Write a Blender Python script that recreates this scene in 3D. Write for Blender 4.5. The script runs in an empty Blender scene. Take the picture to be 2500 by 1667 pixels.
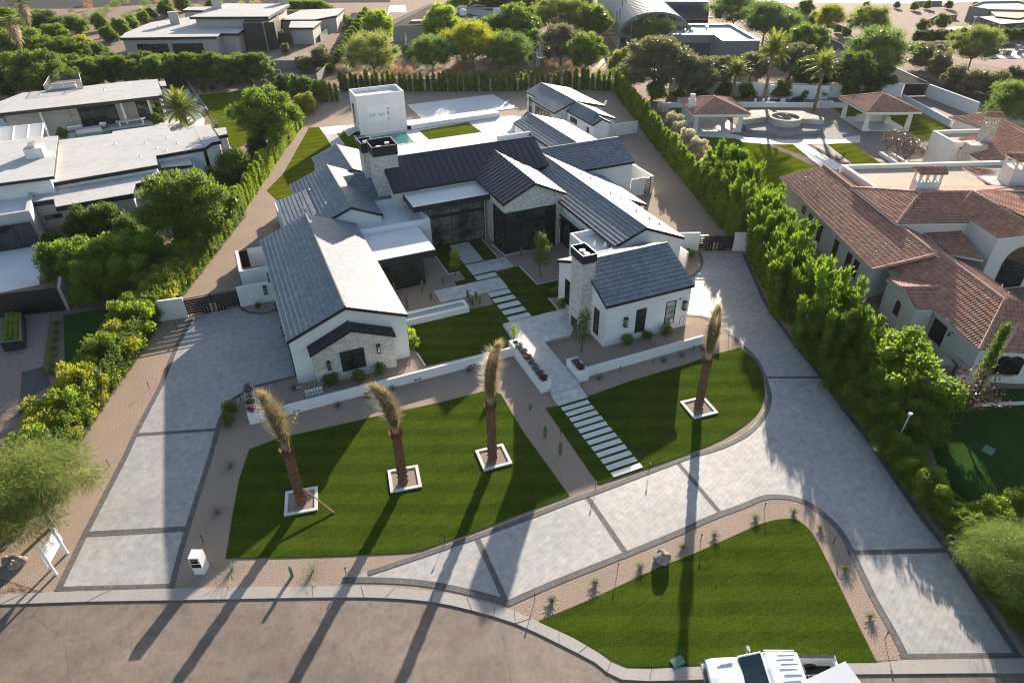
import bpy, math, random
import numpy as np
from mathutils import Vector, Matrix
random.seed(11); RNG = np.random.default_rng(5)
R = math.radians
# ---------------------------------------------------------------- camera
CAM = np.array([0.0, 0.0, 30.0]); FPX = 1609.33
M = np.array([[0.91783148, -0.23290229, 0.32146836], [-0.39686282, -0.51950678, 0.7567117], [-0.0092349, -0.82211266, -0.56924994]])
cd = bpy.data.cameras.new("camera"); cam = bpy.data.objects.new("camera", cd)
bpy.context.scene.collection.objects.link(cam); bpy.context.scene.camera = cam
mw = Matrix.Identity(4)
for i in range(3):
    mw[i][0] = M[i][0]; mw[i][1] = -M[i][1]; mw[i][2] = -M[i][2]; mw[i][3] = CAM[i]
cam.matrix_world = mw
cd.sensor_width = 36.0; cd.lens = 36 * FPX / 2500; cd.clip_start = 0.5; cd.clip_end = 4000
# ---------------------------------------------------------------- world, sun, exposure
SUN_EL, SUN_AZ = R(15.3), R(38.7)
w = bpy.data.worlds.new("World"); bpy.context.scene.world = w; w.use_nodes = True
nt = w.node_tree; bg = nt.nodes["Background"]
sky = nt.nodes.new("ShaderNodeTexSky"); sky.sky_type = 'NISHITA'; sky.sun_disc = False
sky.sun_elevation = SUN_EL; sky.sun_rotation = SUN_AZ; sky.air_density = 1.0; sky.dust_density = 1.0; sky.ozone_density = 1.0
nt.links.new(sky.outputs[0], bg.inputs[0]); bg.inputs[1].default_value = 0.088
sl = bpy.data.lights.new("sun", 'SUN'); sl.energy = 5.0; sl.angle = R(0.5); sl.color = (1.0, 0.885, 0.74)
so = bpy.data.objects.new("sun", sl); bpy.context.scene.collection.objects.link(so)
sd = Vector((math.sin(SUN_AZ) * math.cos(SUN_EL), math.cos(SUN_AZ) * math.cos(SUN_EL), math.sin(SUN_EL)))
so.rotation_euler = sd.to_track_quat('Z', 'Y').to_euler(); so.location = (60, 80, 60)
sc = bpy.context.scene
sc.view_settings.view_transform = 'Standard'; sc.view_settings.look = 'None'; sc.view_settings.gamma = 1; sc.view_settings.exposure = 1.42
sc.render.engine = 'CYCLES'; sc.cycles.max_bounces = 6; sc.cycles.diffuse_bounces = 3; sc.cycles.glossy_bounces = 2
sc.cycles.transmission_bounces = 4; sc.cycles.transparent_max_bounces = 6; sc.cycles.use_denoising = True; sc.cycles.filter_width = 1.1; sc.cycles.caustics_reflective = False
COL = sc.collection
# ---------------------------------------------------------------- survey helper: photo measurement -> real place on the plane z
CR = dict(P=(0, 0, 1), F=(0, 0, 0.9408), R1=(0, 0, 2.82), R2=(833, 0, 2.82), R3=(1666, 0, 2.82), R4=(0, 500, 2.82), C1=(600, 400, 3.92), C2=(1150, 350, 3.92),
          C3=(600, 700, 3.36), C4=(1200, 650, 3.36), B1=(0, 1111, 2.82), B2=(833, 1111, 2.82), B3=(1666, 1111, 2.82), B4=(1666, 600, 2.82),
          D1=(0, 350, 3.357), D2=(1600, 200, 4.704), D3=(2000, 250, 4.704), D4=(1900, 500, 3.92), E1=(750, 180, 4.704), E2=(1200, 180, 5.88),
          E3=(0, 150, 3.92), E4=(250, 0, 3.92), E5=(1400, 0, 3.92), E6=(1900, 0, 3.92), H3=(0, 700, 5.227), H5=(2200, 600, 2.413), H6=(750, 220, 4.704),
          H7=(850, 0, 3.92), H8=(0, 0, 5.88))
def g(c, x, y, z=0.0):
    x0, y0, s = CR[c]
    v = np.array([(x0 + x / s - 1250) / FPX, (y0 + y / s - 833.5) / FPX, 1.0]); wv = M @ v
    t = (z - CAM[2]) / wv[2]; q = CAM + wv * t
    return Vector((q[0], q[1], z))
def gs(c, pts, z=0.0): return [g(c, a, b, z) for a, b in pts]
def smooth(pts, closed=False, n=4):
    """Catmull-Rom through points"""
    out = []; N = len(pts); rng = N if closed else N - 1
    for i in range(rng):
        p0 = pts[(i - 1) % N] if closed or i > 0 else pts[0]; p1 = pts[i]; p2 = pts[(i + 1) % N]
        p3 = pts[(i + 2) % N] if closed or i + 2 < N else pts[-1]
        for k in range(n):
            t = k / n
            out.append(0.5 * ((2 * p1) + (p2 - p0) * t + (2 * p0 - 5 * p1 + 4 * p2 - p3) * t * t + (3 * p1 - p0 - 3 * p2 + p3) * t ** 3))
    if not closed: out.append(pts[-1].copy())
    return out
# ---------------------------------------------------------------- object helpers
def tag(o, label=None, cat=None, group=None, kind=None):
    if label: o["label"] = label
    if cat: o["category"] = cat
    if group: o["group"] = group
    if kind: o["kind"] = kind
    return o
def wloc(o):
    v = Vector((0, 0, 0))
    while o: v += o.location; o = o.parent
    return v
def thing(name, label, cat, loc=(0, 0, 0), group=None):
    o = bpy.data.objects.new(name, None); o.empty_display_size = 0.3; COL.objects.link(o); o.location = loc
    return tag(o, label, cat, group)
def copy_tree(o, loc=None, rz=None, s=None, label=None, parent=None, group=None):
    c = o.copy(); COL.objects.link(c)
    if parent: c.parent = parent
    else:
        if loc is not None: c.location = loc
        if rz is not None: c.rotation_euler = (0, 0, rz)
        if s is not None: c.scale = (s, s, s) if not hasattr(s, '__len__') else s
        if label: c["label"] = label
        if group: c["group"] = group
    for ch in list(o.children):
        copy_tree(ch, parent=c)
    return c
class MB:
    def __init__(s): s.v = []; s.f = []; s.uv = []; s.has_uv = False
    def face(s, pts, uv=None):
        b = len(s.v); s.v += [tuple(p) for p in pts]; s.f.append(tuple(range(b, b + len(pts))))
        s.uv += list(uv) if uv else [(0, 0)] * len(pts)
        if uv: s.has_uv = True
        return s
    def box(s, x0, y0, z0, x1, y1, z1):
        if x0 > x1: x0, x1 = x1, x0
        if y0 > y1: y0, y1 = y1, y0
        return s.prism([(x0, y0), (x1, y0), (x1, y1), (x0, y1)], z0, z1)
    def prism(s, poly, z0, z1, bottom=True):
        p = [(a[0], a[1]) for a in poly]
        ar = sum(p[i][0] * p[(i + 1) % len(p)][1] - p[(i + 1) % len(p)][0] * p[i][1] for i in range(len(p)))
        if ar < 0: p = p[::-1]
        zz0 = z0 if hasattr(z0, '__len__') else [z0] * len(p); zz1 = [z1] * len(p)
        n = len(p)
        s.face([(a[0], a[1], z1) for a in p])
        if bottom: s.face([(a[0], a[1], z) for a, z in zip(p, zz0)][::-1])
        for i in range(n):
            j = (i + 1) % n
            s.face([(*p[i], zz0[i]), (*p[j], zz0[j]), (*p[j], z1), (*p[i], z1)])
        return s
    def obox(s, c, sx, sy, sz, rz=0.0, rx=0.0, ry=0.0):
        m = Matrix.Rotation(rz, 3, 'Z') @ Matrix.Rotation(ry, 3, 'Y') @ Matrix.Rotation(rx, 3, 'X'); c = Vector(c)
        P = [c + m @ Vector((a * sx / 2, b * sy / 2, d * sz / 2)) for d in (-1, 1) for a, b in ((-1, -1), (1, -1), (1, 1), (-1, 1))]
        for q in ((3, 2, 1, 0), (4, 5, 6, 7), (0, 1, 5, 4), (1, 2, 6, 5), (2, 3, 7, 6), (3, 0, 4, 7)): s.face([P[k] for k in q])
        return s
    def tube(s, pts, rs, n=6, caps=True):
        pts = [Vector(p) for p in pts]
        if not hasattr(rs, '__len__'): rs = [rs] * len(pts)
        rings = []
        for i, p in enumerate(pts):
            d = (pts[min(i + 1, len(pts) - 1)] - pts[max(i - 1, 0)])
            if d.length < 1e-6: d = Vector((0, 0, 1))
            d.normalize(); a = d.cross(Vector((0.13, 0.97, 0.2) if abs(d.z) > .9 else (0, 0, 1))).normalized(); b = d.cross(a)
            rings.append([p + (a * math.cos(6.2832 * k / n) + b * math.sin(6.2832 * k / n)) * rs[i] for k in range(n)])
        base = len(s.v)
        for r in rings: s.v += [tuple(q) for q in r]
        for i in range(len(rings) - 1):
            for k in range(n):
                k2 = (k + 1) % n
                s.f.append((base + i * n + k, base + (i + 1) * n + k, base + (i + 1) * n + k2, base + i * n + k2)); s.uv += [(0, 0)] * 4
        if caps:
            s.face(rings[0]); s.face(rings[-1][::-1])
        return s
    def lathe(s, c, prof, n=16):
        base = len(s.v)
        for r, z in prof:
            for k in range(n): s.v.append((c[0] + r * math.cos(6.2832 * k / n), c[1] + r * math.sin(6.2832 * k / n), c[2] + z))
        for i in range(len(prof) - 1):
            for k in range(n):
                k2 = (k + 1) % n; s.f.append((base + i * n + k, base + i * n + k2, base + (i + 1) * n + k2, base + (i + 1) * n + k)); s.uv += [(0, 0)] * 4
        return s
    def arrays(s, V, F):
        b = len(s.v); s.v += [tuple(x) for x in V.tolist()]
        for f in F: s.f.append(tuple(int(i) + b for i in f)); s.uv += [(0, 0)] * len(f)
        return s
    def build(s, name, mat, parent=None, loc=None, label=None, cat=None, group=None, kind=None, smooth=False, base=True):
        me = bpy.data.meshes.new(name)
        if not s.v: s.v = [(0, 0, 0)]
        V = np.array(s.v, dtype=np.float64)
        if parent is not None: off = np.array(wloc(parent)); ol = (0, 0, 0)
        elif loc is not None: off = np.array(loc, dtype=float); ol = tuple(loc)
        elif base:
            off = np.array([(V[:, 0].min() + V[:, 0].max()) / 2, (V[:, 1].min() + V[:, 1].max()) / 2, V[:, 2].min()]); ol = tuple(off)
        else: off = np.zeros(3); ol = (0, 0, 0)
        me.from_pydata((V - off).tolist(), [], s.f)
        if s.has_uv:
            uvl = me.uv_layers.new(name="UVMap"); uvl.data.foreach_set("uv", np.array(s.uv, dtype=np.float32).ravel())
        if smooth: me.polygons.foreach_set("use_smooth", [True] * len(me.polygons))
        me.materials.append(mat); me.update()
        o = bpy.data.objects.new(name, me); COL.objects.link(o); o.location = ol
        if parent is not None: o.parent = parent
        return tag(o, label, cat, group, kind)
def clip(poly, nrm, d):
    """keep the side where nrm.p >= d ; poly list of (u,v)"""
    out = []; n = len(poly)
    for i in range(n):
        a = poly[i]; b = poly[(i + 1) % n]; da = a[0] * nrm[0] + a[1] * nrm[1] - d; db = b[0] * nrm[0] + b[1] * nrm[1] - d
        if da >= 0: out.append(a)
        if (da >= 0) != (db >= 0):
            t = da / (da - db); out.append((a[0] + (b[0] - a[0]) * t, a[1] + (b[1] - a[1]) * t))
    return out
def tri(poly):
    from mathutils.geometry import tessellate_polygon
    return tessellate_polygon([[Vector((p[0], p[1], 0)) for p in poly]])
def sheet(name, poly, z, mat, label=None, cat=None, kind='structure', thick=0.0, parent=None, group=None):
    mb = MB(); p = [(a[0], a[1]) for a in poly]
    for t in tri(p):
        q = [p[i] for i in t]
        if (q[1][0] - q[0][0]) * (q[2][1] - q[0][1]) - (q[2][0] - q[0][0]) * (q[1][1] - q[0][1]) < 0: q = q[::-1]
        mb.face([(a[0], a[1], z) for a in q])
    if thick:
        ar = sum(p[i][0] * p[(i + 1) % len(p)][1] - p[(i + 1) % len(p)][0] * p[i][1] for i in range(len(p)))
        if ar < 0: p = p[::-1]
        for i in range(len(p)):
            j = (i + 1) % len(p); mb.face([(*p[i], z - thick), (*p[j], z - thick), (*p[j], z), (*p[i], z)])
    return mb.build(name, mat, parent=parent, label=label, cat=cat, kind=kind, group=group, base=(cat is not None))
def ribbon_pts(pts, w0, w1):
    """offset a polyline to the left by w0..w1"""
    L, Rr = [], []
    for i, p in enumerate(pts):
        d = Vector(pts[min(i + 1, len(pts) - 1)]) - Vector(pts[max(i - 1, 0)]); d.z = 0; d.normalize(); nn = Vector((-d.y, d.x, 0))
        L.append(Vector(p) + nn * w0); Rr.append(Vector(p) + nn * w1)
    return L, Rr
def ribbon(mb, pts, w0, w1, z, thick=0.0):
    L, Rr = ribbon_pts(pts, w0, w1); acc = 0
    for i in range(len(L) - 1):
        dl = (Vector(pts[i + 1]) - Vector(pts[i])).length
        q = [(L[i].x, L[i].y, z), (L[i + 1].x, L[i + 1].y, z), (Rr[i + 1].x, Rr[i + 1].y, z), (Rr[i].x, Rr[i].y, z)]
        uv = [(acc, w0), (acc + dl, w0), (acc + dl, w1), (acc, w1)]
        if w1 > w0: q = q[::-1][-1:] + q[::-1][:-1]; uv = uv[::-1][-1:] + uv[::-1][:-1]
        a, b, c = Vector(q[0]), Vector(q[1]), Vector(q[2])
        if (b - a).cross(c - a).z < 0: q = q[::-1]; uv = uv[::-1]
        mb.face(q, uv)
        if thick:
            for S in (L, Rr): mb.face([(S[i].x, S[i].y, z - thick), (S[i + 1].x, S[i + 1].y, z - thick), (S[i + 1].x, S[i + 1].y, z), (S[i].x, S[i].y, z)])
        acc += dl
    return mb
# ---------------------------------------------------------------- materials
class NT:
    def __init__(s, name):
        s.m = bpy.data.materials.new(name); s.m.use_nodes = True; s.t = s.m.node_tree; s.n = s.t.nodes; s.b = s.n["Principled BSDF"]
    def new(s, typ, **kw):
        nd = s.n.new(typ)
        for k, v in kw.items():
            if k in nd.inputs.keys(): nd.inputs[k].default_value = v
            else: setattr(nd, k, v)
        return nd
    def link(s, a, b): s.t.links.new(a, b)
    def pos(s, scale=None, rz=0.0):
        gm = s.new("ShaderNodeNewGeometry"); o = gm.outputs["Position"]
        if scale or rz:
            mp = s.new("ShaderNodeMapping"); s.link(o, mp.inputs[0])
            if scale: mp.inputs["Scale"].default_value = scale
            mp.inputs["Rotation"].default_value = (0, 0, rz); o = mp.outputs[0]
        return o
    def noise(s, vec, scale, detail=4, rough=.55):
        nd = s.new("ShaderNodeTexNoise"); nd.inputs["Scale"].default_value = scale; nd.inputs["Detail"].default_value = detail; nd.inputs["Roughness"].default_value = rough
        s.link(vec, nd.inputs["Vector"]); return nd.outputs["Fac"]
    def ramp(s, fac, stops):
        r = s.new("ShaderNodeValToRGB"); e = r.color_ramp.elements
        while len(e) < len(stops): e.new(.5)
        for k, (p, c) in enumerate(stops): e[k].position = p; e[k].color = (*c, 1)
        s.link(fac, r.inputs[0]); return r.outputs[0]
    def mix(s, fac, a, b, mode='MIX'):
        m = s.new("ShaderNodeMix"); m.data_type = 'RGBA'; m.blend_type = mode
        for sock, v in ((m.inputs[0], fac), (m.inputs[6], a), (m.inputs[7], b)):
            if hasattr(v, 'is_output'): s.link(v, sock)
            elif isinstance(v, (int, float)): sock.default_value = v
            else: sock.default_value = (*v, 1)
        return m.outputs[2]
    def bump(s, h, dist, strength=1.0):
        b = s.new("ShaderNodeBump"); b.inputs["Distance"].default_value = dist; b.inputs["Strength"].default_value = strength
        s.link(h, b.inputs["Height"]); s.link(b.outputs[0], s.b.inputs["Normal"]); return b
    def fin(s, col, rough=.8, spec=.3, metal=0.0):
        if hasattr(col, 'is_output'): s.link(col, s.b.inputs["Base Color"])
        else: s.b.inputs["Base Color"].default_value = (*col, 1)
        s.b.inputs["Roughness"].default_value = rough; s.b.inputs["Specular IOR Level"].default_value = spec; s.b.inputs["Metallic"].default_value = metal
        return s.m
def flat(name, c, rough=.7, spec=.3, metal=0, var=.08, vs=1.5, bump=0.0, bs=20):
    t = NT(name); p = t.pos(); n = t.noise(p, vs)
    lo = tuple(x * (1 - var) for x in c); hi = tuple(min(1, x * (1 + var)) for x in c)
    col = t.ramp(n, [(.3, lo), (.7, hi)])
    if bump: t.bump(t.noise(p, bs, 3), bump)
    return t.fin(col, rough, spec, metal)
def two(name, cols, s1, s2, bump, bs, rough=.9, streak=None, spec=.2):
    """cols: list of 3 (dark, mid, light); s1 coarse noise, s2 fine noise"""
    t = NT(name); p = t.pos(); a = t.noise(p, s1, 5); b = t.noise(p if not streak else t.pos(scale=streak), s2, 4, .6)
    c1 = t.ramp(b, [(.25, cols[0]), (.5, cols[1]), (.75, cols[2])])
    c2 = t.ramp(a, [(.3, tuple(x * .82 for x in cols[1])), (.7, tuple(min(1, x * 1.12) for x in cols[1]))])
    col = t.mix(.4, c1, c2); t.bump(t.noise(p, bs, 3, .65), bump); return t.fin(col, rough, spec)
def bricky(name, c1, c2, mortar, bw, bh, msize, rot=0.0, bumpd=.01, wall=False, rough=.8, var=None, uv=False, spec=.3, offset=.5, squash=1.0, sf=2):
    t = NT(name)
    if uv:
        tc = t.new("ShaderNodeUVMap"); v = tc.outputs[0]
    elif wall:
        gm = t.new("ShaderNodeNewGeometry"); sp = t.new("ShaderNodeSeparateXYZ"); t.link(gm.outputs["Position"], sp.inputs[0])
        ad = t.new("ShaderNodeMath", operation='ADD'); t.link(sp.outputs[0], ad.inputs[0]); t.link(sp.outputs[1], ad.inputs[1])
        cb = t.new("ShaderNodeCombineXYZ"); t.link(ad.outputs[0], cb.inputs[0]); t.link(sp.outputs[2], cb.inputs[1]); v = cb.outputs[0]
    else: v = t.pos(rz=rot)
    br = t.new("ShaderNodeTexBrick"); t.link(v, br.inputs["Vector"]); br.offset = offset; br.squash = squash; br.squash_frequency = sf
    for k, x in (("Scale", 1.0), ("Mortar Size", msize), ("Mortar Smooth", .3), ("Bias", 0.0), ("Brick Width", bw), ("Row Height", bh)): br.inputs[k].default_value = x
    br.inputs["Color1"].default_value = (*c1, 1); br.inputs["Color2"].default_value = (*c2, 1); br.inputs["Mortar"].default_value = (*mortar, 1)
    n = t.noise(t.pos(), 3.0 if var is None else var, 6, .6); sh = t.ramp(n, [(.25, (.72, .72, .72)), (.75, (1.15, 1.15, 1.15))])
    big = t.ramp(t.noise(t.pos(), .25, 3), [(.3, (.88, .88, .88)), (.7, (1.08, 1.07, 1.05))])
    col = t.mix(1.0, t.mix(1.0, br.outputs["Color"], sh, 'MULTIPLY'), big, 'MULTIPLY')
    ml = t.new("ShaderNodeMath", operation='MULTIPLY'); t.link(br.outputs["Fac"], ml.inputs[0]); ml.inputs[1].default_value = -1.0
    ad2 = t.new("ShaderNodeMath", operation='MULTIPLY_ADD'); t.link(t.noise(t.pos(), 30, 3), ad2.inputs[0]); ad2.inputs[1].default_value = .35; t.link(ml.outputs[0], ad2.inputs[2])
    t.bump(ad2.outputs[0], bumpd); return t.fin(col, rough, spec)
def leafm(name, c1, c2, c3=None, trans=.4, rough=.5, gloss=.25, cs=.9):
    K_ = (1.5, 1.28, 1.45); c1, c2 = tuple(x * q for x, q in zip(c1, K_)), tuple(x * q for x, q in zip(c2, K_)); c3 = tuple(min(.8, x * q * 1.1) for x, q in zip(c3, K_)) if c3 else None; trans = min(.62, trans + .15)
    t = NT(name); p = t.pos(); n = t.noise(p, cs, 3)
    oi = t.new("ShaderNodeObjectInfo")
    st = [(.3, c1), (.62, c2)] + ([(.85, c3)] if c3 else [])
    col = t.ramp(n, st); fine = t.ramp(t.noise(p, 9, 2), [(.3, (.7, .75, .7)), (.7, (1.25, 1.2, 1.2))]); col = t.mix(1.0, col, fine, 'MULTIPLY')
    rr = t.ramp(oi.outputs["Random"], [(0, (.82, .86, .85)), (1, (1.15, 1.1, 1.05))]); col = t.mix(1.0, col, rr, 'MULTIPLY')
    t.fin(col, rough, gloss); tr = t.new("ShaderNodeBsdfTranslucent"); t.link(t.mix(1.0, col, (1.5, 1.5, .9), 'MULTIPLY'), tr.inputs[0])
    ms = t.new("ShaderNodeMixShader"); ms.inputs[0].default_value = trans; out = t.n["Material Output"]
    t.link(t.b.outputs[0], ms.inputs[1]); t.link(tr.outputs[0], ms.inputs[2]); t.link(ms.outputs[0], out.inputs[0]); return t.m
def grass(name, c1, c2, stripe=None, w=1.6):
    t = NT(name); p = t.pos(); a = t.noise(p, .35, 5); b = t.noise(t.pos(scale=(1, 2.2, 1), rz=.5), 9, 5, .7)
    streak = t.ramp(t.noise(t.pos(scale=(.5, 3.2, 1), rz=-.15), 1.6, 5, .7), [(.3, (.72, .76, .75)), (.55, (1.0, 1.0, 1.0)), (.75, (1.3, 1.22, 1.1))]); f = t.ramp(b, [(.3, tuple(x * .5 for x in c1)), (.55, c1), (.75, c2)]); col = t.mix(1.0, f, t.ramp(a, [(.3, (.8, .85, .8)), (.7, (1.18, 1.12, 1.1))]), 'MULTIPLY')
    col = t.mix(1.0, col, streak, 'MULTIPLY')
    if stripe is not None:
        wv = t.new("ShaderNodeTexWave"); wv.inputs["Scale"].default_value = 1 / w; wv.inputs["Distortion"].default_value = .6; wv.inputs["Detail"].default_value = 2
        t.link(t.pos(rz=stripe), wv.inputs["Vector"]); col = t.mix(1.0, col, t.ramp(wv.outputs["Fac"], [(.35, (.86, .88, .86)), (.65, (1.1, 1.08, 1.05))]), 'MULTIPLY')
    t.bump(t.noise(t.pos(scale=(1, 1.7, 1), rz=.5), 26, 4, .7), .07, 1.0); return t.fin(col, 1.0, .0)
MT = {}
MT['stucco'] = flat('white_stucco', (.74, .73, .715), .85, .2, var=.055, vs=.7, bump=.004, bs=35)
MT['stucco2'] = flat('cream_stucco', (.66, .64, .60), .85, .2, var=.04, bump=.004, bs=35)
MT['stuccog'] = flat('warm_grey_stucco', (.44, .41, .375), .85, .2, var=.05, bump=.004, bs=35)
MT['greyblock'] = flat('grey_block_wall', (.22, .21, .20), .85, .2, var=.06, bump=.004, bs=20)
MT['whiteroof'] = two('white_membrane_roof', [(.66, .64, .62), (.74, .73, .71), (.79, .785, .77)], .3, 2.5, .004, 12, .75)
MT['whiteroof2'] = two('weathered_white_roof', [(.40, .37, .34), (.52, .495, .475), (.56, .545, .535)], .22, 1.2, .004, 8, .8)
MT['fascia'] = flat('black_fascia', (.018, .018, .02), .45, .4, var=.1)
MT['frame'] = flat('black_metal_frame', (.012, .012, .013), .4, .4)
MT['metalroof'] = flat('black_standing_seam', (.024, .029, .039), .42, .5, var=.1, vs=.8)
MT['steel'] = flat('galvanised_metal', (.55, .55, .56), .35, .5, metal=.8)
MT['whitepaint'] = flat('white_paint', (.78, .78, .77), .4, .4, var=.02)
MT['tile'] = bricky('slate_grey_roof_tile', (.16, .185, .215), (.21, .235, .265), (.05, .058, .07), .33, .40, .012, uv=True, bumpd=.01, rough=.6, var=2.0, spec=.42, offset=.5)
MT['capstone'] = flat('grey_ridge_cap', (.20, .21, .22), .6, .3, var=.15, vs=4)
MT['clay'] = bricky('clay_barrel_tile', (.46, .20, .135), (.56, .30, .205), (.16, .07, .05), .25, .42, .006, uv=True, bumpd=.006, rough=.8, var=1.4, offset=0)
MT['claycap'] = flat('clay_ridge_tile', (.50, .30, .22), .8, .2, var=.25, vs=3)
MT['browntile'] = bricky('dark_brown_roof_tile', (.13, .095, .085), (.165, .12, .105), (.06, .045, .04), .3, .4, .02, uv=True, bumpd=.02, rough=.8, var=1.5, offset=0)
MT['tanroof'] = two('tan_foam_roof', [(.38, .31, .23), (.46, .375, .28), (.50, .41, .31)], .3, 1.5, .01, 8, .85)
MT['stone'] = bricky('white_limestone_veneer', (.72, .70, .66), (.55, .525, .49), (.46, .44, .41), .46, .19, .012, wall=True, bumpd=.03, rough=.85, var=3.5, squash=.6, sf=3)
MT['rubble'] = bricky('rough_tan_stone', (.66, .62, .55), (.48, .43, .37), (.5, .47, .42), .3, .2, .04, wall=True, bumpd=.05, rough=.9, squash=.7)
MT['paver'] = bricky('grey_concrete_paver', (.42, .393, .376), (.378, .356, .342), (.28, .268, .258), .50, .27, .007, rot=R(-24), bumpd=.006, rough=.62, spec=.5, var=2.2, squash=.62, sf=2, offset=.42)
MT['paverb'] = bricky('charcoal_border_paver', (.115, .105, .102), (.15, .14, .135), (.06, .06, .06), .3, .3, .012, uv=True, bumpd=.008, rough=.75, var=3)
MT['tan_paver'] = bricky('tan_courtyard_paver', (.30, .235, .19), (.25, .195, .16), (.15, .12, .10), .4, .2, .01, bumpd=.008, rough=.8)
MT['travertine'] = bricky('travertine_paving', (.66, .63, .59), (.56, .53, .49), (.40, .38, .35), .6, .4, .006, bumpd=.003, rough=.55, var=1.8, squash=.66, sf=2)
MT['slab'] = two('travertine_slab', [(.50, .48, .45), (.62, .60, .57), (.68, .66, .63)], .8, 5, .003, 20, .55)
MT['concrete'] = two('kerb_concrete', [(.29, .26, .23), (.36, .325, .29), (.41, .375, .335)], .5, 8, .005, 40, .7, spec=.5)
MT['paleconc'] = two('pale_concrete_slab', [(.62, .60, .57), (.70, .68, .66), (.74, .73, .71)], .4, 5, .004, 25, .8)
MT['gravel'] = two('tan_decomposed_gravel', [(.15, .105, .078), (.35, .262, .20), (.52, .42, .335)], .35, 14, .05, 16, .95)
MT['gravel2'] = two('brown_gravel', [(.16, .115, .085), (.31, .235, .18), (.44, .35, .28)], .5, 12, .04, 14, .95)  # slightly darker mix than the yard gravel
MT['desert'] = two('desert_earth', [(.17, .115, .083), (.25, .17, .125), (.32, .23, .17)], .06, 1.2, .15, 1.5, .95)
MT['darkgravel'] = two('black_polished_gravel', [(.02, .022, .025), (.05, .052, .055), (.11, .11, .115)], .6, 10, .06, 9, .5)
MT['mulch'] = two('dark_soil', [(.05, .035, .028), (.09, .065, .05), (.13, .10, .08)], .6, 10, .04, 14, .95)
MT['grass'] = grass('lawn_grass', (.063, .100, .012), (.105, .152, .018), stripe=R(-66.6), w=5.2)
MT['grass2'] = grass('bright_lawn_grass', (.125, .155, .010), (.18, .215, .015), stripe=R(90), w=5.5)
MT['grassd'] = grass('soft_lawn_grass', (.045, .095, .022), (.07, .13, .03))
MT['tealwater'] = None
MT['bark'] = flat('tree_bark', (.13, .095, .07), .9, .1, var=.3, vs=5, bump=.02, bs=12)
MT['palebark'] = flat('pale_bark', (.26, .21, .16), .9, .1, var=.25, vs=5, bump=.02, bs=12)
MT['palmtrunk'] = flat('palm_trunk_boots', (.20, .10, .062), .9, .15, var=.5, vs=9, bump=.02, bs=14)
MT['palmgrey'] = flat('grey_palm_trunk', (.23, .165, .12), .9, .15, var=.35, vs=6, bump=.02, bs=10)
MT['rock'] = flat('boulder_rock', (.27, .23, .20), .9, .2, var=.3, vs=2.5, bump=.06, bs=4)
MT['wood'] = flat('timber', (.38, .22, .10), .7, .2, var=.2, vs=6)
MT['wicker'] = flat('wicker_grey', (.22, .19, .165), .8, .2, var=.2, vs=9)
MT['cushion'] = flat('white_cushion', (.72, .71, .69), .9, .1)
MT['brownrust'] = flat('rust_brown_steel', (.16, .065, .04), .7, .3)
MT['copper'] = flat('aged_metal_vault', (.26, .27, .24), .5, .5, metal=.3, var=.15, vs=.7)
MT['bluedark'] = flat('dark_blue_door', (.05, .065, .11), .4, .4)
MT['asphalt_far'] = flat('grey_lane_asphalt', (.10, .095, .092), 1.0, 0.0, var=.12, vs=.6, bump=.01, bs=20)  # base grey lowered to stand in for shade on the far road
MT['plate'] = flat('black_number_plate', (.015, .014, .015), .4, .4)
MT['plaster'] = two('grey_pool_plaster', [(.17, .16, .155), (.26, .245, .235), (.33, .31, .30)], .4, 3, .03, 8, .9)
MT['utility'] = flat('green_utility_plastic', (.10, .19, .15), .6, .3)
def m_asphalt():
    t = NT('street_asphalt'); p = t.pos(); a = t.noise(p, .16, 6, .6); b = t.noise(p, 1.1, 7, .65); c = t.noise(p, 60, 2, .7)
    base = t.ramp(a, [(.3, (.135, .100, .078)), (.5, (.198, .148, .115)), (.7, (.25, .188, .146))])
    col = t.mix(1.0, base, t.ramp(b, [(.3, (.74, .74, .74)), (.6, (1.1, 1.1, 1.1))]), 'MULTIPLY')
    vo = t.new("ShaderNodeTexVoronoi"); vo.inputs["Scale"].default_value = 1.1; t.link(p, vo.inputs["Vector"])
    n2 = t.noise(p, 5, 4); ad = t.new("ShaderNodeMath", operation='MULTIPLY_ADD'); t.link(n2, ad.inputs[0]); ad.inputs[1].default_value = .25; t.link(vo.outputs["Distance"], ad.inputs[2])
    sp = t.ramp(ad.outputs[0], [(.10, (.55, .55, .55)), (.16, (1, 1, 1))]); col = t.mix(.6, col, sp, 'MULTIPLY')
    col = t.mix(1.0, col, t.ramp(c, [(.3, (.82, .82, .82)), (.7, (1.16, 1.16, 1.16))]), 'MULTIPLY')
    ve = t.new("ShaderNodeTexVoronoi"); ve.feature = 'DISTANCE_TO_EDGE'; ve.inputs["Scale"].default_value = .13; wp = t.mix(.12, p, t.new("ShaderNodeTexNoise", Scale=.7).outputs["Color"]); t.link(p, ve.inputs["Vector"])
    sm = t.new("ShaderNodeMath", operation='ADD'); t.link(ve.outputs["Distance"], sm.inputs[0]); nz = t.new("ShaderNodeMath", operation='MULTIPLY'); t.link(t.noise(p, 1.6, 5, .7), nz.inputs[0]); nz.inputs[1].default_value = .035; t.link(nz.outputs[0], sm.inputs[1])
    col = t.mix(.55, col, t.ramp(sm.outputs[0], [(.017, (.45, .45, .45)), (.022, (1, 1, 1))]), 'MULTIPLY')
    col = t.mix(.7, col, t.ramp(t.noise(p, 4.2, 6, .75), [(.38, (.72, .70, .68)), (.5, (1, 1, 1)), (.66, (1.12, 1.1, 1.08))]), 'MULTIPLY')
    t.bump(c, .012); return t.fin(col, .68, .5)
MT['asphalt'] = m_asphalt()
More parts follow.
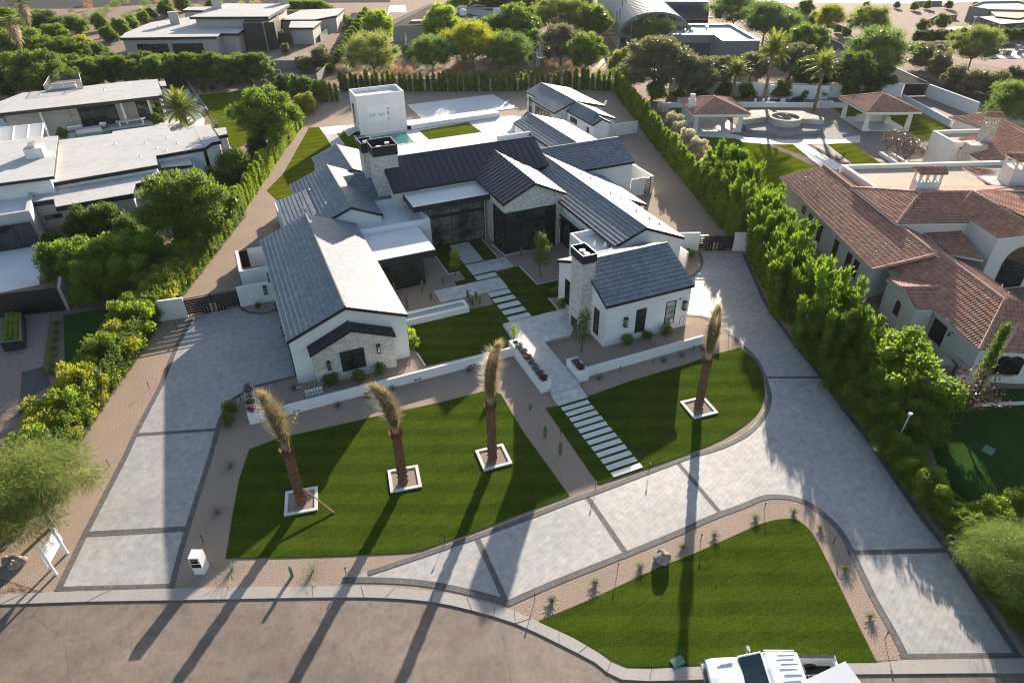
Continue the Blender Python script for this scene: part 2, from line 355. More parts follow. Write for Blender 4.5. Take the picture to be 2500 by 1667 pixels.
def m_glass(name, c, rough=.06, var=.5):
    t = NT(name); p = t.pos(); n = t.noise(p, .8, 2)
    col = t.ramp(n, [(.35, tuple(x * (1 - var) for x in c)), (.65, tuple(x * (1 + var) for x in c))]); return t.fin(col, rough, .8)
MT['glass'] = m_glass('dark_window_glass', (.018, .024, .022)); MT['glassg'] = m_glass('greenish_window_glass', (.085, .11, .09), .07, .7)  # greenish glass: reflected sky and glimpsed interior are put into the base colour
MT['glassl'] = m_glass('pale_reflecting_glass', (.20, .23, .21), .1, .5); MT['carglass'] = m_glass('windscreen_glass', (.02, .035, .04), .05, .2)
def m_water(name, c):
    t = NT(name); t.bump(t.noise(t.pos(), 3.5, 3), .03); t.fin(t.ramp(t.noise(t.pos(), .5, 3), [(.3, tuple(x * .8 for x in c)), (.7, c)]), .06, .5); return t.m
MT['water'] = m_water('pool_water', (.03, .22, .20)); MT['water2'] = m_water('trough_water', (.22, .30, .27))
# foliage
LF = {}
LF['hedge'] = leafm('hedge_leaves', (.055, .115, .015), (.105, .19, .02), (.19, .27, .03), .45)
LF['column'] = leafm('column_hedge_leaves', (.062, .115, .015), (.12, .19, .022), (.22, .28, .03), .5)
LF['vine'] = leafm('vine_leaves', (.05, .10, .018), (.085, .15, .028), (.14, .20, .04), .38)
LF['yellow'] = leafm('golden_shrub_leaves', (.11, .15, .02), (.20, .24, .03), (.32, .31, .04), .45)
LF['dark'] = leafm('dark_leaves', (.035, .070, .018), (.062, .115, .026), (.11, .165, .035), .42)
LF['mid'] = leafm('tree_leaves', (.055, .105, .018), (.095, .165, .025), (.15, .22, .035), .42)
LF['lime'] = leafm('lime_tree_leaves', (.09, .16, .02), (.16, .25, .03), (.24, .32, .05), .48)
LF['palo'] = leafm('palo_verde_leaves', (.085, .135, .04), (.145, .195, .065), (.22, .26, .095), .45, cs=.5)
LF['willow'] = leafm('feathery_green_leaves', (.06, .12, .035), (.10, .17, .05), (.15, .22, .07), .4, cs=.5)
LF['olive'] = leafm('olive_grey_leaves', (.07, .09, .055), (.12, .145, .085), (.18, .20, .13), .3)
LF['oleander'] = leafm('oleander_leaves', (.16, .19, .12), (.40, .42, .36), (.55, .55, .52), .3, cs=3.5)
LF['dry'] = leafm('dry_brush', (.16, .11, .08), (.24, .17, .12), (.30, .22, .17), .3)
LF['agave'] = leafm('agave_leaves', (.08, .12, .09), (.13, .18, .14), None, .2)
LF['palmleaf'] = leafm('palm_fronds', (.08, .12, .03), (.14, .19, .045), (.20, .24, .07), .4, cs=.6)
LF['drypalm'] = leafm('tied_palm_fronds', (.17, .16, .11), (.31, .295, .215), (.46, .445, .35), .15, cs=3.5)
LF['greenfrond'] = leafm('green_frond_tips', (.10, .13, .045), (.16, .19, .07), None, .35, cs=2)
LF['plum'] = leafm('dark_plum_leaves', (.035, .02, .022), (.08, .06, .06), (.34, .32, .33), .15, .25, .6, cs=3)
LF['flower'] = leafm('mixed_flowers', (.55, .55, .52), (.55, .12, .25), (.40, .05, .10), .3, cs=3.2)
LF['cactus'] = leafm('cactus_skin', (.07, .12, .05), (.10, .16, .07), None, .05)
# ================================================================= building helpers
def roof_face(mb, poly, mode='tile', c=.40, cw=.30):
    poly = [Vector(p) for p in poly]; n = Vector((0, 0, 0))
    for i in range(len(poly)):
        n += (poly[i] - poly[0]).cross(poly[(i + 1) % len(poly)] - poly[0])
    n.normalize()
    if n.z < 0: n = -n; poly = poly[::-1]
    s = Vector((n.x, n.y, 0)); s = (s - n * s.dot(n)).normalized(); a = n.cross(s); o = poly[0]
    uv = [((p - o).dot(a) , (p - o).dot(s)) for p in poly]; v0 = min(p[1] for p in uv); v1 = max(p[1] for p in uv)
    u0 = min(p[0] for p in uv); u1 = max(p[0] for p in uv)
    W = lambda u, v, h: o + a * u + s * v + n * h
    if mode == 'seam':
        mb.face([p + n * .02 for p in poly], uv); k = math.ceil(u0 / cw)
        while k * cw < u1:
            x = k * cw; q = clip(clip(uv, (1, 0), x - .022), (-1, 0), -(x + .022)); k += 1
            if len(q) < 3: continue
            mb.face([W(*p, .075) for p in q])
            for i in range(len(q)): mb.face([W(*q[i], .0), W(*q[(i + 1) % len(q)], .0), W(*q[(i + 1) % len(q)], .075), W(*q[i], .075)])
        return
    nr = max(1, round((v1 - v0) / c)); c = (v1 - v0) / nr
    for r in range(nr):
        a0 = v0 + r * c; q = clip(clip(uv, (0, 1), a0), (0, -1), -(a0 + c))
        if len(q) < 3: continue
        if mode == 'tile':
            H = lambda u, v: .02 + .030 * (v - a0) / c
            mb.face([W(*p, H(*p)) for p in q], [(p[0], r * .4 + .39 * (p[1] - a0) / c) for p in q])
            lo = [p for p in q if abs(p[1] - a0 - c) < 1e-6]
            if len(lo) >= 2:
                l0 = min(lo); l1 = max(lo); mb.face([W(*l0, -.01), W(*l1, -.01), W(*l1, .05), W(*l0, .05)], [(0, 0)] * 4)
        else:
            qu0 = min(p[0] for p in q); qu1 = max(p[0] for p in q); st = cw / 4; k = math.floor(qu0 / st)
            prof = [0.0, .055, .075, .055]
            def H(u, v, kk): t = (u - kk * st) / st; return prof[kk % 4] * (1 - t) + prof[(kk + 1) % 4] * t + .01 + .03 * (v - a0) / c
            while k * st < qu1:
                qq = clip(clip(q, (1, 0), k * st), (-1, 0), -(k + 1) * st)
                if len(qq) >= 3:
                    mb.face([W(*p, H(*p, k)) for p in qq], [(p[0] + .15, r * .42 + .41 * (p[1] - a0) / c) for p in qq])
                    lo = [p for p in qq if abs(p[1] - a0 - c) < 1e-6]
                    if len(lo) >= 2:
                        l0 = min(lo); l1 = max(lo); mb.face([W(*l0, -.01), W(*l1, -.01), W(*l1, H(*l1, k)), W(*l0, H(*l0, k))], [(0, 0)] * 4)
                k += 1
def under(mb, poly, t):
    poly = [Vector(p) for p in poly]
    n = (poly[1] - poly[0]).cross(poly[2] - poly[0])
    if n.z < 0: poly = poly[::-1]
    d = Vector((0, 0, t)); mb.face([p - d for p in poly][::-1])
    for i in range(len(poly)): j = (i + 1) % len(poly); mb.face([poly[i] - d, poly[j] - d, poly[j], poly[i]])
def roofs(parent, polys, mat, mode='tile', fas=.22, name='roof', caps=None, capmat=None, capr=.10, c=.40, cw=.30, fmat=None):
    mb = MB()
    for p in polys: roof_face(mb, p, mode, c, cw)
    o = mb.build(name, mat, parent)
    if fas:
        f = MB()
        for p in polys: under(f, p, fas)
        f.build('fascia', fmat or MT['fascia'], o)
    if caps:
        for a, b in caps:
            m = MB()
            a = Vector(a); b = Vector(b); L = (b - a).length; nseg = max(1, round(L / .40)); up = Vector((0, 0, .03))
            for k in range(nseg):
                p = a.lerp(b, k / nseg) + up; q = a.lerp(b, (k + 1) / nseg) + up
                m.tube([p, q], [capr * .9, capr * 1.12], 6)
            m.build('ridge_cap', capmat or MT['capstone'], o)
    return o
def gable(parent, ax, a0, a1, r, rz, eL, zL, eR, zR, mat=None, mode='tile', fas=.22, wall=None, wz=0.0, ins=(.15, .15), endins=(.12, .12), capmat=None, cw=.30, name='roof', wallname='wall'):
    sw = (lambda x, y, z: (x, y, z)) if ax == 'y' else (lambda x, y, z: (y, x, z))
    Lp = [sw(eL, a0, zL), sw(r, a0, rz), sw(r, a1, rz), sw(eL, a1, zL)]; Rp = [sw(eR, a0, zR), sw(r, a0, rz), sw(r, a1, rz), sw(eR, a1, zR)]
    o = roofs(parent, [Lp, Rp], mat or MT['tile'], mode, fas, caps=[(sw(r, a0 + .05, rz), sw(r, a1 - .05, rz))], capmat=capmat, name=name, capr=.10 if mode != 'seam' else .06, cw=cw)
    if wall:
        s0 = (rz - zL) / (r - eL); s1 = (rz - zR) / (eR - r); xl = eL + ins[0]; xr = eR - ins[1]; t = .1
        sec = [(xl, wz), (xr, wz), (xr, zR + s1 * ins[1] - t), (r, rz - t), (xl, zL + s0 * ins[0] - t)]
        mb = MB(); y0 = a0 + endins[0]; y1 = a1 - endins[1]
        A = [sw(x, y0, z) for x, z in sec]; B = [sw(x, y1, z) for x, z in sec]
        fl = ax != 'y'
        mb.face(A if not fl else A[::-1]); mb.face(B[::-1] if not fl else B)
        for i in range(5):
            j = (i + 1) % 5; q = [A[i], A[j], B[j], B[i]]; mb.face(q if fl else q[::-1])
        mb.build(wallname, wall, parent)
    return o
def offset_poly(p, d):
    n = len(p); ar = sum(p[i][0] * p[(i + 1) % n][1] - p[(i + 1) % n][0] * p[i][1] for i in range(n)); sg = 1 if ar > 0 else -1; out = []
    for i in range(n):
        a = Vector(p[i - 1][:2]); b = Vector(p[i][:2]); c = Vector(p[(i + 1) % n][:2]); e1 = (b - a).normalized(); e2 = (c - b).normalized()
        n1 = Vector((-e1.y, e1.x)) * sg; n2 = Vector((-e2.y, e2.x)) * sg; m = (n1 + n2); k = 2 / max(.3, m.dot(m)) ; out.append(b + m * d * k)
    return out
def parapet(parent, poly, zt, zr, wdt, wall, roofm, wz=0.0, name='wall'):
    poly = [Vector(p[:2]) for p in poly]
    if sum(poly[i].x * poly[(i + 1) % len(poly)].y - poly[(i + 1) % len(poly)].x * poly[i].y for i in range(len(poly))) < 0: poly = poly[::-1]
    inn = offset_poly(poly, wdt); mb = MB(); n = len(poly)
    for i in range(n):
        j = (i + 1) % n; a, b, c, d = poly[i], poly[j], inn[j], inn[i]
        mb.face([(*a, wz), (*b, wz), (*b, zt), (*a, zt)]); mb.face([(*a, zt), (*b, zt), (*c, zt), (*d, zt)]); mb.face([(*d, zt), (*c, zt), (*c, zr - .1), (*d, zr - .1)])
    o = mb.build(name, wall, parent); sheet('roof', inn, zr, roofm, parent=parent, kind=None)
    return o
def flatroof(parent, poly, z, t, inset, wall, roofm=None, fasm=None, wz=0.0, walls=True):
    poly = [Vector(p[:2]) for p in poly]
    MB().prism(poly, z - t, z - .03).build('fascia', fasm or MT['fascia'], parent)
    MB().prism(offset_poly(poly, .05), z - .02, z + .03).build('roof', roofm or MT['whiteroof'], parent)
    if walls: MB().prism(offset_poly(poly, inset), wz, z - t + .01, bottom=False).build('wall', wall, parent)
def win(parent, p, d, wd, z0, z1, nx=1, nz=1, fw=.06, glass=None, proud=.05, name='window', frame=None, pane='pane', rails=None):
    d = Vector((d[0], d[1], 0)).normalized(); n = Vector((d.y, -d.x, 0)); p = Vector((p[0], p[1], 0)); mb = MB()
    P = lambda u, z, h: p + d * u + n * h + Vector((0, 0, z))
    def bar(u0, u1, za, zb, h=proud):
        q = [P(u0, za, h), P(u1, za, h), P(u1, zb, h), P(u0, zb, h)]; b = [P(u0, za, 0), P(u1, za, 0), P(u1, zb, 0), P(u0, zb, 0)]; mb.face(q)
        for i in range(4): j = (i + 1) % 4; mb.face([b[i], b[j], q[j], q[i]])
    bar(0, wd, z0, z0 + fw); bar(0, wd, z1 - fw, z1); bar(0, fw, z0 + fw, z1 - fw); bar(wd - fw, wd, z0 + fw, z1 - fw)
    for i in range(1, nx): u = wd * i / nx; bar(u - fw * .45, u + fw * .45, z0 + fw, z1 - fw, proud * .9)
    for i in range(1, nz): z = z0 + (z1 - z0) * i / nz; bar(fw, wd - fw, z - .018, z + .018, proud * .7)
    for (za, zb) in (rails or []): bar(fw, wd - fw, za, zb, proud * 1.6)
    o = mb.build(name, frame or MT['frame'], parent); g_ = MB(); g_.face([P(.01, z0 + .01, proud * .35), P(wd - .01, z0 + .01, proud * .35), P(wd - .01, z1 - .01, proud * .35), P(.01, z1 - .01, proud * .35)])
    g_.build(pane, glass or MT['glass'], o); return o
def lantern(parent, x, y, z, n=(0, -1), h=.62, w_=.26):
    m = MB(); cx, cy = x + n[0] * .16, y + n[1] * .16; t = .025
    m.box(cx - w_ / 2, cy - w_ / 2, z + h, cx + w_ / 2, cy + w_ / 2, z + h + .06); m.box(cx - w_ / 2, cy - w_ / 2, z - .03, cx + w_ / 2, cy + w_ / 2, z)
    for a in (-1, 1):
        for b in (-1, 1): m.box(cx + a * (w_ / 2 - t) - t / 2, cy + b * (w_ / 2 - t) - t / 2, z, cx + a * (w_ / 2 - t) + t / 2, cy + b * (w_ / 2 - t) + t / 2, z + h)
    m.box(min(x, cx) - .04 * abs(n[1]), min(y, cy) - .04 * abs(n[0]), z + h * .6, max(x, cx) + .04 * abs(n[1]), max(y, cy) + .04 * abs(n[0]), z + h * .68)
    o = m.build('wall_lantern', MT['frame'], parent)
    MB().box(cx - w_ * .3, cy - w_ * .3, z + .03, cx + w_ * .3, cy + w_ * .3, z + h - .05).build('lamp_glass', MT['glassl'], o); return o
def vents(parent, pts, r=.05, h=.35):
    for p in pts: MB().tube([p, (p[0], p[1], p[2] + h)], r, 6).lathe((p[0], p[1], p[2]), [(.13, 0), (r, .1)], 8).build('roof_vent', MT['steel'], parent)
def chimney(parent, x0, y0, x1, y1, z0, z1, capz, body=None, flues=((.5, .5),)):
    o = MB().box(x0, y0, z0, x1, y1, z1).build('chimney', body or MT['stone'], parent)
    m = MB(); e = .06; t = .05; X0, Y0, X1, Y1 = x0 - e, y0 - e, x1 + e, y1 + e
    m.box(X0, Y0, z1 + .04, X1, Y0 + t, capz); m.box(X0, Y1 - t, z1 + .04, X1, Y1, capz); m.box(X0, Y0 + t, z1 + .04, X0 + t, Y1 - t, capz); m.box(X1 - t, Y0 + t, z1 + .04, X1, Y1 - t, capz)
    m.box(X0 + t, Y0 + t, z1 + .04, X1 - t, Y1 - t, z1 + .08); m.build('chimney_shroud', MT['fascia'], o)
    s = MB(); s.box(X0 - .03, Y0 - .03, z1 + .003, X1 + .03, Y1 + .03, z1 + .037)
    for zz in (capz,):
        s.box(X0 - .02, Y0 - .02, zz, X1 + .02, Y0 + .03, zz + .03); s.box(X0 - .02, Y1 - .03, zz, X1 + .02, Y1 + .02, zz + .03)
        s.box(X0 - .02, Y0 + .031, zz, X0 + .03, Y1 - .031, zz + .03); s.box(X1 - .03, Y0 + .031, zz, X1 + .02, Y1 - .031, zz + .03)
    s.build('trim', MT['steel'], o)
    for fx, fy in flues:
        c = (x0 + (x1 - x0) * fx, y0 + (y1 - y0) * fy, z1 + .08); hh = capz - z1 - .2
        MB().lathe(c, [(.12, 0), (.12, hh * .7), (.26, hh * .75), (.26, hh * .95), (0, hh)], 14).build('flue', MT['whitepaint'], o)
    return o
# ================================================================= the main house
H = thing('main_house', 'large white modern farmhouse with dark gables, centre of the photo', 'house', (15, 55, 0))
ST = MT['stucco']
# front-left wing
gable(H, 'y', 41.05, 58.6, 4.7, 5.65, .35, 3.9, 9.05, 3.9, wall=ST, endins=(.2, .1), ins=(.12, .12))
MB().prism([(1.75, 40.4), (7.65, 40.4), (7.65, 41.26), (1.75, 41.26)], 0, 2.95, bottom=False).build('stone_bay', MT['stone'], H)
sb = MB(); sb.face([(1.75, 40.4, 2.94), (7.65, 40.4, 2.94), (4.7, 40.4, 4.2)]); sb.build('stone_gable', MT['stone'], H)
roofs(H, [[(1.6, 40.1, 3.0), (4.7, 40.1, 4.33), (4.7, 41.27, 4.33), (1.6, 41.27, 3.0)], [(7.8, 40.1, 3.0), (4.7, 40.1, 4.33), (4.7, 41.27, 4.33), (7.8, 41.27, 3.0)]], MT['metalroof'], 'seam', .2, name='entry_hood', caps=[((4.7, 40.15, 4.35), (4.7, 41.25, 4.35))], capmat=MT['metalroof'], capr=.07, cw=.36)
win(H, (3.65, 40.4), (1, 0), 1.75, .75, 2.45, 2, 3, .07)
lantern(H, 2.75, 40.4, 1.35); lantern(H, 6.45, 40.4, 1.75)
for yy in (44.6, 48.4, 53.6): lantern(H, .47, yy, 2.3, (-1, 0), .7, .3)
for i, yy in enumerate((42.4, 46.1, 50.0)): MB().box(.40, yy, .02, .475, yy + 3.1, 2.6).build('garage_door', MT['fascia'], H)
# rear-left tiled wings
gable(H, 'y', 58.9, 71.4, 8.9, 5.45, 4.7, 3.85, 11.75, 4.2, wall=ST, ins=(.15, .12), endins=(.25, .1))
roofs(H, [[(2.8, 60.8, 3.75), (5.9, 60.8, 4.5), (5.9, 67.6, 4.5), (2.8, 67.6, 3.75)]], MT['tile'], name='side_roof')
MB().box(2.95, 60.95, 0, 5.2, 67.45, 3.55).build('side_wall', ST, H)
roofs(H, [[(7.4, 63.2, 3.85), (13.7, 63.2, 3.85), (13.7, 67.1, 5.5), (11.1, 67.1, 5.5)], [(7.4, 63.2, 3.85), (11.1, 67.1, 5.5), (7.4, 71.0, 3.85)], [(7.4, 71, 3.85), (11.1, 67.1, 5.5), (13.7, 67.1, 5.5), (13.7, 71, 3.85)]], MT['tile'], name='hip_roof',
      caps=[((7.4, 63.2, 3.85), (11.1, 67.1, 5.5)), ((11.1, 67.1, 5.5), (13.0, 67.1, 5.5))])
MB().box(9, 63.4, 0, 13.6, 70.8, 3.6).build('hip_wall', ST, H)
gable(H, 'y', 71.0, 80.2, 11.5, 4.7, 8.4, 3.5, 14.6, 3.5, wall=ST)
MB().box(2.8, 67.5, 0, 2.98, 71.3, 2.2).box(2.98, 71.12, 0, 4.9, 71.3, 2.2).build('patio_wall', ST, H)
# low flat roofs behind the front-left wing
parapet(H, [(7.9, 56.75), (15.75, 56.75), (15.75, 63.1), (7.9, 63.1)], 3.92, 3.35, .22, ST, MT['whiteroof'])
o = MB().box(8.6, 51.3, 2.75, 14.55, 56.74, 3.37).build('canopy', MT['fascia'], H); MB().box(8.65, 51.35, 3.38, 14.5, 56.7, 3.42).build('canopy_roof', MT['whiteroof'], o)
MB().box(9.02, 51.75, 0, 13.3, 56.7, 2.75).build('lounge_wall', ST, H)
win(H, (9.1, 51.74), (1, 0), 4.3, .02, 2.75, 3, 4, .09, proud=.08); win(H, (13.31, 51.7), (0, 1), 5.0, .02, 2.75, 3, 4, .09, proud=.08)
MB().box(13.9, 56.6, 0, 15.74, 56.74, 3.0).build('wall_panel', ST, H)
for xx in (14.85, 15.15): MB().lathe((xx, 56.55, 1.2), [(0, 0), (.08, .0), (.08, .2), (0, .2)], 8).build('spot_lamp', MT['frame'], H)
# great room: standing seam roof
gable(H, 'x', 13.4, 30.4, 64.9, 7.45, 60.8, 5.5, 69.0, 5.5, MT['metalroof'], 'seam', .25, wall=ST, capmat=MT['metalroof'], cw=.70, ins=(.35, .3), endins=(.35, .35))
MB().box(13.62, 61.05, 0, 16.2, 61.1, 5.25).build('stone_wall', MT['stone'], H)
MB().box(15.95, 58.35, 0, 22.0, 61.2, 4.9).build('entry_wall', ST, H)
o = MB().box(14.4, 57.55, 4.4, 22.35, 61.14, 4.95).build('canopy', MT['fascia'], H); MB().box(14.46, 57.61, 4.96, 22.3, 61.12, 4.99).build('canopy_roof', MT['whiteroof'], o)
win(H, (15.98, 58.34), (1, 0), 5.9, .02, 4.4, 5, 8, .09, MT['glassg'], proud=.09, rails=[(3.1, 3.42)])
# cross gable with the glazed corner
gable(H, 'y', 53.55, 64.6, 25.3, 7.05, 22.0, 5.5, 28.6, 5.5, MT['metalroof'], 'seam', .25, wall=MT['stone'], capmat=MT['metalroof'], cw=.66, ins=(.28, .28), endins=(.4, .1), wallname='stone_wall')
win(H, (22.27, 53.94), (1, 0), 5.45, .02, 4.35, 5, 6, .1, MT['glass'], proud=.1, rails=[(3.0, 3.4)]); win(H, (22.27, 56.6), (0, -1), 2.66, .02, 4.35, 2, 6, .1, MT['glass'], proud=.1, rails=[(3.0, 3.4)])
lantern(H, 28.25, 53.95, 2.0)
chimney(H, 12.5, 63.6, 14.9, 66.1, 0, 8.15, 9.15, flues=((.75, .6), (.3, .25)))
chimney(H, 12.0, 66.35, 13.15, 68.1, 0, 7.75, 8.8, flues=((.5, .7), (.55, .25)))
# right wing
gable(H, 'y', 43.2, 64.0, 31.0, 5.75, 28.0, 4.6, 35.2, 4.0, wall=ST, ins=(.6, .2), endins=(.15, .1))
roofs(H, [[(35.1, 52.7, 4.09), (37.5, 52.7, 3.05), (37.5, 61.3, 3.05), (35.1, 61.3, 4.09)]], MT['tile'], name='side_roof')
MB().box(34.9, 52.85, 0, 37.3, 61.3, 2.95).build('side_wall', ST, H)
o = MB().box(28.15, 49.7, 3.05, 28.75, 54.6, 3.35).build('canopy', MT['fascia'], H); MB().box(28.17, 49.72, 3.36, 28.6, 54.58, 3.39).build('canopy_roof', MT['paleconc'], o)
win(H, (28.58, 54.4), (0, -1), 4.4, .02, 3.0, 3, 4, .08, proud=.06)
parapet(H, [(25.8, 43.0), (29.6, 43.0), (29.6, 47.3), (25.8, 47.3)], 4.5, 4.0, .2, ST, MT['whiteroof'])
gable(H, 'x', 30.0, 41.3, 65.0, 5.9, 61.3, 4.2, 68.7, 4.2, wall=ST, endins=(.1, .15))
vents(H, [(33.0, 58.6, 5.0), (33.6, 57.6, 4.75), (33.0, 52.6, 5.0), (33.7, 51.7, 4.75), (33.0, 47.9, 5.0), (33.4, 46.3, 4.8), (33.9, 45.4, 4.6), (5.5, 66.4, 4.3), (6.2, 67.3, 4.6), (5.0, 63.2, 4.3), (7.0, 62.3, 4.9), (7.6, 60.2, 5.2), (12.0, 60.0, 3.4), (14.3, 58.6, 3.4)], h=.3)
for (x, y) in ((27.2, 45.2), (27.9, 44.6), (28.3, 44.0)): MB().lathe((x, y, 4.0), [(.22, 0), (.03, .5)], 10).build('vent_cone', MT['whitepaint'], H)
# front-right cottage wing
gable(H, 'x', 23.05, 31.1, 40.2, 5.65, 36.05, 3.85, 44.3, 3.85, wall=ST, endins=(.15, .15))
chimney(H, 22.25, 38.5, 23.35, 40.35, 0, 6.4, 7.12, flues=((.5, .65), (.55, .3)))
win(H, (25.95, 36.2), (1, 0), .9, .6, 2.75, 1, 4, .06); win(H, (28.7, 36.2), (1, 0), .95, .6, 2.75, 1, 4, .06, MT['glassl'])
win(H, (23.2, 37.9), (0, -1), .75, .5, 2.8, 1, 4, .06); win(H, (23.2, 42.9), (0, -1), .8, .5, 2.8, 1, 4, .06)
MB().box(22.2, 38.95, .15, 22.24, 39.85, 1.15).build('fireplace_opening', MT['fascia'], H)
lantern(H, 24.95, 36.2, 1.6, h=.7, w_=.3); lantern(H, 30.4, 36.2, 1.75, h=.7, w_=.3)
MB().lathe((29.95, 36.15, 2.75), [(0, 0), (.07, 0), (.07, .1), (0, .1)], 8).build('alarm_bell', MT['brownrust'], H)
mt = MB().box(29.15, 36.02, .75, 29.45, 36.19, 1.15); mt.tube([(29.3, 36.1, .75), (29.3, 36.1, .1)], .03); mt.tube([(29.7, 36.05, .4), (30.2, 36.05, .4), (30.2, 36.05, 1.1), (30.6, 36.05, 1.1), (30.6, 36.05, .1)], .03); mt.build('gas_meter', MT['steel'], H)
# flat roofs and the wing behind
flatroof(H, [(15.2, 67), (31.0, 68.8), (31.3, 75.6), (14.2, 75.6)], 3.6, .4, .4, ST)
MB().box(31.0, 77.0, 0, 36.4, 77.25, 3.95).box(31.0, 66.6, 3.2, 36.4, 77.0, 3.5).build('parapet_wall', ST, H)
gable(H, 'y', 66.0, 82.0, 37.8, 4.7, 35.4, 3.8, 43.0, 3.15, wall=ST)
vents(H, [(40.5, 79.5, 4.2), (40.9, 77.3, 4.1), (41.4, 75.2, 4.0)], h=.25)
# side court of the right wing
MB().box(41.2, 61.3, 0, 43.0, 61.5, 2.1).box(43.9, 61.3, 0, 44.2, 66.8, 2.1).box(41.2, 66.6, 0, 43.9, 66.8, 2.1).build('court_wall', ST, H)
gm = MB()
for k in range(8): gm.box(43.03, 61.36, .1 + k * .25, 43.87, 61.42, .24 + k * .25)
gm.box(43.03, 61.43, .05, 43.07, 61.47, 2.1).box(43.83, 61.43, .05, 43.87, 61.47, 2.1); gm.build('slat_gate', MT['frame'], H)
MB().box(38.9, 57.3, 0, 39.05, 60.2, 1.0).box(37.3, 57.3, 0, 38.9, 57.45, 1.0).build('low_court_wall', ST, H)
MB().box(36.4, 44.0, 0, 36.6, 46.8, 1.9).build('wing_wall', ST, H)
# left side equipment court
MB().box(-2.0, 57.3, 0, -1.75, 61.8, 1.9).box(-1.75, 57.3, 0, .45, 57.5, 1.9).box(-1.75+.8, 61.6, 0, .45, 61.8, 1.9).build('equipment_wall', ST, H)
MB().box(-1.72, 61.65, .1, -1.0, 61.7, 1.8).build('equipment_gate', MT['frame'], H)

# ---------------------------------------------------------------- pool house at the rear right
PH = thing('pool_house', 'long white tiled-gable guest house behind the main house', 'house', (47, 88, 0))
gable(PH, 'y', 95.0, 98.7, 47.4, 4.1, 44.8, 3.1, 52.4, 2.85, wall=ST)
gable(PH, 'y', 87.0, 95.02, 47.4, 4.08, 44.0, 2.78, 52.42, 2.83, wall=MT['stone'], wallname='stone_wall')
gable(PH, 'y', 79.0, 86.98, 47.4, 3.65, 45.95, 2.95, 48.7, 3.0, wall=ST)
gable(PH, 'y', 80.4, 86.96, 47.45, 3.95, 46.5, 3.2, 50.3, 2.95, wall=ST)
win(PH, (44.13, 93.6), (0, -1), 5.2, .1, 2.3, 5, 1, .07); win(PH, (44.93, 97.8), (0, -1), 1.3, .1, 2.5, 1, 1, .07); lantern(PH, 44.9, 98.4, 1.7, (-1, 0))
win(PH, (46.07, 85.8), (0, -1), 2.0, 1.7, 2.4, 2, 1, .06); win(PH, (46.07, 80.9), (0, -1), .6, 1.5, 2.2, 1, 1, .06)
vents(PH, [(49.5, 93.0, 3.6), (50.2, 91.5, 3.4), (46.9, 81.9, 3.35)], h=.25)
MB().box(50.2, 81.6, 0, 54.9, 81.8, 1.7).build('garden_wall', ST, PH)
# ---------------------------------------------------------------- fireplace tower by the pool
TW = thing('pool_tower', 'tall plain white block with roof parapet beside the pool', 'outbuilding', (21.3, 99.8, 0))
parapet(TW, [(17.7, 97.5), (24.8, 97.5), (24.8, 102.0), (17.7, 102.0)], 5.55, 5.1, .25, ST, MT['whiteroof'])
o = MB().box(19.0, 97.42, 1.75, 22.5, 97.5 - .003, 4.05).build('weatherproof_board', MT['whitepaint'], TW)
def text(parent, s, loc, size, mat, name='lettering'):
    cu = bpy.data.curves.new(name, 'FONT'); cu.body = s; cu.size = size; cu.extrude = .006; tmp = bpy.data.objects.new(name, cu); COL.objects.link(tmp)
    dg = bpy.context.evaluated_depsgraph_get(); me = bpy.data.meshes.new_from_object(tmp.evaluated_get(dg)); bpy.data.objects.remove(tmp)
    o = bpy.data.objects.new(name, me); COL.objects.link(o); o.data.materials.clear(); o.data.materials.append(mat); o.parent = parent
    o.rotation_euler = (R(90), 0, 0); o.location = Vector(loc) - wloc(parent); return o
LB = flat('blue_grey_print', (.12, .22, .32), .6, .2)
for xx in (19.2, 20.6): text(o, 'Tyvek', (xx, 97.40, 2.62), .42, LB); MB().box(xx + .02, 97.405, 2.45, xx + .75, 97.415, 2.5).build('print_line', LB, o)
for zz in (2.0, 2.6, 2.85, 3.45): MB().tube([(22.15 + .13 * math.cos(a * .785), 97.40, zz + .16 * math.sin(a * .785)) for a in range(9)], .03, 5).build('cable_coil', MT['frame'], o)
win(TW, (17.7, 100.6), (0, -1), 1.1, .3, 4.0, 1, 3, .07); lantern(TW, 24.8, 98.4, 2.3, (1, 0))
sc_ = MB(); sc_.tube([(21.3, 99.5, 5.1), (21.3, 99.5, 6.0)], .03); sc_.tube([(24, 101.2, 5.1), (24, 101.2, 5.7)], .05); sc_.build('roof_pipe', MT['steel'], TW)
for k in range(4):
    MB().box(15.9 + k * .35, 97.9, 0, 17.69, 101 - k * .45, .2 + k * .17).build('step', MT['slab'], TW)
    MB().box(24.82, 97.2, 0, 26.6 - k * .4, 99.2 + 0.3 * k, .2 + k * .17).build('step', MT['slab'], TW)
# ================================================================= ground, street, paving
S_ = 'structure'
sheet('ground', [(-700, -60), (700, -60), (900, 1200), (-900, 1200)], 0, MT['desert'])
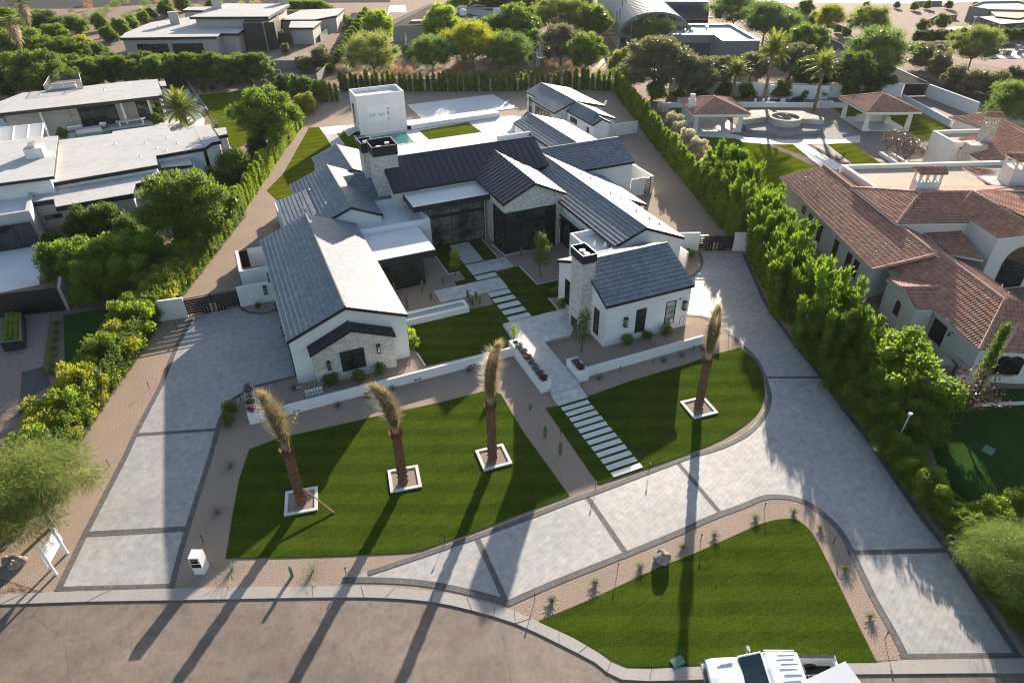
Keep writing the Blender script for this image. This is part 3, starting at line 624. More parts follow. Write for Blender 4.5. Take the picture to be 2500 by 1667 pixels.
# kerb line (land side) from left to right
KL = gs('B1', [(-700, 985), (0, 960), (360, 945), (1200, 920), (1900, 908)]) + gs('B2', [(0, 905), (250, 905), (500, 925), (760, 955), (960, 1010), (1150, 1060), (1230, 1090), (1400, 1170), (1600, 1262), (1780, 1368), (1960, 1470), (2352, 1462)]) + gs('B3', [(500, 1445), (1340, 1432), (1515, 1412), (2352, 1400), (3300, 1388)])
KR = gs('B1', [(-700, 1055), (0, 1030), (600, 1010), (1170, 1000), (1900, 986)]) + gs('B2', [(0, 980), (300, 985), (620, 1010), (900, 1070), (1200, 1160), (1500, 1300), (1750, 1430), (1930, 1545), (2352, 1550)]) + gs('B3', [(500, 1530), (1180, 1510), (2352, 1500), (3300, 1490)])
KL = smooth(KL, n=2); KR = smooth(KR, n=2)
sheet('street', KR + [Vector((90, -50, 0)), Vector((-80, -50, 0)), Vector((-80, 30, 0))], .006, MT['asphalt'])
sheet('kerb', KL + KR[::-1], .055, MT['concrete'], thick=.055)
# expansion joints in the kerb
mb = MB()
for i in range(3, len(KL) - 4, 2):
    p = KL[i]; q = min(KR, key=lambda r: (r - p).length)
    if (q - p).length > 1.35: continue
    mb.tube([p + Vector((0, 0, .056)), q + Vector((0, 0, .056))], .012, 4)
mb.build('kerb_joint', MT['paverb'], kind=S_, base=False)
# the gravel lot of the main house
LOT = gs('P', [(120, 1450), (300, 1445), (850, 1435)]) + gs('B2', [(1150, 1056), (1960, 1466)]) + gs('B3', [(1515, 1408), (2352, 1396), (2700, 1390)]) + [Vector((28.2, 4.5, 0)), Vector((31.2, 11.7, 0)), Vector((37.6, 29.9, 0)), Vector((44.0, 42.9, 0)), Vector((55, 75.5, 0)), Vector((65.5, 103.4, 0)), Vector((59, 108.3, 0)), Vector((45, 113.2, 0)), Vector((20, 125.5, 0)), Vector((11, 108, 0)), Vector((-1.2, 74, 0)), Vector((-7.2, 59, 0)), Vector((-14.4, 39.6, 0)), Vector((-17.5, 31.5, 0))]
sheet('gravel_yard', LOT, .008, MT['gravel'])
# ---- right driveway
DR_out = gs('F', [(1712, 584), (1735, 635), (1765, 700), (1828, 788), (1880, 850), (1940, 935), (2000, 1012), (2110, 1170), (2182, 1262), (2265, 1385), (2345, 1503)])
DR_in = gs('B3', [(1515, 1400), (1430, 1230), (1290, 980), (1190, 770), (1130, 640), (1060, 520), (960, 420), (860, 350), (760, 312), (640, 302), (560, 312), (480, 345), (380, 385), (285, 418), (150, 475), (0, 545)]) + gs('B2', [(2000, 690), (1500, 890), (1155, 1042)])
DR_low = gs('B2', [(1155, 1042), (960, 985), (700, 925), (470, 893), (250, 882), (0, 880)]) + gs('B1', [(2252, 896)])
DR_top = gs('B1', [(2252, 896), (2352, 866)]) + gs('B2', [(180, 800), (540, 680), (920, 550), (1250, 430), (1580, 300), (1770, 235), (2352, 15)]) + gs('B4', [(250, 1380), (430, 1290), (530, 1190), (580, 1090), (580, 1000), (545, 890), (490, 780), (400, 690), (330, 625), (285, 585)]) + gs('C4', [(1850, 485), (1790, 445), (1710, 418), (1600, 408)]) + [Vector((31.0, 39.2, 0)), Vector((31.0, 44.0, 0))] + gs('C2', [(2090, 1280), (2160, 1220), (2195, 1130), (2165, 1040)])
dr = smooth(DR_out, n=3) + smooth(DR_in, n=3) + smooth(DR_low[1:], n=3) + DR_top[1:]
sheet('driveway', dr, .014, MT['paver'])
mb = MB(); ribbon(mb, smooth(DR_out, n=3), -.32, 0, .024); ribbon(mb, smooth(DR_in, n=3), -.36, 0, .024); ribbon(mb, smooth(DR_low[:-1], n=3), 0, -.36, .028)
ribbon(mb, smooth(DR_top[2:24], n=3), -.3, 0, .032); ribbon(mb, smooth(DR_top[-4:], n=3), -.3, 0, .024)
ribbon(mb, gs('B2', [(925, 550), (1145, 1030)]), -.16, .16, .020); ribbon(mb, gs('B2', [(1692, 285), (1970, 690)]), -.16, .16, .020)
ribbon(mb, gs('B3', [(-60, 20), (275, 415)]), -.14, .14, .020); ribbon(mb, gs('B3', [(1135, 672), (1820, 655)]), -.16, .16, .020); ribbon(mb, gs('B3', [(1500, 1392), (2340, 1384)]), -.18, .18, .020)
ribbon(mb, gs('B4', [(540, 907), (1000, 907)]), -.12, .12, .020)
# ---- left driveway
DL_L = gs('B1', [(375, 938), (565, 545), (850, 0)]) + gs('R4', [(920, 1568), (1090, 1250), (1200, 980), (1310, 772)])
DL_R = gs('D1', [(1958, 1338), (1975, 1362), (2020, 1388), (2100, 1400), (2200, 1396)]) + [Vector((.44, 52.6, 0)), Vector((.44, 41.2, 0))] + gs('R4', [(2040, 1190), (1745, 1262), (1685, 1300), (1610, 1350), (1555, 1430), (1520, 1520)]) + gs('B1', [(1468, 0), (1385, 250), (1310, 500), (1200, 915)])
sheet('driveway', DL_L + DL_R, .014, MT['paver'])
ribbon(mb, DL_L, 0, -.34, .024); ribbon(mb, smooth(gs('R4', [(2040, 1190), (1745, 1262), (1685, 1300), (1610, 1350), (1555, 1430), (1520, 1520)]) + gs('B1', [(1468, 0), (1310, 500), (1200, 915)]), n=3), -.30, 0, .024)
ribbon(mb, smooth(DL_R[:5] + [Vector((.3, 52.6, 0))], n=3), -.02, .26, .03)
ribbon(mb, gs('B1', [(590, 545), (1300, 506)]), -.2, .2, .020); ribbon(mb, gs('B1', [(400, 928), (1190, 906)]), -.2, .2, .020); ribbon(mb, gs('F', [(308, 999), (508, 986)]), -.16, .16, .020)
mb.build('driveway_border', MT['paverb'], kind=S_, base=False)
# ---- lawns
def lawn(pts, mat='grass', z=.045, name='lawn'): return sheet(name, pts, z, MT[mat], thick=.045)
L1 = gs('F', [(573, 1032)]) + gs('F', [(640, 1007), (740, 985), (836, 963), (915, 945), (1010, 925), (1118, 897), (1150, 905)]) + gs('F', [(1200, 990), (1308, 1139)]) + gs('B2', [(1330, 370), (920, 530), (740, 590), (560, 655), (470, 672), (200, 685), (0, 692)]) + gs('F', [(800, 1276), (660, 1280), (519, 1283), (533, 1190), (550, 1100)])
L1 = [L1[0]] + smooth(L1[1:7], n=2) + L1[7:]
lawn(L1)
L2 = smooth(gs('F', [(1283, 932), (1345, 912), (1400, 893), (1460, 872), (1560, 842), (1640, 815), (1700, 799)]), n=2) + smooth(gs('F', [(1700, 799), (1728, 822), (1745, 845), (1755, 882), (1754, 918), (1735, 955), (1680, 997), (1600, 1035), (1475, 1080), (1375, 1113)]), n=3)[1:] + gs('F', [(1253, 938)])
lawn(L2)
L3 = smooth(gs('B2', [(1362, 1140), (1700, 1000), (2000, 860), (2260, 742)]) + gs('B3', [(0, 712), (240, 607), (420, 525), (560, 468), (650, 445), (740, 440), (800, 455), (860, 500), (920, 580), (980, 700), (1090, 920), (1200, 1150), (1338, 1428)]), n=3) + gs('B3', [(700, 1440), (20, 1450)]) + gs('B2', [(2200, 1458), (1975, 1462), (1785, 1362), (1600, 1255), (1400, 1163)])
lawn(L3)
lawn([(9.4, 45.2), (17.6, 45.6), (17.95, 49.5 - 3.0), (20.0, 49.5 - 3.0 + 1.2)][:0] + gs('C3', [(1345, 293), (2030, 148), (2030, 130)]) + [Vector((17.9, 47.6, 0)), Vector((19.9, 47.6, 0))] + gs('C2', [(235, 1235), (460, 1177), (635, 1355), (835, 1308)]) + gs('C4', [(548, 250), (465, 260), (552, 378)]) + [Vector((20.1, 42.25, 0)), Vector((17.1, 42.25, 0))] + gs('C3', [(2174, 440), (2174, 490), (1480, 652), (1405, 545), (1335, 440)]))
lawn([(15.9, 58.2), (21.4, 58.2), (21.4, 53.45), (20.1, 53.45), (20.1, 50.0), (15.9, 50.0), (15.9, 50.8), (17.0, 50.9), (17.0, 52.4), (15.9, 52.5)])
mb = MB()
for a in ([(21.4, 58.0), (21.4, 53.5)], [(15.9, 58.0), (15.9, 52.45), (17.0, 52.4)], [tuple(p[:2]) for p in gs('C2', [(460, 1177), (635, 1355), (835, 1308)])], [tuple(p[:2]) for p in gs('C4', [(465, 260), (560, 378)])], [tuple(p[:2]) for p in gs('C3', [(1475, 652), (1405, 545)])], [(28.3, 54.1), (22.2, 53.75), (21.9, 56.6)]):
    ribbon(mb, [Vector((*p, 0)) for p in a], -.05, .05, .07, .07)
mb.build('lawn_edging', MT['paleconc'], kind=S_, base=False)
# rear lawns, pool terrace, court slab
ter = gs('E1', [(140, 620), (350, 598), (560, 590), (1190, 590), (1200, 650), (1850, 560), (2352, 480)]) + [Vector((45, 92.5, 0)), Vector((45.5, 78, 0)), Vector((38, 77, 0)), Vector((15, 79, 0))] + gs('E1', [(660, 890), (610, 800), (500, 662), (205, 712)])
sheet('pool_terrace', ter, .02, MT['paleconc'])
lawn(gs('R1', [(1840, 1310), (1950, 1200), (2130, 880)]) + gs('E1', [(10, 622), (135, 620), (205, 714), (500, 664), (608, 800), (630, 850)]) + [Vector((8.6, 80.0, 0)), Vector((8.6, 71.6, 0)), Vector((4.7, 71.4, 0))], 'grass2')
lawn(gs('E1', [(1290, 660), (1850, 565), (2000, 672), (1400, 757)]), 'grass2', .055)
sheet('court_slab', gs('E1', [(1150, 365), (2130, 245), (2420, 400), (1330, 535)]), .10, MT['paleconc'], thick=.1)
for k in range(11):
    a = g('E1', 205 + 7.5 * k, 712 + 12.5 * k); b = g('E1', 340 + 8.5 * k, 695 + 11.5 * k); v = (b - a).normalized() * 1.0
    MB().obox(((a + b) / 2) + Vector((0, 0, .04)), (b - a).length, .62, .06, math.atan2(b.y - a.y, b.x - a.x)).build('stepping_stone', MT['slab'], label='narrow pale slab in the ladder of slabs on the rear lawn', cat='paving slab', group='rear lawn stepping slabs')
PW = gs('E1', [(535, 672), (620, 662), (685, 738), (1120, 672), (1228, 790), (1000, 822), (640, 868)])
sheet('pool_water', PW, .035, MT['water'])
mb = MB(); ribbon(mb, PW + [PW[0]], -.02, .35, .06, .05); mb.build('pool_coping', MT['slab'], kind=S_, base=False)
pl = thing('terrace_wall', 'long low white retaining wall with slat shadows beside the court slab', 'wall', g('E1', 1700, 560))
a, b = g('E1', 1195, 648), g('E1', 2215, 500); v = (b - a).normalized()
MB().obox((a + b) / 2 + Vector((0, .9, .35)), (b - a).length, 1.6, .70, math.atan2(v.y, v.x)).build('wall', MT['stucco'], pl)
for k in range(26):
    p = a.lerp(b, (k + .5) / 26) + Vector((-v.y, v.x, 0)) * 2.1; MB().obox(p + Vector((0, 0, .66)), .5, .9, .1, math.atan2(v.y, v.x)).build('coping_slab', MT['slab'], pl)
# ---- stone paths of the front
def slab(poly, label, group, z=.09, name='paving_slab'): return MB().prism(poly, .0, z).build(name, MT['slab'], label=label, cat='paving slab', group=group)
for k in range(12):
    y = 30.98 - k * .615; MB().box(16.8, y - .40, 0, 18.9, y, .085).build('stepping_stone', MT['slab'], label='pale stepping slab on the front lawn below the stone steps', cat='paving slab', group='front lawn stepping slabs')
for k in range(5):
    y = 42.55 + k * 1.08; MB().box(17.9, y, 0, 19.9, y + .68, .085).build('stepping_stone', MT['slab'], label='broad stepping slab between the courtyard pool of grass and entrance landing', cat='paving slab', group='courtyard stepping slabs')
sheet('courtyard_landing', [(13.6, 47.85), (20.0, 47.85), (20.0, 49.95), (13.6, 49.95)], .085, MT['travertine'], thick=.08)
sheet('courtyard_landing', [(17.9, 50.2), (20, 50.2), (20, 50.95), (17.9, 50.95)], .085, MT['slab'], thick=.08)
sheet('courtyard_landing', [(17.9, 51.25), (22.1, 51.4), (22.0, 53.4), (17.9, 53.4)], .085, MT['travertine'], thick=.08)
sheet('courtyard_landing', [(17.9, 53.7), (19.9, 53.7), (19.9, 58.0), (17.9, 58.0)], .085, MT['travertine'], thick=.08)
sheet('entrance_walk', [(17.1, 38.6), (16.85, 38.6), (16.85, 32.45), (19.1, 32.45), (19.1, 38.4), (21.4, 38.4), (23.2, 40.4), (23.2, 42.2), (17.1, 42.15)], .30, MT['travertine'], thick=.30)
st = thing('entrance_steps', 'two wide travertine steps from the entrance walk down to the lawn', 'steps', (17.9, 31.8, 0))
MB().box(16.75, 31.85, 0, 19.05, 32.44, .20).build('step', MT['travertine'], st); MB().box(16.72, 31.2, 0, 19.05, 31.84, .12).build('step', MT['travertine'], st)
# ---- garden walls, planters
def wall_seg(mb, a, b, h, t=.2, z0=0.0):
    a, b = Vector(a[:2]), Vector(b[:2]); d = (b - a); L = d.length; c = (a + b) / 2
    mb.obox((c.x, c.y, z0 + h / 2), L, t, h, math.atan2(d.y, d.x)); return mb
ST = MT['stucco']
wa = thing('garden_wall', 'long low white wall in front of the left gable', 'wall', (6, 38.1, 0))
m = wall_seg(MB(), (-2.55, 38.1), (16.4, 38.1), .80); m.build('wall', ST, wa)
for x in (-.4, 4.6, 8.3, 12.6): MB().box(x, 37.97, .12, x + .22, 38.0 + .003, .22).box(x + .3, 37.97, .12, x + .52, 38.003, .22).build('step_light', MT['frame'], wa)
wb = thing('garden_wall', 'low white wall in front of the right cottage wing', 'wall', (26, 33.4, 0))
m = wall_seg(MB(), (20.1, 33.45), (32.2, 33.45), .80); m.build('wall', ST, wb); MB().obox((32.0, 34.15, .42), .2, 1.2, .84, .25).build('wall_return', ST, wb)
def planter(label, x0, y0, x1, y1, h, n, dx, rot=None):
    t = thing('flower_planter', label, 'planter', ((x0 + x1) / 2, (y0 + y1) / 2, 0)); m = MB(); e = .2
    m.box(x0, y0, 0, x1, y0 + e, h); m.box(x0, y1 - e, 0, x1, y1, h); m.box(x0, y0 + e, 0, x0 + e, y1 - e, h); m.box(x1 - e, y0 + e, 0, x1, y1 - e, h); m.build('planter_box', ST, t)
    MB().box(x0 + e, y0 + e, 0, x1 - e, y1 - e, h - .1).build('soil', MT['mulch'], t); return t
planter('long white planter of flowers left of the entrance steps', 16.25, 33.0, 17.05, 38.9, .9, 6, 1)
planter('short white planter of flowers right of the entrance steps', 19.2, 33.0, 20.1, 34.85, .95, 3, 1)
planter('white planter box at the left end of the front wall', -3.25, 38.0, -2.6, 41.65, .85, 4, 1)
tr = thing('water_trough', 'long white water trough beside the courtyard lawn', 'water feature', (12.6, 46, 0)); m = MB()
m.box(9.1, 45.35, 0, 15.35, 45.6, .6); m.box(9.1, 46.4, 0, 15.35, 46.65, .6); m.box(15.1, 45.6, 0, 15.35, 46.4, .6); m.box(9.1, 45.6, 0, 9.3, 46.4, .6); m.build('basin', ST, tr)
sheet('water', [(9.3, 45.6), (15.1, 45.6), (15.1, 46.4), (9.3, 46.4)], .48, MT['water2'], parent=tr, kind=None)
# ---- gates
def gate(name, label, a, b, h, leaf=2, flip=False, posts=True):
    a, b = Vector(a[:2]), Vector(b[:2]); d = (b - a); L = d.length; d.normalize(); rz = math.atan2(d.y, d.x)
    t = thing(name, label, 'gate', (*((a + b) / 2), 0))
    for s in range(leaf):
        m = MB(); p0 = a + d * (L * s / leaf); W = L / leaf - .03
        def bar(u0, z0, u1, z1, th=.065):
            c = p0 + d * ((u0 + u1) / 2); LL = math.hypot(u1 - u0, z1 - z0) + th; m.obox((c.x, c.y, (z0 + z1) / 2), LL, .045, th, rz, 0, -math.atan2(z1 - z0, u1 - u0))
        bar(0, .08, W, .08); bar(0, h - .04, W, h - .04); bar(.03, .08, .03, h - .04); bar(W, .08, W, h - .04)
        mir = (lambda u: W - u) if s == 0 else (lambda u: u)
        nb = 7
        for k in range(1, nb):
            z = .08 + (h - .1) * k / nb
            if k > nb - 4: bar(.03, z, W, z, .195)
            else: u = .1 + .25 * (nb - 4 - k) ; u = u + .25; bar(mir(u), .1, mir(u), z, .19) ; bar(mir(u), z, mir(W), z, .19)
        m.build('gate_leaf', MT['frame'], t)
    return t
gate('driveway_gate', 'black double gate with stepped bars across the left driveway', (-6.7, 54.55), (-2.55, 54.45), 1.75)
wc = thing('gate_wall', 'white wall joining the left driveway gate to the house', 'wall', (-1, 54.5, 0)); wall_seg(MB(), (-2.5, 54.45), (.42, 54.4), 1.9, .22).build('wall', ST, wc); lantern(wc, -.25, 54.33, .9, (0, -1), .7, .3)
wall_seg(MB(), (-9.3, 54.9), (-6.75, 54.55), 1.9, .22).build('gate_wall', ST, label='short white wall between the left hedge and the driveway gate', cat='wall')
gate('driveway_gate', 'black double gate with stepped bars across the right driveway', (40.1, 46.85), (43.05, 45.5), 1.72)
wall_seg(MB(), (36.0, 48.5), (40.05, 46.9), 1.95, .22).build('gate_wall', ST, label='white wall between the right wing and its driveway gate', cat='wall')
wall_seg(MB(), (43.1, 45.45), (44.9, 44.7), 1.95, .22).build('gate_wall', ST, label='short white wall between the right driveway gate and the hedge', cat='wall')
# ---- boundary walls behind the hedges
MB_ = MB(); wall_seg(MB_, (20.5, 125.2), (45, 113), 1.9); wall_seg(MB_, (45, 113), (59.2, 107.9), 1.9); wall_seg(MB_, (59.2, 107.9), (65.2, 103.5), 1.9)
MB_.build('boundary_wall', MT['stucco2'], label='pale wall behind the rear row of column hedge plants', cat='wall')
m = MB(); RW = [(65.2, 103.5), (55.2, 75.5), (44.6, 42.7), (38.3, 29.8), (31.8, 11.5), (29.2, 4)]
for k, (a, b) in enumerate(zip(RW, RW[1:])): wall_seg(m, a, b, 1.8 if k < 3 else 1.35)
m.build('boundary_wall', MT['stucco2'], label='white wall mostly hidden by the hedge along the right driveway', cat='wall')
m = MB(); LW = [(10.6, 107.5), (-1.5, 74.2), (-7.5, 59.2), (-9.4, 54.8), (-14.8, 39.6), (-17.8, 31.5)]
for a, b in zip(LW, LW[1:]): wall_seg(m, a, b, 2.05)
m.build('boundary_wall', MT['stucco2'], label='white wall half covered by climbing plants along the left driveway', cat='wall')
# ================================================================= plants
def leafcloud(clumps, L, W, up=0.0, spread=.8, hang=0.0, core=True, seed=1, shell=(.72, 1.08), corescale=.74):
    rng = np.random.default_rng(seed); mb = MB(); VV = []
    for (c, r, n) in clumps:
        r = np.array(r if hasattr(r, '__len__') else (r, r, r), float); d = rng.normal(size=(n, 3)); d /= np.linalg.norm(d, axis=1)[:, None]
        rad = rng.uniform(shell[0], shell[1], (n, 1)); P = np.array(c) + d * r * rad
        D = d * .55 + rng.normal(size=(n, 3)) * spread * .5 + np.array([0, 0, up]); D /= np.linalg.norm(D, axis=1)[:, None]
        N = rng.normal(size=(n, 3)); S = np.cross(D, N); S /= np.linalg.norm(S, axis=1)[:, None] + 1e-9
        l = L * rng.uniform(.6, 1.25, (n, 1)); w_ = W * rng.uniform(.7, 1.2, (n, 1)); dn = np.array([0, 0, -hang]) * l
        q = np.stack([P, P + D * l * .5 + S * w_ / 2 + dn * .2, P + D * l + dn, P + D * l * .5 - S * w_ / 2 + dn * .2], axis=1); VV.append(q.reshape(-1, 3))
    V = np.concatenate(VV); n = len(V) // 4; mb.v = [tuple(x) for x in V.tolist()]; mb.f = [(4 * i, 4 * i + 1, 4 * i + 2, 4 * i + 3) for i in range(n)]; mb.uv = [(0, 0)] * (4 * n)
    if core:
        for (c, r, nn) in clumps:
            r = np.array(r if hasattr(r, '__len__') else (r, r, r), float) * corescale
            b = len(mb.v); K, Jn = 7, 4; mb.v.append((c[0], c[1], c[2] - r[2]))
            for j in range(1, Jn):
                th = math.pi * j / Jn
                for k in range(K):
                    ph = 6.2832 * (k + .5 * (j % 2)) / K; q = rng.uniform(.82, 1.1); mb.v.append((c[0] + r[0] * q * math.sin(th) * math.cos(ph), c[1] + r[1] * q * math.sin(th) * math.sin(ph), c[2] - r[2] * q * math.cos(th)))
            mb.v.append((c[0], c[1], c[2] + r[2])); last = len(mb.v) - 1
            for k in range(K):
                k2 = (k + 1) % K; mb.f.append((b, b + 1 + k2, b + 1 + k)); mb.uv += [(0, 0)] * 3
                for j in range(Jn - 2): mb.f.append((b + 1 + j * K + k, b + 1 + j * K + k2, b + 1 + (j + 1) * K + k2, b + 1 + (j + 1) * K + k)); mb.uv += [(0, 0)] * 4
                mb.f.append((b + 1 + (Jn - 2) * K + k, b + 1 + (Jn - 2) * K + k2, last)); mb.uv += [(0, 0)] * 3
    return mb
KIND = {}
def defkind(name, parts, zc, r): KIND[name] = ([(pn, mk_mesh(pn, mb), mat) for pn, mb, mat in parts], zc, r)
def mk_mesh(name, mb):
    me = bpy.data.meshes.new(name); me.from_pydata(mb.v, [], mb.f); me.materials.append(MT['bark']); me.update(); return me
def place(kind, loc, s, rz=None, name='tree', label=None, cat='tree', group=None, leaf=None, lean=(0, 0), sz=None):
    parts, zc, r = KIND[kind]; e = thing(name, label, cat, loc, group); e.rotation_euler = (lean[0], lean[1], random.uniform(0, 6.28) if rz is None else rz); e.scale = (s * random.uniform(.88, 1.14), s * random.uniform(.88, 1.14), s * (sz or 1)) if kind[:5] in ('round', 'wispy', 'bush0', 'bush1') else (s, s, s * (sz or 1))
    for pn, me, mat in parts:
        o = bpy.data.objects.new(pn, me); COL.objects.link(o); o.parent = e; o.material_slots[0].link = 'OBJECT'
        o.material_slots[0].material = (LF[leaf] if leaf and pn in ('crown', 'foliage') else mat)
    return e
FWD = np.array(M[:, 2])
def at(kind, fx, fy, fr, c='F', sz=1.0):
    """crown centre and radius as surveyed; returns (loc, scale)"""
    zc, r = KIND[kind][1], KIND[kind][2]; s = 1.0; k = CR[c][2]
    for _ in range(8):
        q = g(c, fx, fy, zc * s * sz); dep = float(np.dot(FWD, np.array(q) - CAM)); s = (fr / k) * dep / FPX / r
    q = g(c, fx, fy, zc * s * sz); return (q.x, q.y, 0), s
def put(kind, fx, fy, fr, c='F', **kw):
    loc, s = at(kind, fx, fy, fr, c, kw.get('sz') or 1.0); return place(kind, loc, s, **kw)
def limbs(seed, top, spread, r0, n=6, z0=0):
    rng = random.Random(seed); mb = MB(); base = Vector((0, 0, z0)); f = Vector((rng.uniform(-.15, .15), rng.uniform(-.15, .15), top * .35)); mb.tube([base, f * .5, f], [r0, r0 * .85, r0 * .7], 7)
    for k in range(n):
        a = 6.28 * k / n + rng.uniform(-.4, .4); e = Vector((math.cos(a) * spread * rng.uniform(.6, 1), math.sin(a) * spread * rng.uniform(.6, 1), top * rng.uniform(.75, 1.05))); m_ = f.lerp(e, .5) + Vector((0, 0, -top * .05)); mb.tube([f * .9, m_, e], [r0 * .55, r0 * .35, r0 * .1], 5)
        for j in range(3):
            t = f.lerp(e, rng.uniform(.4, .8)); e2 = t + Vector((rng.uniform(-1, 1), rng.uniform(-1, 1), rng.uniform(.2, 1))) * spread * .4; mb.tube([t, e2], [r0 * .2, r0 * .06], 4)
    return mb
def clumps_round(seed, R_, H_, zc, n, per, rc):
    rng = random.Random(seed); out = []
    for k in range(n):
        z = -0.75 + 1.7 * (k + .5) / n; a = k * 2.399 + rng.uniform(-.3, .3); rr = math.sqrt(max(0.05, 1 - min(1, z) ** 2)) * rng.uniform(.35, 1.12)
        out.append(((R_ * rr * math.cos(a), R_ * rr * math.sin(a), zc + H_ * z * .8 + rng.uniform(-.25, .35)), (rc * rng.uniform(.75, 1.25),) * 2 + (rc * rng.uniform(.6, .95),), per))
    return out
for i in range(3):
    defkind('round%d' % i, [('trunk', limbs(i, 4.4, 1.9, .16), MT['bark']), ('crown', leafcloud(clumps_round(i, 2.4, 2.35, 3.2, 46, 270, .66), .27, .085, up=.45, seed=i), LF['mid'])], 3.3, 2.85)
for i in range(2):
    cl = clumps_round(20 + i, 2.9, 2.1, 3.3, 46, 330, .80); defkind('wispy%d' % i, [('trunk', limbs(30 + i, 4.2, 2.5, .13, 8), MT['palebark']), ('crown', leafcloud(cl, .42, .05, up=.5, hang=.15, seed=40 + i, shell=(.3, 1.25), core=True, corescale=.5), LF['palo'])], 3.4, 3.3)
cl = clumps_round(77, 3.2, 1.9, 4.1, 46, 620, .95)
defkind('wispyfine', [('trunk', limbs(33, 4.2, 2.6, .17, 9), MT['palebark']), ('crown', leafcloud(cl, .48, .028, up=.1, hang=.35, seed=55, shell=(.2, 1.3), core=False), LF['palo'])], 4.1, 3.6)
for i in range(2):
    defkind('bush%d' % i, [('foliage', leafcloud(clumps_round(60 + i, 1.25, 1.25, 1.35, 26, 230, .52) + [((0, 0, .9), (1.1, 1.1, .9), 300)], .16, .09, up=.1, seed=60 + i), LF['hedge'])], 1.35, 1.55)
for i in range(3):
    rg = random.Random(i); cl = [((rg.uniform(-.06, .06), rg.uniform(-.06, .06), .3 + k * .34), (.40 - .012 * k * (k > 5), .40, .30), 95) for k in range(8)] + [((0, 0, 2.95), (.24, .24, .32), 80)]
    defkind('column%d' % i, [('foliage', leafcloud(cl, .20, .10, up=.7, seed=80 + i, corescale=.8), LF['column'])], 1.6, .5)
for i in range(3):
    rg = random.Random(50 + i); cl = []
    for q in range(8):
        px_, py_ = rg.uniform(-.6, .6), rg.uniform(-.5, .5); hh_ = rg.uniform(2.9, 4.1)
        cl += [((px_ * (1 + .12 * k) + rg.uniform(-.06, .06), py_ * (1 + .12 * k) + rg.uniform(-.06, .06), .3 + k * hh_ / 8), (.34 - .022 * max(0, k - 4), .34 - .022 * max(0, k - 4), .36), 60) for k in range(8)]
    defkind('tallhedge%d' % i, [('foliage', leafcloud(cl, .24, .06, up=1.1, seed=90 + i, corescale=.8), LF['hedge'])], 2.1, 1.05)
for i in range(2):
    rg = random.Random(5 + i); cl = [((rg.uniform(-.12, .12), rg.uniform(-.05, .05), .25 + k * .28), (.40 + .05 * rg.random(), .22, .26), 85) for k in range(8)]
    defkind('vine%d' % i, [('foliage', leafcloud(cl, .15, .10, up=-.1, seed=110 + i, core=True, corescale=.6), LF['vine'])], 1.3, .5)
defkind('shrub', [('foliage', leafcloud([((0, 0, .45), (.45, .45, .42), 260), ((.2, .1, .6), .28, 90), ((-.2, -.1, .55), .28, 90)], .13, .06, up=.2, seed=7), LF['mid'])], .5, .55)
defkind('wild', [('foliage', leafcloud([((0, 0, .7), (.9, .9, .6), 420), ((.5, .1, .8), .5, 150), ((-.4, -.3, .9), .5, 150)], .30, .035, up=.5, seed=8, shell=(.2, 1.1), core=False), LF['olive'])], .8, 1.05)
defkind('upright', [('trunk', limbs(4, 2.2, .35, .05, 4), MT['bark']), ('crown', leafcloud([((.1 * math.sin(k), .1 * math.cos(k * 2), 1.1 + k * .3), (.5 - .04 * k, .5 - .04 * k, .3), 150) for k in range(6)], .22, .05, up=.1, hang=.3, seed=9, core=False, shell=(.3, 1.1)), LF['mid'])], 1.9, .6)
cl = [((0, 0, .5 + k * .42), (.34 - .012 * k, .34 - .012 * k, .35), 110) for k in range(11)]
defkind('cypress', [('foliage', leafcloud(cl, .18, .05, up=1.2, seed=10), LF['dark'])], 2.6, .4)
cl = clumps_round(12, 1.5, 1.4, 2.8, 14, 75, .7)
defkind('plum', [('trunk', limbs(14, 3.4, 1.3, .07, 9), MT['bark']), ('crown', leafcloud(cl, .17, .10, seed=12, core=False, shell=(.2, 1.2)), LF['plum'])], 2.7, 1.8)
def blades(n, L, W, tilt=(.25, 1.1), seed=0, seg=3, z0=0, r0=.03, droop=.25, curl=1.0):
    rng = random.Random(seed); mb = MB()
    for k in range(n):
        a = 2.399 * k; t = tilt[0] + (tilt[1] - tilt[0]) * (k + .5) / n; l = L * rng.uniform(.8, 1.1); pts = []
        for i in range(seg + 1):
            u = i / seg; tt = t + droop * u * u; pts.append(Vector((math.cos(a) * (r0 + l * u * math.sin(tt)), math.sin(a) * (r0 + l * u * math.sin(tt)), z0 + l * u * math.cos(tt))))
        side = Vector((-math.sin(a), math.cos(a), 0)); ws = [W * (.8 if i == 0 else 1 - (i / seg) ** 2 * .95) for i in range(seg + 1)]
        for i in range(seg):
            A, B = pts[i], pts[i + 1]; up = Vector((0, 0, W * .35 * curl))
            mb.face([A - side * ws[i] / 2 + up, A, B, B - side * ws[i + 1] / 2 + up * (1 - i / seg)]); mb.face([A, A + side * ws[i] / 2 + up, B + side * ws[i + 1] / 2 + up * (1 - i / seg), B])
    return mb
defkind('agave', [('foliage', blades(26, .55, .09, seed=1), LF['agave'])], .25, .5)
defkind('yucca', [('foliage', blades(34, 1.0, .03, (.15, 1.2), seed=2, droop=.5), LF['agave'])], .4, .9)
defkind('grassclump', [('foliage', blades(80, .9, .02, (.1, 1.2), seed=3, droop=.9), LF['mid'])], .4, .7)
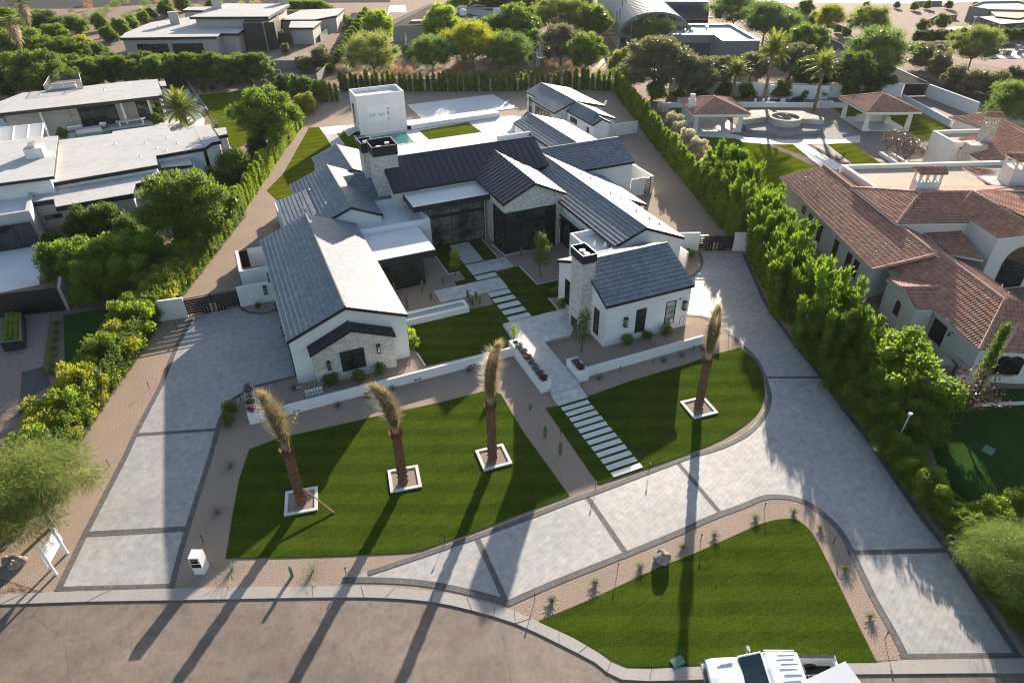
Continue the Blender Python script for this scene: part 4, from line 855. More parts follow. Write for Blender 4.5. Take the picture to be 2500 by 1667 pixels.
# feather palms
def fronds(n, L, tiltr, seed, lw=.10, ll=.6, droop=1.2, z0=0, pairs=32):
    rng = random.Random(seed); mb = MB()
    for k in range(n):
        a = 2.399 * k + rng.uniform(-.1, .1); t = tiltr[0] + (tiltr[1] - tiltr[0]) * (k + .5) / n; l = L * rng.uniform(.85, 1.1); pts = []; x = z = 0.0; seg = 10; x = .05; z = z0
        for i in range(seg + 1):
            u = i / seg; ang = t + droop * u * u * rng.uniform(.9, 1.1) * .8; pts.append(Vector((math.cos(a) * x, math.sin(a) * x, z))); x += l / seg * math.sin(ang); z += l / seg * math.cos(ang)
        mb.tube(pts, [.03 * (1 - i / seg * .8) for i in range(seg + 1)], 3, False); side = Vector((-math.sin(a), math.cos(a), 0))
        for j in range(pairs):
            u = .12 + .88 * j / pairs; f = u * seg; i = min(seg - 1, int(f)); p = pts[i].lerp(pts[i + 1], f - i); d = (pts[i + 1] - pts[i]).normalized(); le = ll * math.sin(math.pi * (.15 + .8 * u)) + .1
            for sg in (-1, 1):
                e = p + (side * sg * .85 + d * .6 + Vector((0, 0, -.35 + rng.uniform(-.15, .2)))) * le; q = d * lw; mb.face([p - q * .5, p + q * .5, e]) if sg > 0 else mb.face([p + q * .5, p - q * .5, e])
    return mb
def palmtrunk(h, r0, r1, boots=True, seed=0):
    mb = MB(); rng = random.Random(seed); n = int(h / .16); N = 12
    mb.tube([(0, 0, 0), (0, 0, h)], [r0 * .86, r1 * .86], 10, True)
    for i in range(n):
        z = i * h / n; r = r0 + (r1 - r0) * z / h
        for k in range(N // 2 * 1 + 1):
            a = 6.2832 * (k + .5 * (i % 2)) / (N // 2 + 1); w_ = .28 * r * 2; c = Vector((math.cos(a), math.sin(a), 0)); s_ = Vector((-math.sin(a), math.cos(a), 0)); q = rng.uniform(.9, 1.15)
            A = c * r * .82 + s_ * w_ * .5 + Vector((0, 0, z)); B = c * r * .82 - s_ * w_ * .5 + Vector((0, 0, z)); T = c * r * 1.12 * q + Vector((0, 0, z + .17)); U = c * r * .8 + Vector((0, 0, z + .26))
            mb.face([B, A, T]); mb.face([A, U, T]); mb.face([U, B, T])
    return mb
H5 = 5.6
cr = fronds(46, 2.9, (.12, 1.75), 3)
cr.v = [(x, y, z + H5) for x, y, z in cr.v]
defkind('datepalm', [('trunk', palmtrunk(H5, .24, .22), MT['palmgrey']), ('crown', cr, LF['palmleaf'])], H5, 2.7)
cr = fronds(52, 2.9, (.05, 1.9), 5); cr.v = [(x, y, z + 1.9) for x, y, z in cr.v]
defkind('fatpalm', [('trunk', palmtrunk(1.9, .42, .5), MT['palmtrunk']), ('crown', cr, LF['palmleaf'])], 2.2, 2.7)
def fanpalm_crown(z0):
    mb = MB(); rng = random.Random(4)
    for k in range(38):
        a = 2.399 * k; t = .1 + 1.7 * k / 38; d = Vector((math.cos(a) * math.sin(t), math.sin(a) * math.sin(t), math.cos(t))); c = Vector((0, 0, z0)) + d * 1.1; mb.tube([(0, 0, z0), c], .02, 3, False); s_ = Vector((-math.sin(a), math.cos(a), 0)); up = d.cross(s_)
        for j in range(14):
            b = -1.3 + 2.6 * j / 13; e = c + (d * math.cos(b) + s_ * math.sin(b)) * .85 + Vector((0, 0, -.15)); m_ = c + (d * math.cos(b + .1) + s_ * math.sin(b + .1)) * .5; n_ = c + (d * math.cos(b - .1) + s_ * math.sin(b - .1)) * .5; mb.face([c, m_, e, n_])
    return mb
sk = leafcloud([((0, 0, 7.6 - .45 * k), (.75 - .1 * k, .75 - .1 * k, .4), 120) for k in range(4)], .5, .08, hang=.8, seed=3, core=True)
defkind('fanpalm', [('trunk', MB().tube([(0, 0, 0), (0, 0, 4), (0.1, 0, 8)], [.3, .22, .2], 8), MT['palmgrey']), ('crown', fanpalm_crown(8.2), LF['mid']), ('dead_frond_skirt', sk, LF['drypalm'])], 8.2, 1.9)
LF['palmstem'] = leafm('palm_stems', (.22, .21, .12), (.34, .31, .20), None, .1, cs=6)
# ---- the four new palms with tied fronds
def tied_palm(base, top, tip, bend, seed, label, stray=None):
    e = thing('tied_date_palm', label, 'palm tree', base, 'newly planted palms on the front lawn'); T = palmtrunk(top, .30, .27, seed=seed); rng = random.Random(seed)
    for k in range(60):      # boots flaring at the trunk head
        a = 2.399 * k; z = top - .5 + .5 * k / 60; c = Vector((math.cos(a), math.sin(a), 0)); s_ = Vector((-math.sin(a), math.cos(a), 0)) * .06
        T.face([c * .30 + s_ + Vector((0, 0, z)), c * .30 - s_ + Vector((0, 0, z)), c * .46 + Vector((0, 0, z + .34))])
    T.build('trunk', MT['palmtrunk'], e).location = (0, 0, 0)
    Lh = tip - top; bx, by = bend
    def axis(u): return Vector((bx * u ** 3, by * u ** 3, top + Lh * u - .25 * abs(bx) * u ** 5))
    def prof(u): return .16 + .21 * math.sin(min(1, u * 1.05 + .05) * math.pi * .72) * (1 + .16 * math.sin(9 * u + seed * 2))
    mb = MB(); st = MB()
    for k in range(110):
        a = 2.399 * k; rr = rng.uniform(.35, 1.0) ** .5; u1 = rng.uniform(.62, 1.04); pts = []; tw = rng.uniform(-.5, .5)
        for i in range(9):
            u = u1 * i / 8; r = prof(u) * rr * .85; aa = a + tw * u; pts.append(axis(u) + Vector((math.cos(aa) * r, math.sin(aa) * r, 0)))
        st.tube(pts, [.03, .024, .018, .014, .011, .009, .007, .006, .004], 3, False)
        for j in range(44):
            f = 1.3 + 6.7 * j / 44; i = min(7, int(f)); p = pts[i].lerp(pts[i + 1], f - i); d = (pts[i + 1] - pts[i]).normalized(); an = a + rng.uniform(-1.1, 1.1); o_ = Vector((math.cos(an), math.sin(an), 0))
            ln = rng.uniform(.25, .6); out_ = (rng.uniform(.05, .35) if rng.random() < .6 else rng.uniform(.5, 1.6)) * min(1, f / 4); e2 = p + d * ln * .85 + o_ * ln * out_ + Vector((0, 0, -.28 * rng.random() * min(1, f / 5))); s_ = d.cross(o_).normalized() * rng.uniform(.010, .022); mb.face([p - s_, p + s_, e2])
    for k in range(40):      # loose tips
        a = 2.399 * k; p = axis(rng.uniform(.86, 1.0)) + Vector((math.cos(a), math.sin(a), 0)) * .2 * rng.random()
        for j in range(10): q_ = rng.uniform(0, 6.28); rr = rng.uniform(.05, .38); e2 = p + Vector((math.cos(q_) * rr + bx * .35, math.sin(q_) * rr + by * .35, rng.uniform(.05, .5))); mb.face([p + Vector((.012, 0, 0)), p - Vector((.012, 0, 0)), e2])
    if stray:
        q = axis(.1); e3 = q + Vector(stray); m_ = (q + e3) / 2 + Vector((.15, 0, .2)); st.tube([q, m_, e3], .02, 4)
        for j in range(40): p = m_.lerp(e3, j / 40); mb.face([p, p + Vector((.02, 0, .02)), p + Vector((rng.uniform(-.35, .35), rng.uniform(-.35, .35), rng.uniform(-.1, .4)))])
    gm_ = MB(); nf = len(mb.f); keep = []
    for qi, f_ in enumerate(mb.f):
        if (qi // 44) % 4 == seed % 4 and len(f_) == 3: gm_.face([mb.v[j] for j in f_])
        else: keep.append(f_)
    mb.f = keep; mb.has_uv = False; gm_.build('green_fronds', LF['greenfrond'], e).location = (0, 0, 0)
    st.build('tied_stems', LF['palmstem'], e).location = (0, 0, 0); mb.build('tied_fronds', LF['drypalm'], e).location = (0, 0, 0)
    return e
def tied(bx, by, *a):   # geometry is authored around the origin
    e = tied_palm((bx, by, 0), *a)
    for c in e.children:
        for v in c.data.vertices: v.co.x += bx; v.co.y += by
    return e
tied(-1.1, 29.55, 4.3, 8.5, (-.45, .05), 1, 'first tied palm from the left, with one loose frond beside its bundle', (1.1, .5, 1.6))
tied(4.84, 28.65, 4.15, 7.9, (-.8, .05), 2, 'second tied palm from the left, bundle top drooping left')
tied(10.55, 28.2, 4.7, 8.9, (.6, .05), 3, 'third tied palm, its bundle top bent right towards the entrance planter')
tied(25.45, 27.05, 4.3, 8.2, (.1, .05), 4, 'straight tied palm on the right lawn beside the driveway curve')
for i, (x, y, a, lb) in enumerate([(-1.1, 29.65, -10, 'first palm from the left'), (5.0, 28.9, -9, 'second palm from the left'), (10.7, 28.4, -4, 'third palm, nearest the entrance path'), (25.55, 27.1, -5, 'palm on the right lawn')]):
    t = thing('palm_planter', 'square white stone edging with soil around the ' + lb, 'planter', (x, y, 0)); t.rotation_euler = (0, 0, R(a)); s = .95; e = .19
    m = MB(); m.box(-s, -s, 0, s, -s + e, .13); m.box(-s, s - e, 0, s, s, .13); m.box(-s, -s + e, 0, -s + e, s - e, .13); m.box(s - e, -s + e, 0, s, s - e, .13)
    o = m.build('edging', MT['slab'], loc=(0, 0, 0)); o.parent = t; o2 = MB().box(-s + e, -s + e, 0, s - e, s - e, .07).build('soil', MT['gravel2'], loc=(0, 0, 0)); o2.parent = t
a = g('B1', 2095, 232, .95); MB().tube([a, g('B1', 2303, 397, .05)], .045, 6).build('timber_stake', MT['wood'], label='leaning timber stake beside the first palm', cat='stake')

# ---- hedges ------------------------------------------------------------
def row(pts, step, kinds, s, name, label, group, leaf=None, jit=.15, sj=.12, cat='hedge plant', rz=None, sz=None):
    pts = [Vector((*p[:2], 0)) for p in pts]; acc = 0; out = []
    for a, b in zip(pts, pts[1:]):
        L = (b - a).length; u = acc
        while u < L:
            p = a.lerp(b, u / L); d = (b - a).normalized(); lf = leaf[random.randrange(len(leaf))] if isinstance(leaf, (list, tuple)) else leaf
            k = random.choice(kinds); out.append(place(k, (p.x + random.uniform(-jit, jit), p.y + random.uniform(-jit, jit), 0), s * random.uniform(1 - sj, 1 + sj), rz=(math.atan2(d.y, d.x) + random.uniform(-.15, .15)) if rz else None, name=name, label=label, cat=cat, group=group, leaf=lf, sz=(sz or 1) * random.uniform(.92, 1.08)))
            u += step * random.uniform(.9, 1.1)
        acc = u - L
    return out
C3_ = ['column0', 'column1', 'column2']; T3 = ['tallhedge0', 'tallhedge1', 'tallhedge2']; B2_ = ['bush0', 'bush1']
row([(20.3, 124.2), (44.8, 112.3), (58.9, 107.2), (63.6, 103.6)], .98, C3_, .98, 'column_hedge_plant', 'slim green column plant in the rear hedge row', 'rear hedge row')
row([(63.8, 102.6), (54.0, 75.2), (50.4, 64.5), (46.0, 51.5), (43.9, 45.6)], .90, C3_, 1.12, 'column_hedge_plant', 'full green column plant in the hedge along the right gravel yard', 'right hedge row', sj=.08)
row([(50.2, 58.5), (47.2, 50.0), (44.3, 43.0), (38.6, 32.6)], 1.1, T3, 1.2, 'tall_hedge_plant', 'tall leafy hedge plant along the upper right driveway', 'tall right hedge', jit=.2)
row([(51.8, 58.5), (48.2, 48.5), (45.3, 43.0), (40.0, 32.0)], 1.3, T3, 1.25, 'tall_hedge_plant', 'tall leafy hedge plant along the upper right driveway', 'tall right hedge', jit=.2)
row([(37.9, 30.6), (35.0, 22.0), (31.3, 11.0), (29.0, 4.5)], 1.15, ['bush0', 'bush1'], .70, 'small_hedge_plant', 'small hedge bush along the lower right driveway', 'lower right hedge', leaf='hedge', sj=.16)
row([(-1.6, 73.0), (4.4, 89.5), (10.5, 106)], .8, C3_, .95, 'column_hedge_plant', 'slim green column plant along the left rear wall', 'left rear hedge', rz=True)
row([(-.6, 74.4), (-7.0, 59.0), (-9.0, 54.8), (-14.2, 39.6), (-16.3, 33.5)], .95, ['vine0', 'vine1'], 1.0, 'climbing_plant', 'climbing plant trained up the white wall by the left driveway', 'climbers on the left wall', jit=.05, rz=True, sz=1.08)
row([(-3.0, 72.6), (-8.2, 59.4), (-10.2, 54.4), (-15.7, 39.0), (-18.6, 31.5)], 1.45, B2_, .96, 'shrub', 'yellow and green shrub rising behind the left wall', 'shrubs behind the left wall', leaf=['yellow', 'yellow', 'mid', 'yellow', 'lime'], jit=.3, cat='shrub', sz=1.12)
row(gs('E1', [(170, 330), (390, 318)]), .8, C3_, .95, 'column_hedge_plant', 'column plant in the short hedge left of the pool tower', 'short hedge by the tower')
# big rounded hedge at the right driveway
for i, (x, y, r) in enumerate([(2000, 815, 66), (2062, 838, 82), (2105, 900, 84), (1955, 790, 50), (1975, 830, 46), (2020, 860, 60), (2118, 965, 62), (2040, 905, 70), (1985, 865, 50), (2070, 975, 55)]):
    put('bush%d' % (i % 2), x, y, r, name='ficus_bush', label='huge dense rounded bush in the clump beside the right driveway', cat='bush', group='giant bushes by the right driveway', leaf='hedge')
for x, y, r in [(1900, 688, 46), (1938, 722, 44), (1878, 735, 42), (1962, 765, 42), (1915, 775, 40)]: put('tallhedge%d' % (x % 3), x, y, r, name='tall_hedge_plant', label='tall leafy hedge plant where the upper hedge meets the giant bushes', cat='hedge plant', group='lower end of the tall hedge')
for x, y, r in [(1958, 868, 24), (2000, 925, 24), (2060, 1003, 24), (2108, 1052, 26), (2150, 1108, 24), (2196, 1158, 27)]: put('bush0', x, y, r, name='hedge_bush', label='small leafy bush of the lower right driveway hedge', cat='bush', group='lower right bushes', leaf='hedge')
for x, y, r in [(2238, 1185, 34), (2285, 1180, 42), (2340, 1160, 42), (2262, 1245, 34)]: put('bush1', x, y, r, name='loose_bush', label='loose bright bush at the right edge behind the wall', cat='bush', group='bright bushes at the right edge', leaf='lime')
put('wispyfine', 2345, 1290, 112, name='feathery_tree', label='feathery green tree at the lower right edge', leaf='willow')
# ---- left side big plants
for i, (x, y, r) in enumerate([(135, 600, 52), (190, 605, 60), (255, 600, 66), (320, 590, 64), (372, 600, 48), (300, 640, 60), (215, 650, 58)]):
    put('bush%d' % (i % 2), x, y, r, name='clipped_hedge', label='large dense green hedge bush left of the yellow shrubs', cat='hedge', group='big dark hedge of the left house', leaf='hedge')
for i, (x, y, r) in enumerate([(190, 515, 44), (245, 510, 48), (300, 530, 42), (345, 555, 36), (120, 560, 30)]): put('bush%d' % (i % 2), x, y, r, name='flowering_shrub', label='dark shrub with coral flowers behind the big left hedge', cat='shrub', group='coral flowering shrubs', leaf='dark')
put('round0', 430, 470, 112, name='leafy_tree', label='big round leafy tree left of the front-left wing', leaf='mid', sz=.9)
put('round1', 610, 268, 74, name='leafy_tree', label='leafy tree leaning over the hedge beside the rear left lawn', leaf='mid')
for x, y, r, lf, lb in [(548, 385, 48, 'mid', 'mid green bush below the rear left lawn tree'), (590, 345, 30, 'dark', 'small dark bush by the climbing hedge'), (500, 420, 38, 'dark', 'dark bush between the big leafy tree and the climbers'), (690, 205, 34, 'dark', 'dark bush at the head of the left rear hedge'), (655, 200, 30, 'dark', 'dark bush beside the far rear lawn'), (702, 238, 26, 'yellow', 'golden bush at the head of the left rear hedge'), (665, 262, 24, 'yellow', 'golden bush beside the rear lawn tree'), (735, 205, 22, 'lime', 'lime bush at the hedge corner')]:
    put('bush0', x, y, r, name='bush', label=lb, cat='bush', leaf=lf)
put('wispyfine', 62, 1112, 150, name='feathery_tree', label='large feathery yellow-green tree at the lower left edge', leaf='palo', sz=.85)
put('fatpalm', 412, 245, 50, name='date_palm', label='short feathery palm between the flat roofs of the left house', cat='palm tree')
for i, (x, y, r) in enumerate([(150 + 26 * k, 163 - (k % 2) * 6 - (k > 6) * 6, 33 + (k % 3) * 2) for k in range(18)]):
    put('round%d' % (i % 3), x, y, r, name='hedge_tree', label='rounded tree in the dark row behind the left house', group='tree row behind the left house', leaf=['mid', 'dark', 'vine'][i % 3])
for i, (x, y, r, lf) in enumerate([(10, 190, 40, 'dark'), (85, 170, 60, 'mid'), (140, 120, 42, 'mid'), (60, 110, 52, 'mid'), (15, 110, 50, 'dark'), (170, 60, 30, 'mid'), (105, 60, 40, 'dark'), (190, 105, 26, 'yellow'), (150, 150, 30, 'vine'), (225, 120, 26, 'mid'), (95, 45, 24, 'mid'), (45, 160, 50, 'mid'), (165, 185, 34, 'mid'), (180, 130, 34, 'dark'), (120, 165, 44, 'mid'), (205, 180, 28, 'vine'), (250, 145, 26, 'dark'), (40, 80, 44, 'mid'), (130, 85, 36, 'mid')]):
    put('round%d' % (i % 3), x, y, r, name='dense_tree', label='dense tree in the grove at the upper left corner', group='upper left grove', leaf=lf)
put('fanpalm', 22, 50, 34, name='fan_palm', label='tall fan palm with a shaggy trunk in the upper left corner', cat='palm tree'); put('fanpalm', 45, 6, 30, name='fan_palm', label='fan palm cut by the top edge with a pale dead skirt', cat='palm tree')
for x, y, r in [(195, 215, 16), (165, 222, 16), (130, 235, 16), (95, 250, 16), (60, 262, 16), (30, 275, 16)]: put('bush1', x, y, r, name='wall_shrub', label='shrub along the long white wall above the left house', cat='shrub', group='shrubs along the upper left wall', leaf='mid')
# ---- behind the rear hedge
CT = [(855, 118, 56, 'wispy0', 'palo', 'yellow-green airy tree behind the left end of the rear hedge'), (868, 62, 38, 'round1', 'lime', 'lime tree beside the long lane'), (1013, 48, 40, 'round0', 'lime', 'tall lime tree standing before the brown-roofed house'), (990, 118, 48, 'wispy1', 'willow', 'green mesquite tree in the middle of the rear grove'),
      (1085, 95, 58, 'wispy0', 'yellow', 'golden flowering tree in the rear grove'), (1132, 70, 40, 'round2', 'mid', 'small round tree before the brown roof'), (1185, 58, 48, 'round1', 'mid', 'round mid-green tree in the rear grove'), (1215, 95, 32, 'round0', 'mid', 'bushy tree right of the golden tree'), (1172, 115, 52, 'wispy1', 'willow', 'spreading mesquite tree near the white play structure'),
      (1290, 32, 50, 'wispy0', 'palo', 'pale airy tree left of the vaulted building'), (1290, 95, 46, 'round2', 'olive', 'grey-green tree right of the play structure'), (1345, 118, 42, 'round1', 'mid', 'dark green tree near the hedge before the vaulted building'), (1363, 45, 38, 'round0', 'mid', 'open green tree beside the vaulted building'), (1425, 142, 28, 'bush0', 'yellow', 'golden bush at the path before the vault'),
      (1505, 72, 40, 'wispy1', 'willow', 'weeping tree in front of the grey flat building'), (1512, 138, 62, 'round2', 'olive', 'large olive-grey tree behind the hedge corner'), (1450, 172, 34, 'wispy0', 'willow', 'light green feathery tree at the hedge corner'), (1598, 170, 46, 'round0', 'olive', 'olive-grey tree left of the palms'), (1650, 165, 36, 'round1', 'olive', 'olive-grey tree between two palms'),
      (1762, 42, 50, 'wispy0', 'willow', 'broad feathery tree right of the grey flat building'), (1800, 62, 42, 'wispy1', 'willow', 'second feathery tree beside the lane'), (1690, 18, 46, 'wispy1', 'willow', 'feathery tree behind the grey flat building'), (1850, 100, 44, 'round1', 'mid', 'round tree near the middle palm'), (1820, 135, 40, 'round2', 'olive', 'olive tree between the second and third palms'), (1730, 150, 34, 'round2', 'olive', 'dark olive tree right of the first palm'),
      (1865, 165, 38, 'round0', 'dark', 'dark tree behind the third palm'), (1960, 165, 46, 'round1', 'dark', 'dark tree behind the white wall near the gate'), (2010, 175, 36, 'round2', 'dark', 'dark tree left of the dark gate'), (2015, 112, 64, 'wispy1', 'willow', 'big round feathery tree beside the lane'), (2245, 100, 52, 'wispy0', 'palo', 'umbrella-shaped airy tree on the red gravel'), (2340, 228, 56, 'wispy1', 'willow', 'feathery tree at the right edge behind the tiled house'),
      (1905, 35, 32, 'wispy0', 'yellow', 'small yellowish tree on the far gravel yard'), (2000, 45, 40, 'wispy0', 'palo', 'sparse palo verde on the far gravel yard'), (1240, 10, 40, 'round1', 'mid', 'green tree above the rear grove'), (1130, 8, 40, 'round2', 'mid', 'tree at the top edge behind the brown roof'), (1180, 14, 36, 'round0', 'dark', 'dark tree at the top edge right of the brown roof'), (1060, 8, 34, 'round0', 'mid', 'tree at the top edge left of the small brown roof'), (1330, 8, 34, 'round2', 'mid', 'tree at the top edge left of the vault')]
for x, y, r, k, lf, lb in CT: put(k, x, y, r * (1.22 if k[:5] in ('wispy', 'round') else 1.1), label=lb, leaf=lf, name={'wispy': 'airy_tree', 'round': 'leafy_tree', 'bush0': 'bush'}[k[:5]], cat='bush' if k == 'bush0' else 'tree', sz=.88 if k[:5] in ('wispy', 'round') else 1.0)
for i in range(84):
    x = 775 + i * 7.6 + random.uniform(-8, 8); y = random.uniform(138, 176) + (6 if i < 12 else 0); put('wild', x, y, random.uniform(9, 16), name='dry_shrub', label='dry twiggy shrub behind the rear hedge', cat='shrub', group='dry brush behind the rear hedge', leaf=random.choice(['dry', 'dry', 'olive', 'dry', 'oleander']))
# oleanders and bushes by the fountain garden
for x, y, r in [(1522, 266, 24), (1548, 282, 24), (1578, 322, 28), (1602, 340, 24), (1630, 384, 30), (1560, 300, 22)]: put('bush1', x, y, r, name='oleander', label='white flowering oleander beside the right hedge', cat='shrub', group='white oleanders', leaf='oleander')
for x, y, r in [(1508, 208, 24), (1560, 212, 14), (1612, 208, 17), (1668, 206, 20), (1716, 208, 20), (1795, 206, 23), (1845, 216, 12), (1885, 208, 18), (1955, 206, 23), (2003, 210, 20), (1460, 240, 14)]: put('bush0', x, y, r, name='garden_bush', label='round green bush before the white fountain garden wall', cat='bush', group='bushes along the fountain garden wall', leaf='mid')
for x, y, r in [(2120, 130, 30), (2160, 150, 30), (2195, 178, 28), (2240, 190, 30), (2290, 195, 30), (2330, 180, 26), (2165, 125, 22)]: put('bush1', x, y, r, name='roadside_bush', label='dusty bush along the lane right of the gate', cat='bush', group='bushes along the lane', leaf='olive')
for i in range(17): put('bush0', 2108 + i * 15.5, 84 - i * .3, 14, name='roadside_bush', label='dark bush in the long low hedge of the far right yard', cat='bush', group='far right low hedge', leaf='dark')
for x, y, r in [(1885, 55, 8), (1900, 60, 8), (1925, 68, 9), (1870, 42, 14), (1850, 20, 20), (1945, 76, 12), (1990, 12, 8), (2060, 12, 8), (2100, 15, 10), (2130, 12, 10), (2180, 12, 10), (2240, 14, 9), (2120, 60, 16), (2165, 50, 18), (2030, 60, 14)]: put('bush1', x, y, r, name='desert_bush', label='small clipped bush in the far gravel yards', cat='bush', group='far gravel yard bushes', leaf='mid')
for i in range(80):
    x = random.uniform(130, 640); y = random.uniform(2, 78)
    if x > 270 and y > 22 + (620 - x) * .06: continue
    put('wild', x, y, random.uniform(7, 15), name='desert_shrub', label='scrubby desert shrub in the open ground at the upper left', cat='shrub', group='desert scrub', leaf=random.choice(['olive', 'palo', 'dry', 'mid']))
for x, y, r in [(275, 65, 24), (250, 80, 20), (380, 20, 20), (330, 40, 14), (300, 54, 18), (345, 32, 14), (230, 50, 22), (420, 10, 18), (490, 12, 16)]: put('bush0', x, y, r, name='bush', label='green bush behind the far left flat-roofed house', cat='bush', group='bushes behind the far left house', leaf='mid')
for i in range(22): put('bush1', 655 + i * 7.2, 14 + (0 if i < 12 else (i - 12) * 4.4), 11, name='lane_hedge', label='hedge bush along the lane and far left house', cat='hedge', group='lane hedge', leaf='hedge')
for i in range(16): put('bush0', 755 + i * 5.6, 158 - i * 8.6, 12, name='lane_hedge', label='hedge bush right of the long lane', cat='hedge', group='lane hedge right', leaf='mid')
for x, y, r in [(648, 88, 17), (735, 135, 26), (690, 145, 16), (740, 118, 14), (700, 150, 18), (655, 112, 12)]: put('bush1', x, y, r, name='court_bush', label='olive bush in the court of the far left house', cat='bush', group='court bushes of the far left house', leaf='olive')
# palms of the fountain garden
def palm_at(bx, by, cx, cy, lb):
    b = g('F', bx, by); best = min((abs(g('F', cx, cy, z / 10).x - b.x) + abs(g('F', cx, cy, z / 10).y - b.y), z / 10) for z in range(30, 140)); place('datepalm', b, 1.0, name='date_palm', label=lb, cat='palm tree', group='palms of the fountain garden', sz=best[1] / H5)
palm_at(1680, 232, 1685, 163, 'left palm of the three behind the fountain'); palm_at(1752, 240, 1776, 122, 'tallest middle palm of the three behind the fountain'); palm_at(1868, 258, 1890, 158, 'right palm of the three behind the fountain')
for x, y, r in [(2045, 318, 26), (2070, 325, 28), (2100, 335, 26), (2130, 345, 22), (2085, 345, 24)]: put('plum', x, y, r, name='plum_tree', label='small dark-leaved tree in the planting bed of the right house', group='dark plum trees in the bed', leaf='plum')
put('plum', 2238, 900, 66, name='plum_tree', label='dark-leaved tree with glinting leaves near the right edge', leaf='plum')
put('cypress', 2266, 845, 20, name='cypress', label='narrow dark cypress against the right house wall')
# ---- small plants and cacti of the front garden
def small(kind, c, x, y, s, name, label, cat='plant', group=None, leaf=None): p = g(c, x, y); return place(kind, (p.x, p.y, .01), s, name=name, label=label, cat=cat, group=group, leaf=leaf)
for c, x, y in [('B2', 1450, 1010), ('B2', 1748, 890), ('B2', 2058, 780), ('B2', 2350, 640), ('B3', 220, 560), ('B3', 503, 440), ('B3', 765, 400), ('B3', 948, 510), ('B3', 1118, 790), ('B3', 1290, 1118)]: small('agave', c, x, y, .72, 'agave', 'spiky agave in the gravel strip around the island lawn', group='agaves round the island lawn')
for c, x, y in [('C3', 758, 985), ('C3', 1005, 905), ('C3', 1198, 850), ('C3', 1835, 690), ('C3', 398, 840)]: small('agave', c, x, y, .75, 'agave', 'blue-green agave beside the long front wall', group='agaves along the front wall')
for c, x, y in [('C4', 885, 925), ('C4', 1410, 785), ('C4', 1560, 735), ('C4', 1735, 685)]: small('agave', c, x, y, .75, 'agave', 'agave below the low wall of the right wing', group='agaves below the right wall')
for c, x, y, lb in [('B1', 1590, 85, 'upper spiky yucca beside the left driveway'), ('B1', 1500, 400, 'spiky yucca halfway down the left driveway'), ('B1', 1600, 790, 'yucca beside the white mailbox'), ('B1', 2155, 800, 'large yucca near the street kerb')]: small('yucca', c, x, y, .8, 'yucca', lb)
for c, x, y, s, lb in [('R4', 1600, 1440, 1.2, 'green shrub by the left planter box'), ('R4', 1580, 1520, 1.0, 'low shrub below the left planter box'), ('C4', 1110, 640, 1.0, 'left shrub under the cottage windows'), ('C4', 1275, 600, .9, 'middle shrub under the cottage windows'), ('C4', 1430, 565, 1.0, 'right shrub under the cottage windows'), ('C4', 575, 335, .9, 'shrub at the corner by the chimney'), ('C4', 520, 235, .9, 'shrub beside the cottage left wall'), ('C2', 2085, 1100, 1.1, 'shrub before the wall near the right gate'), ('C3', 705, 810, 1.15, 'left shrub under the stone bay window'), ('C3', 935, 780, 1.1, 'middle shrub under the stone bay window'), ('C3', 1110, 715, 1.0, 'right shrub under the stone bay window'), ('D1', 2120, 1350, .6, 'small shrub by the left gate wall')]: small('shrub', c, x, y, s, 'garden_shrub', lb, 'shrub')
for x, y, s in [(9.35, 42.2, 1.15), (9.4, 43.4, 1.2), (9.3, 44.5, .9)]: place('shrub', (x, y, 0), s * 1.1, name='garden_shrub', label='lime-green bush against the right side of the left wing', cat='shrub', group='lime bushes by the left wing', leaf='lime')
pl_ = g('C1', 2010, 1065); place('upright', (pl_.x, pl_.y, 0), 1.0, name='young_tree', label='slim young tree with yellow top in the courtyard', leaf='lime')
pl_ = g('C2', 670, 1280); place('upright', (pl_.x, pl_.y, 0), 1.55, name='young_tree', label='fuller young tree beside the glazed corner')
pl_ = g('C4', 735, 700); place('upright', (pl_.x, pl_.y, 0), 1.3, name='young_tree', label='young tree in front of the cottage chimney')
place('upright', (16.6, 38.7, .9), .55, name='planter_bush', label='lime bush at the head of the long flower planter', cat='bush', leaf='lime')
def cactus(c, x, y, h, label='slim column cactus in the courtyard gravel'):
    p = g(c, x, y); MB().lathe((p.x, p.y, 0), [(.07, 0), (.11, .15), (.12, h * .7), (.08, h * .95), (0, h)], 8).build('cactus', LF['cactus'], label=label, cat='cactus', group='column cacti in the front garden')
for c, x, y, h in [('C1', 1430, 1260, 1.4), ('C1', 1692, 1225, 1.2), ('C1', 1545, 1380, 1.2), ('C1', 1775, 1300, .7), ('C1', 2125, 1280, .8), ('C1', 2145, 1330, .8), ('C1', 2172, 1350, .9), ('C1', 2205, 1295, .8), ('C1', 2240, 1340, .8), ('C1', 1890, 1150, .8), ('C2', 480, 1080, 1.0), ('C2', 775, 1025, .9), ('C4', 438, 1400, 1.0), ('C4', 562, 1540, 1.1), ('C4', 318, 1175, .5)]: cactus(c, x, y, h)
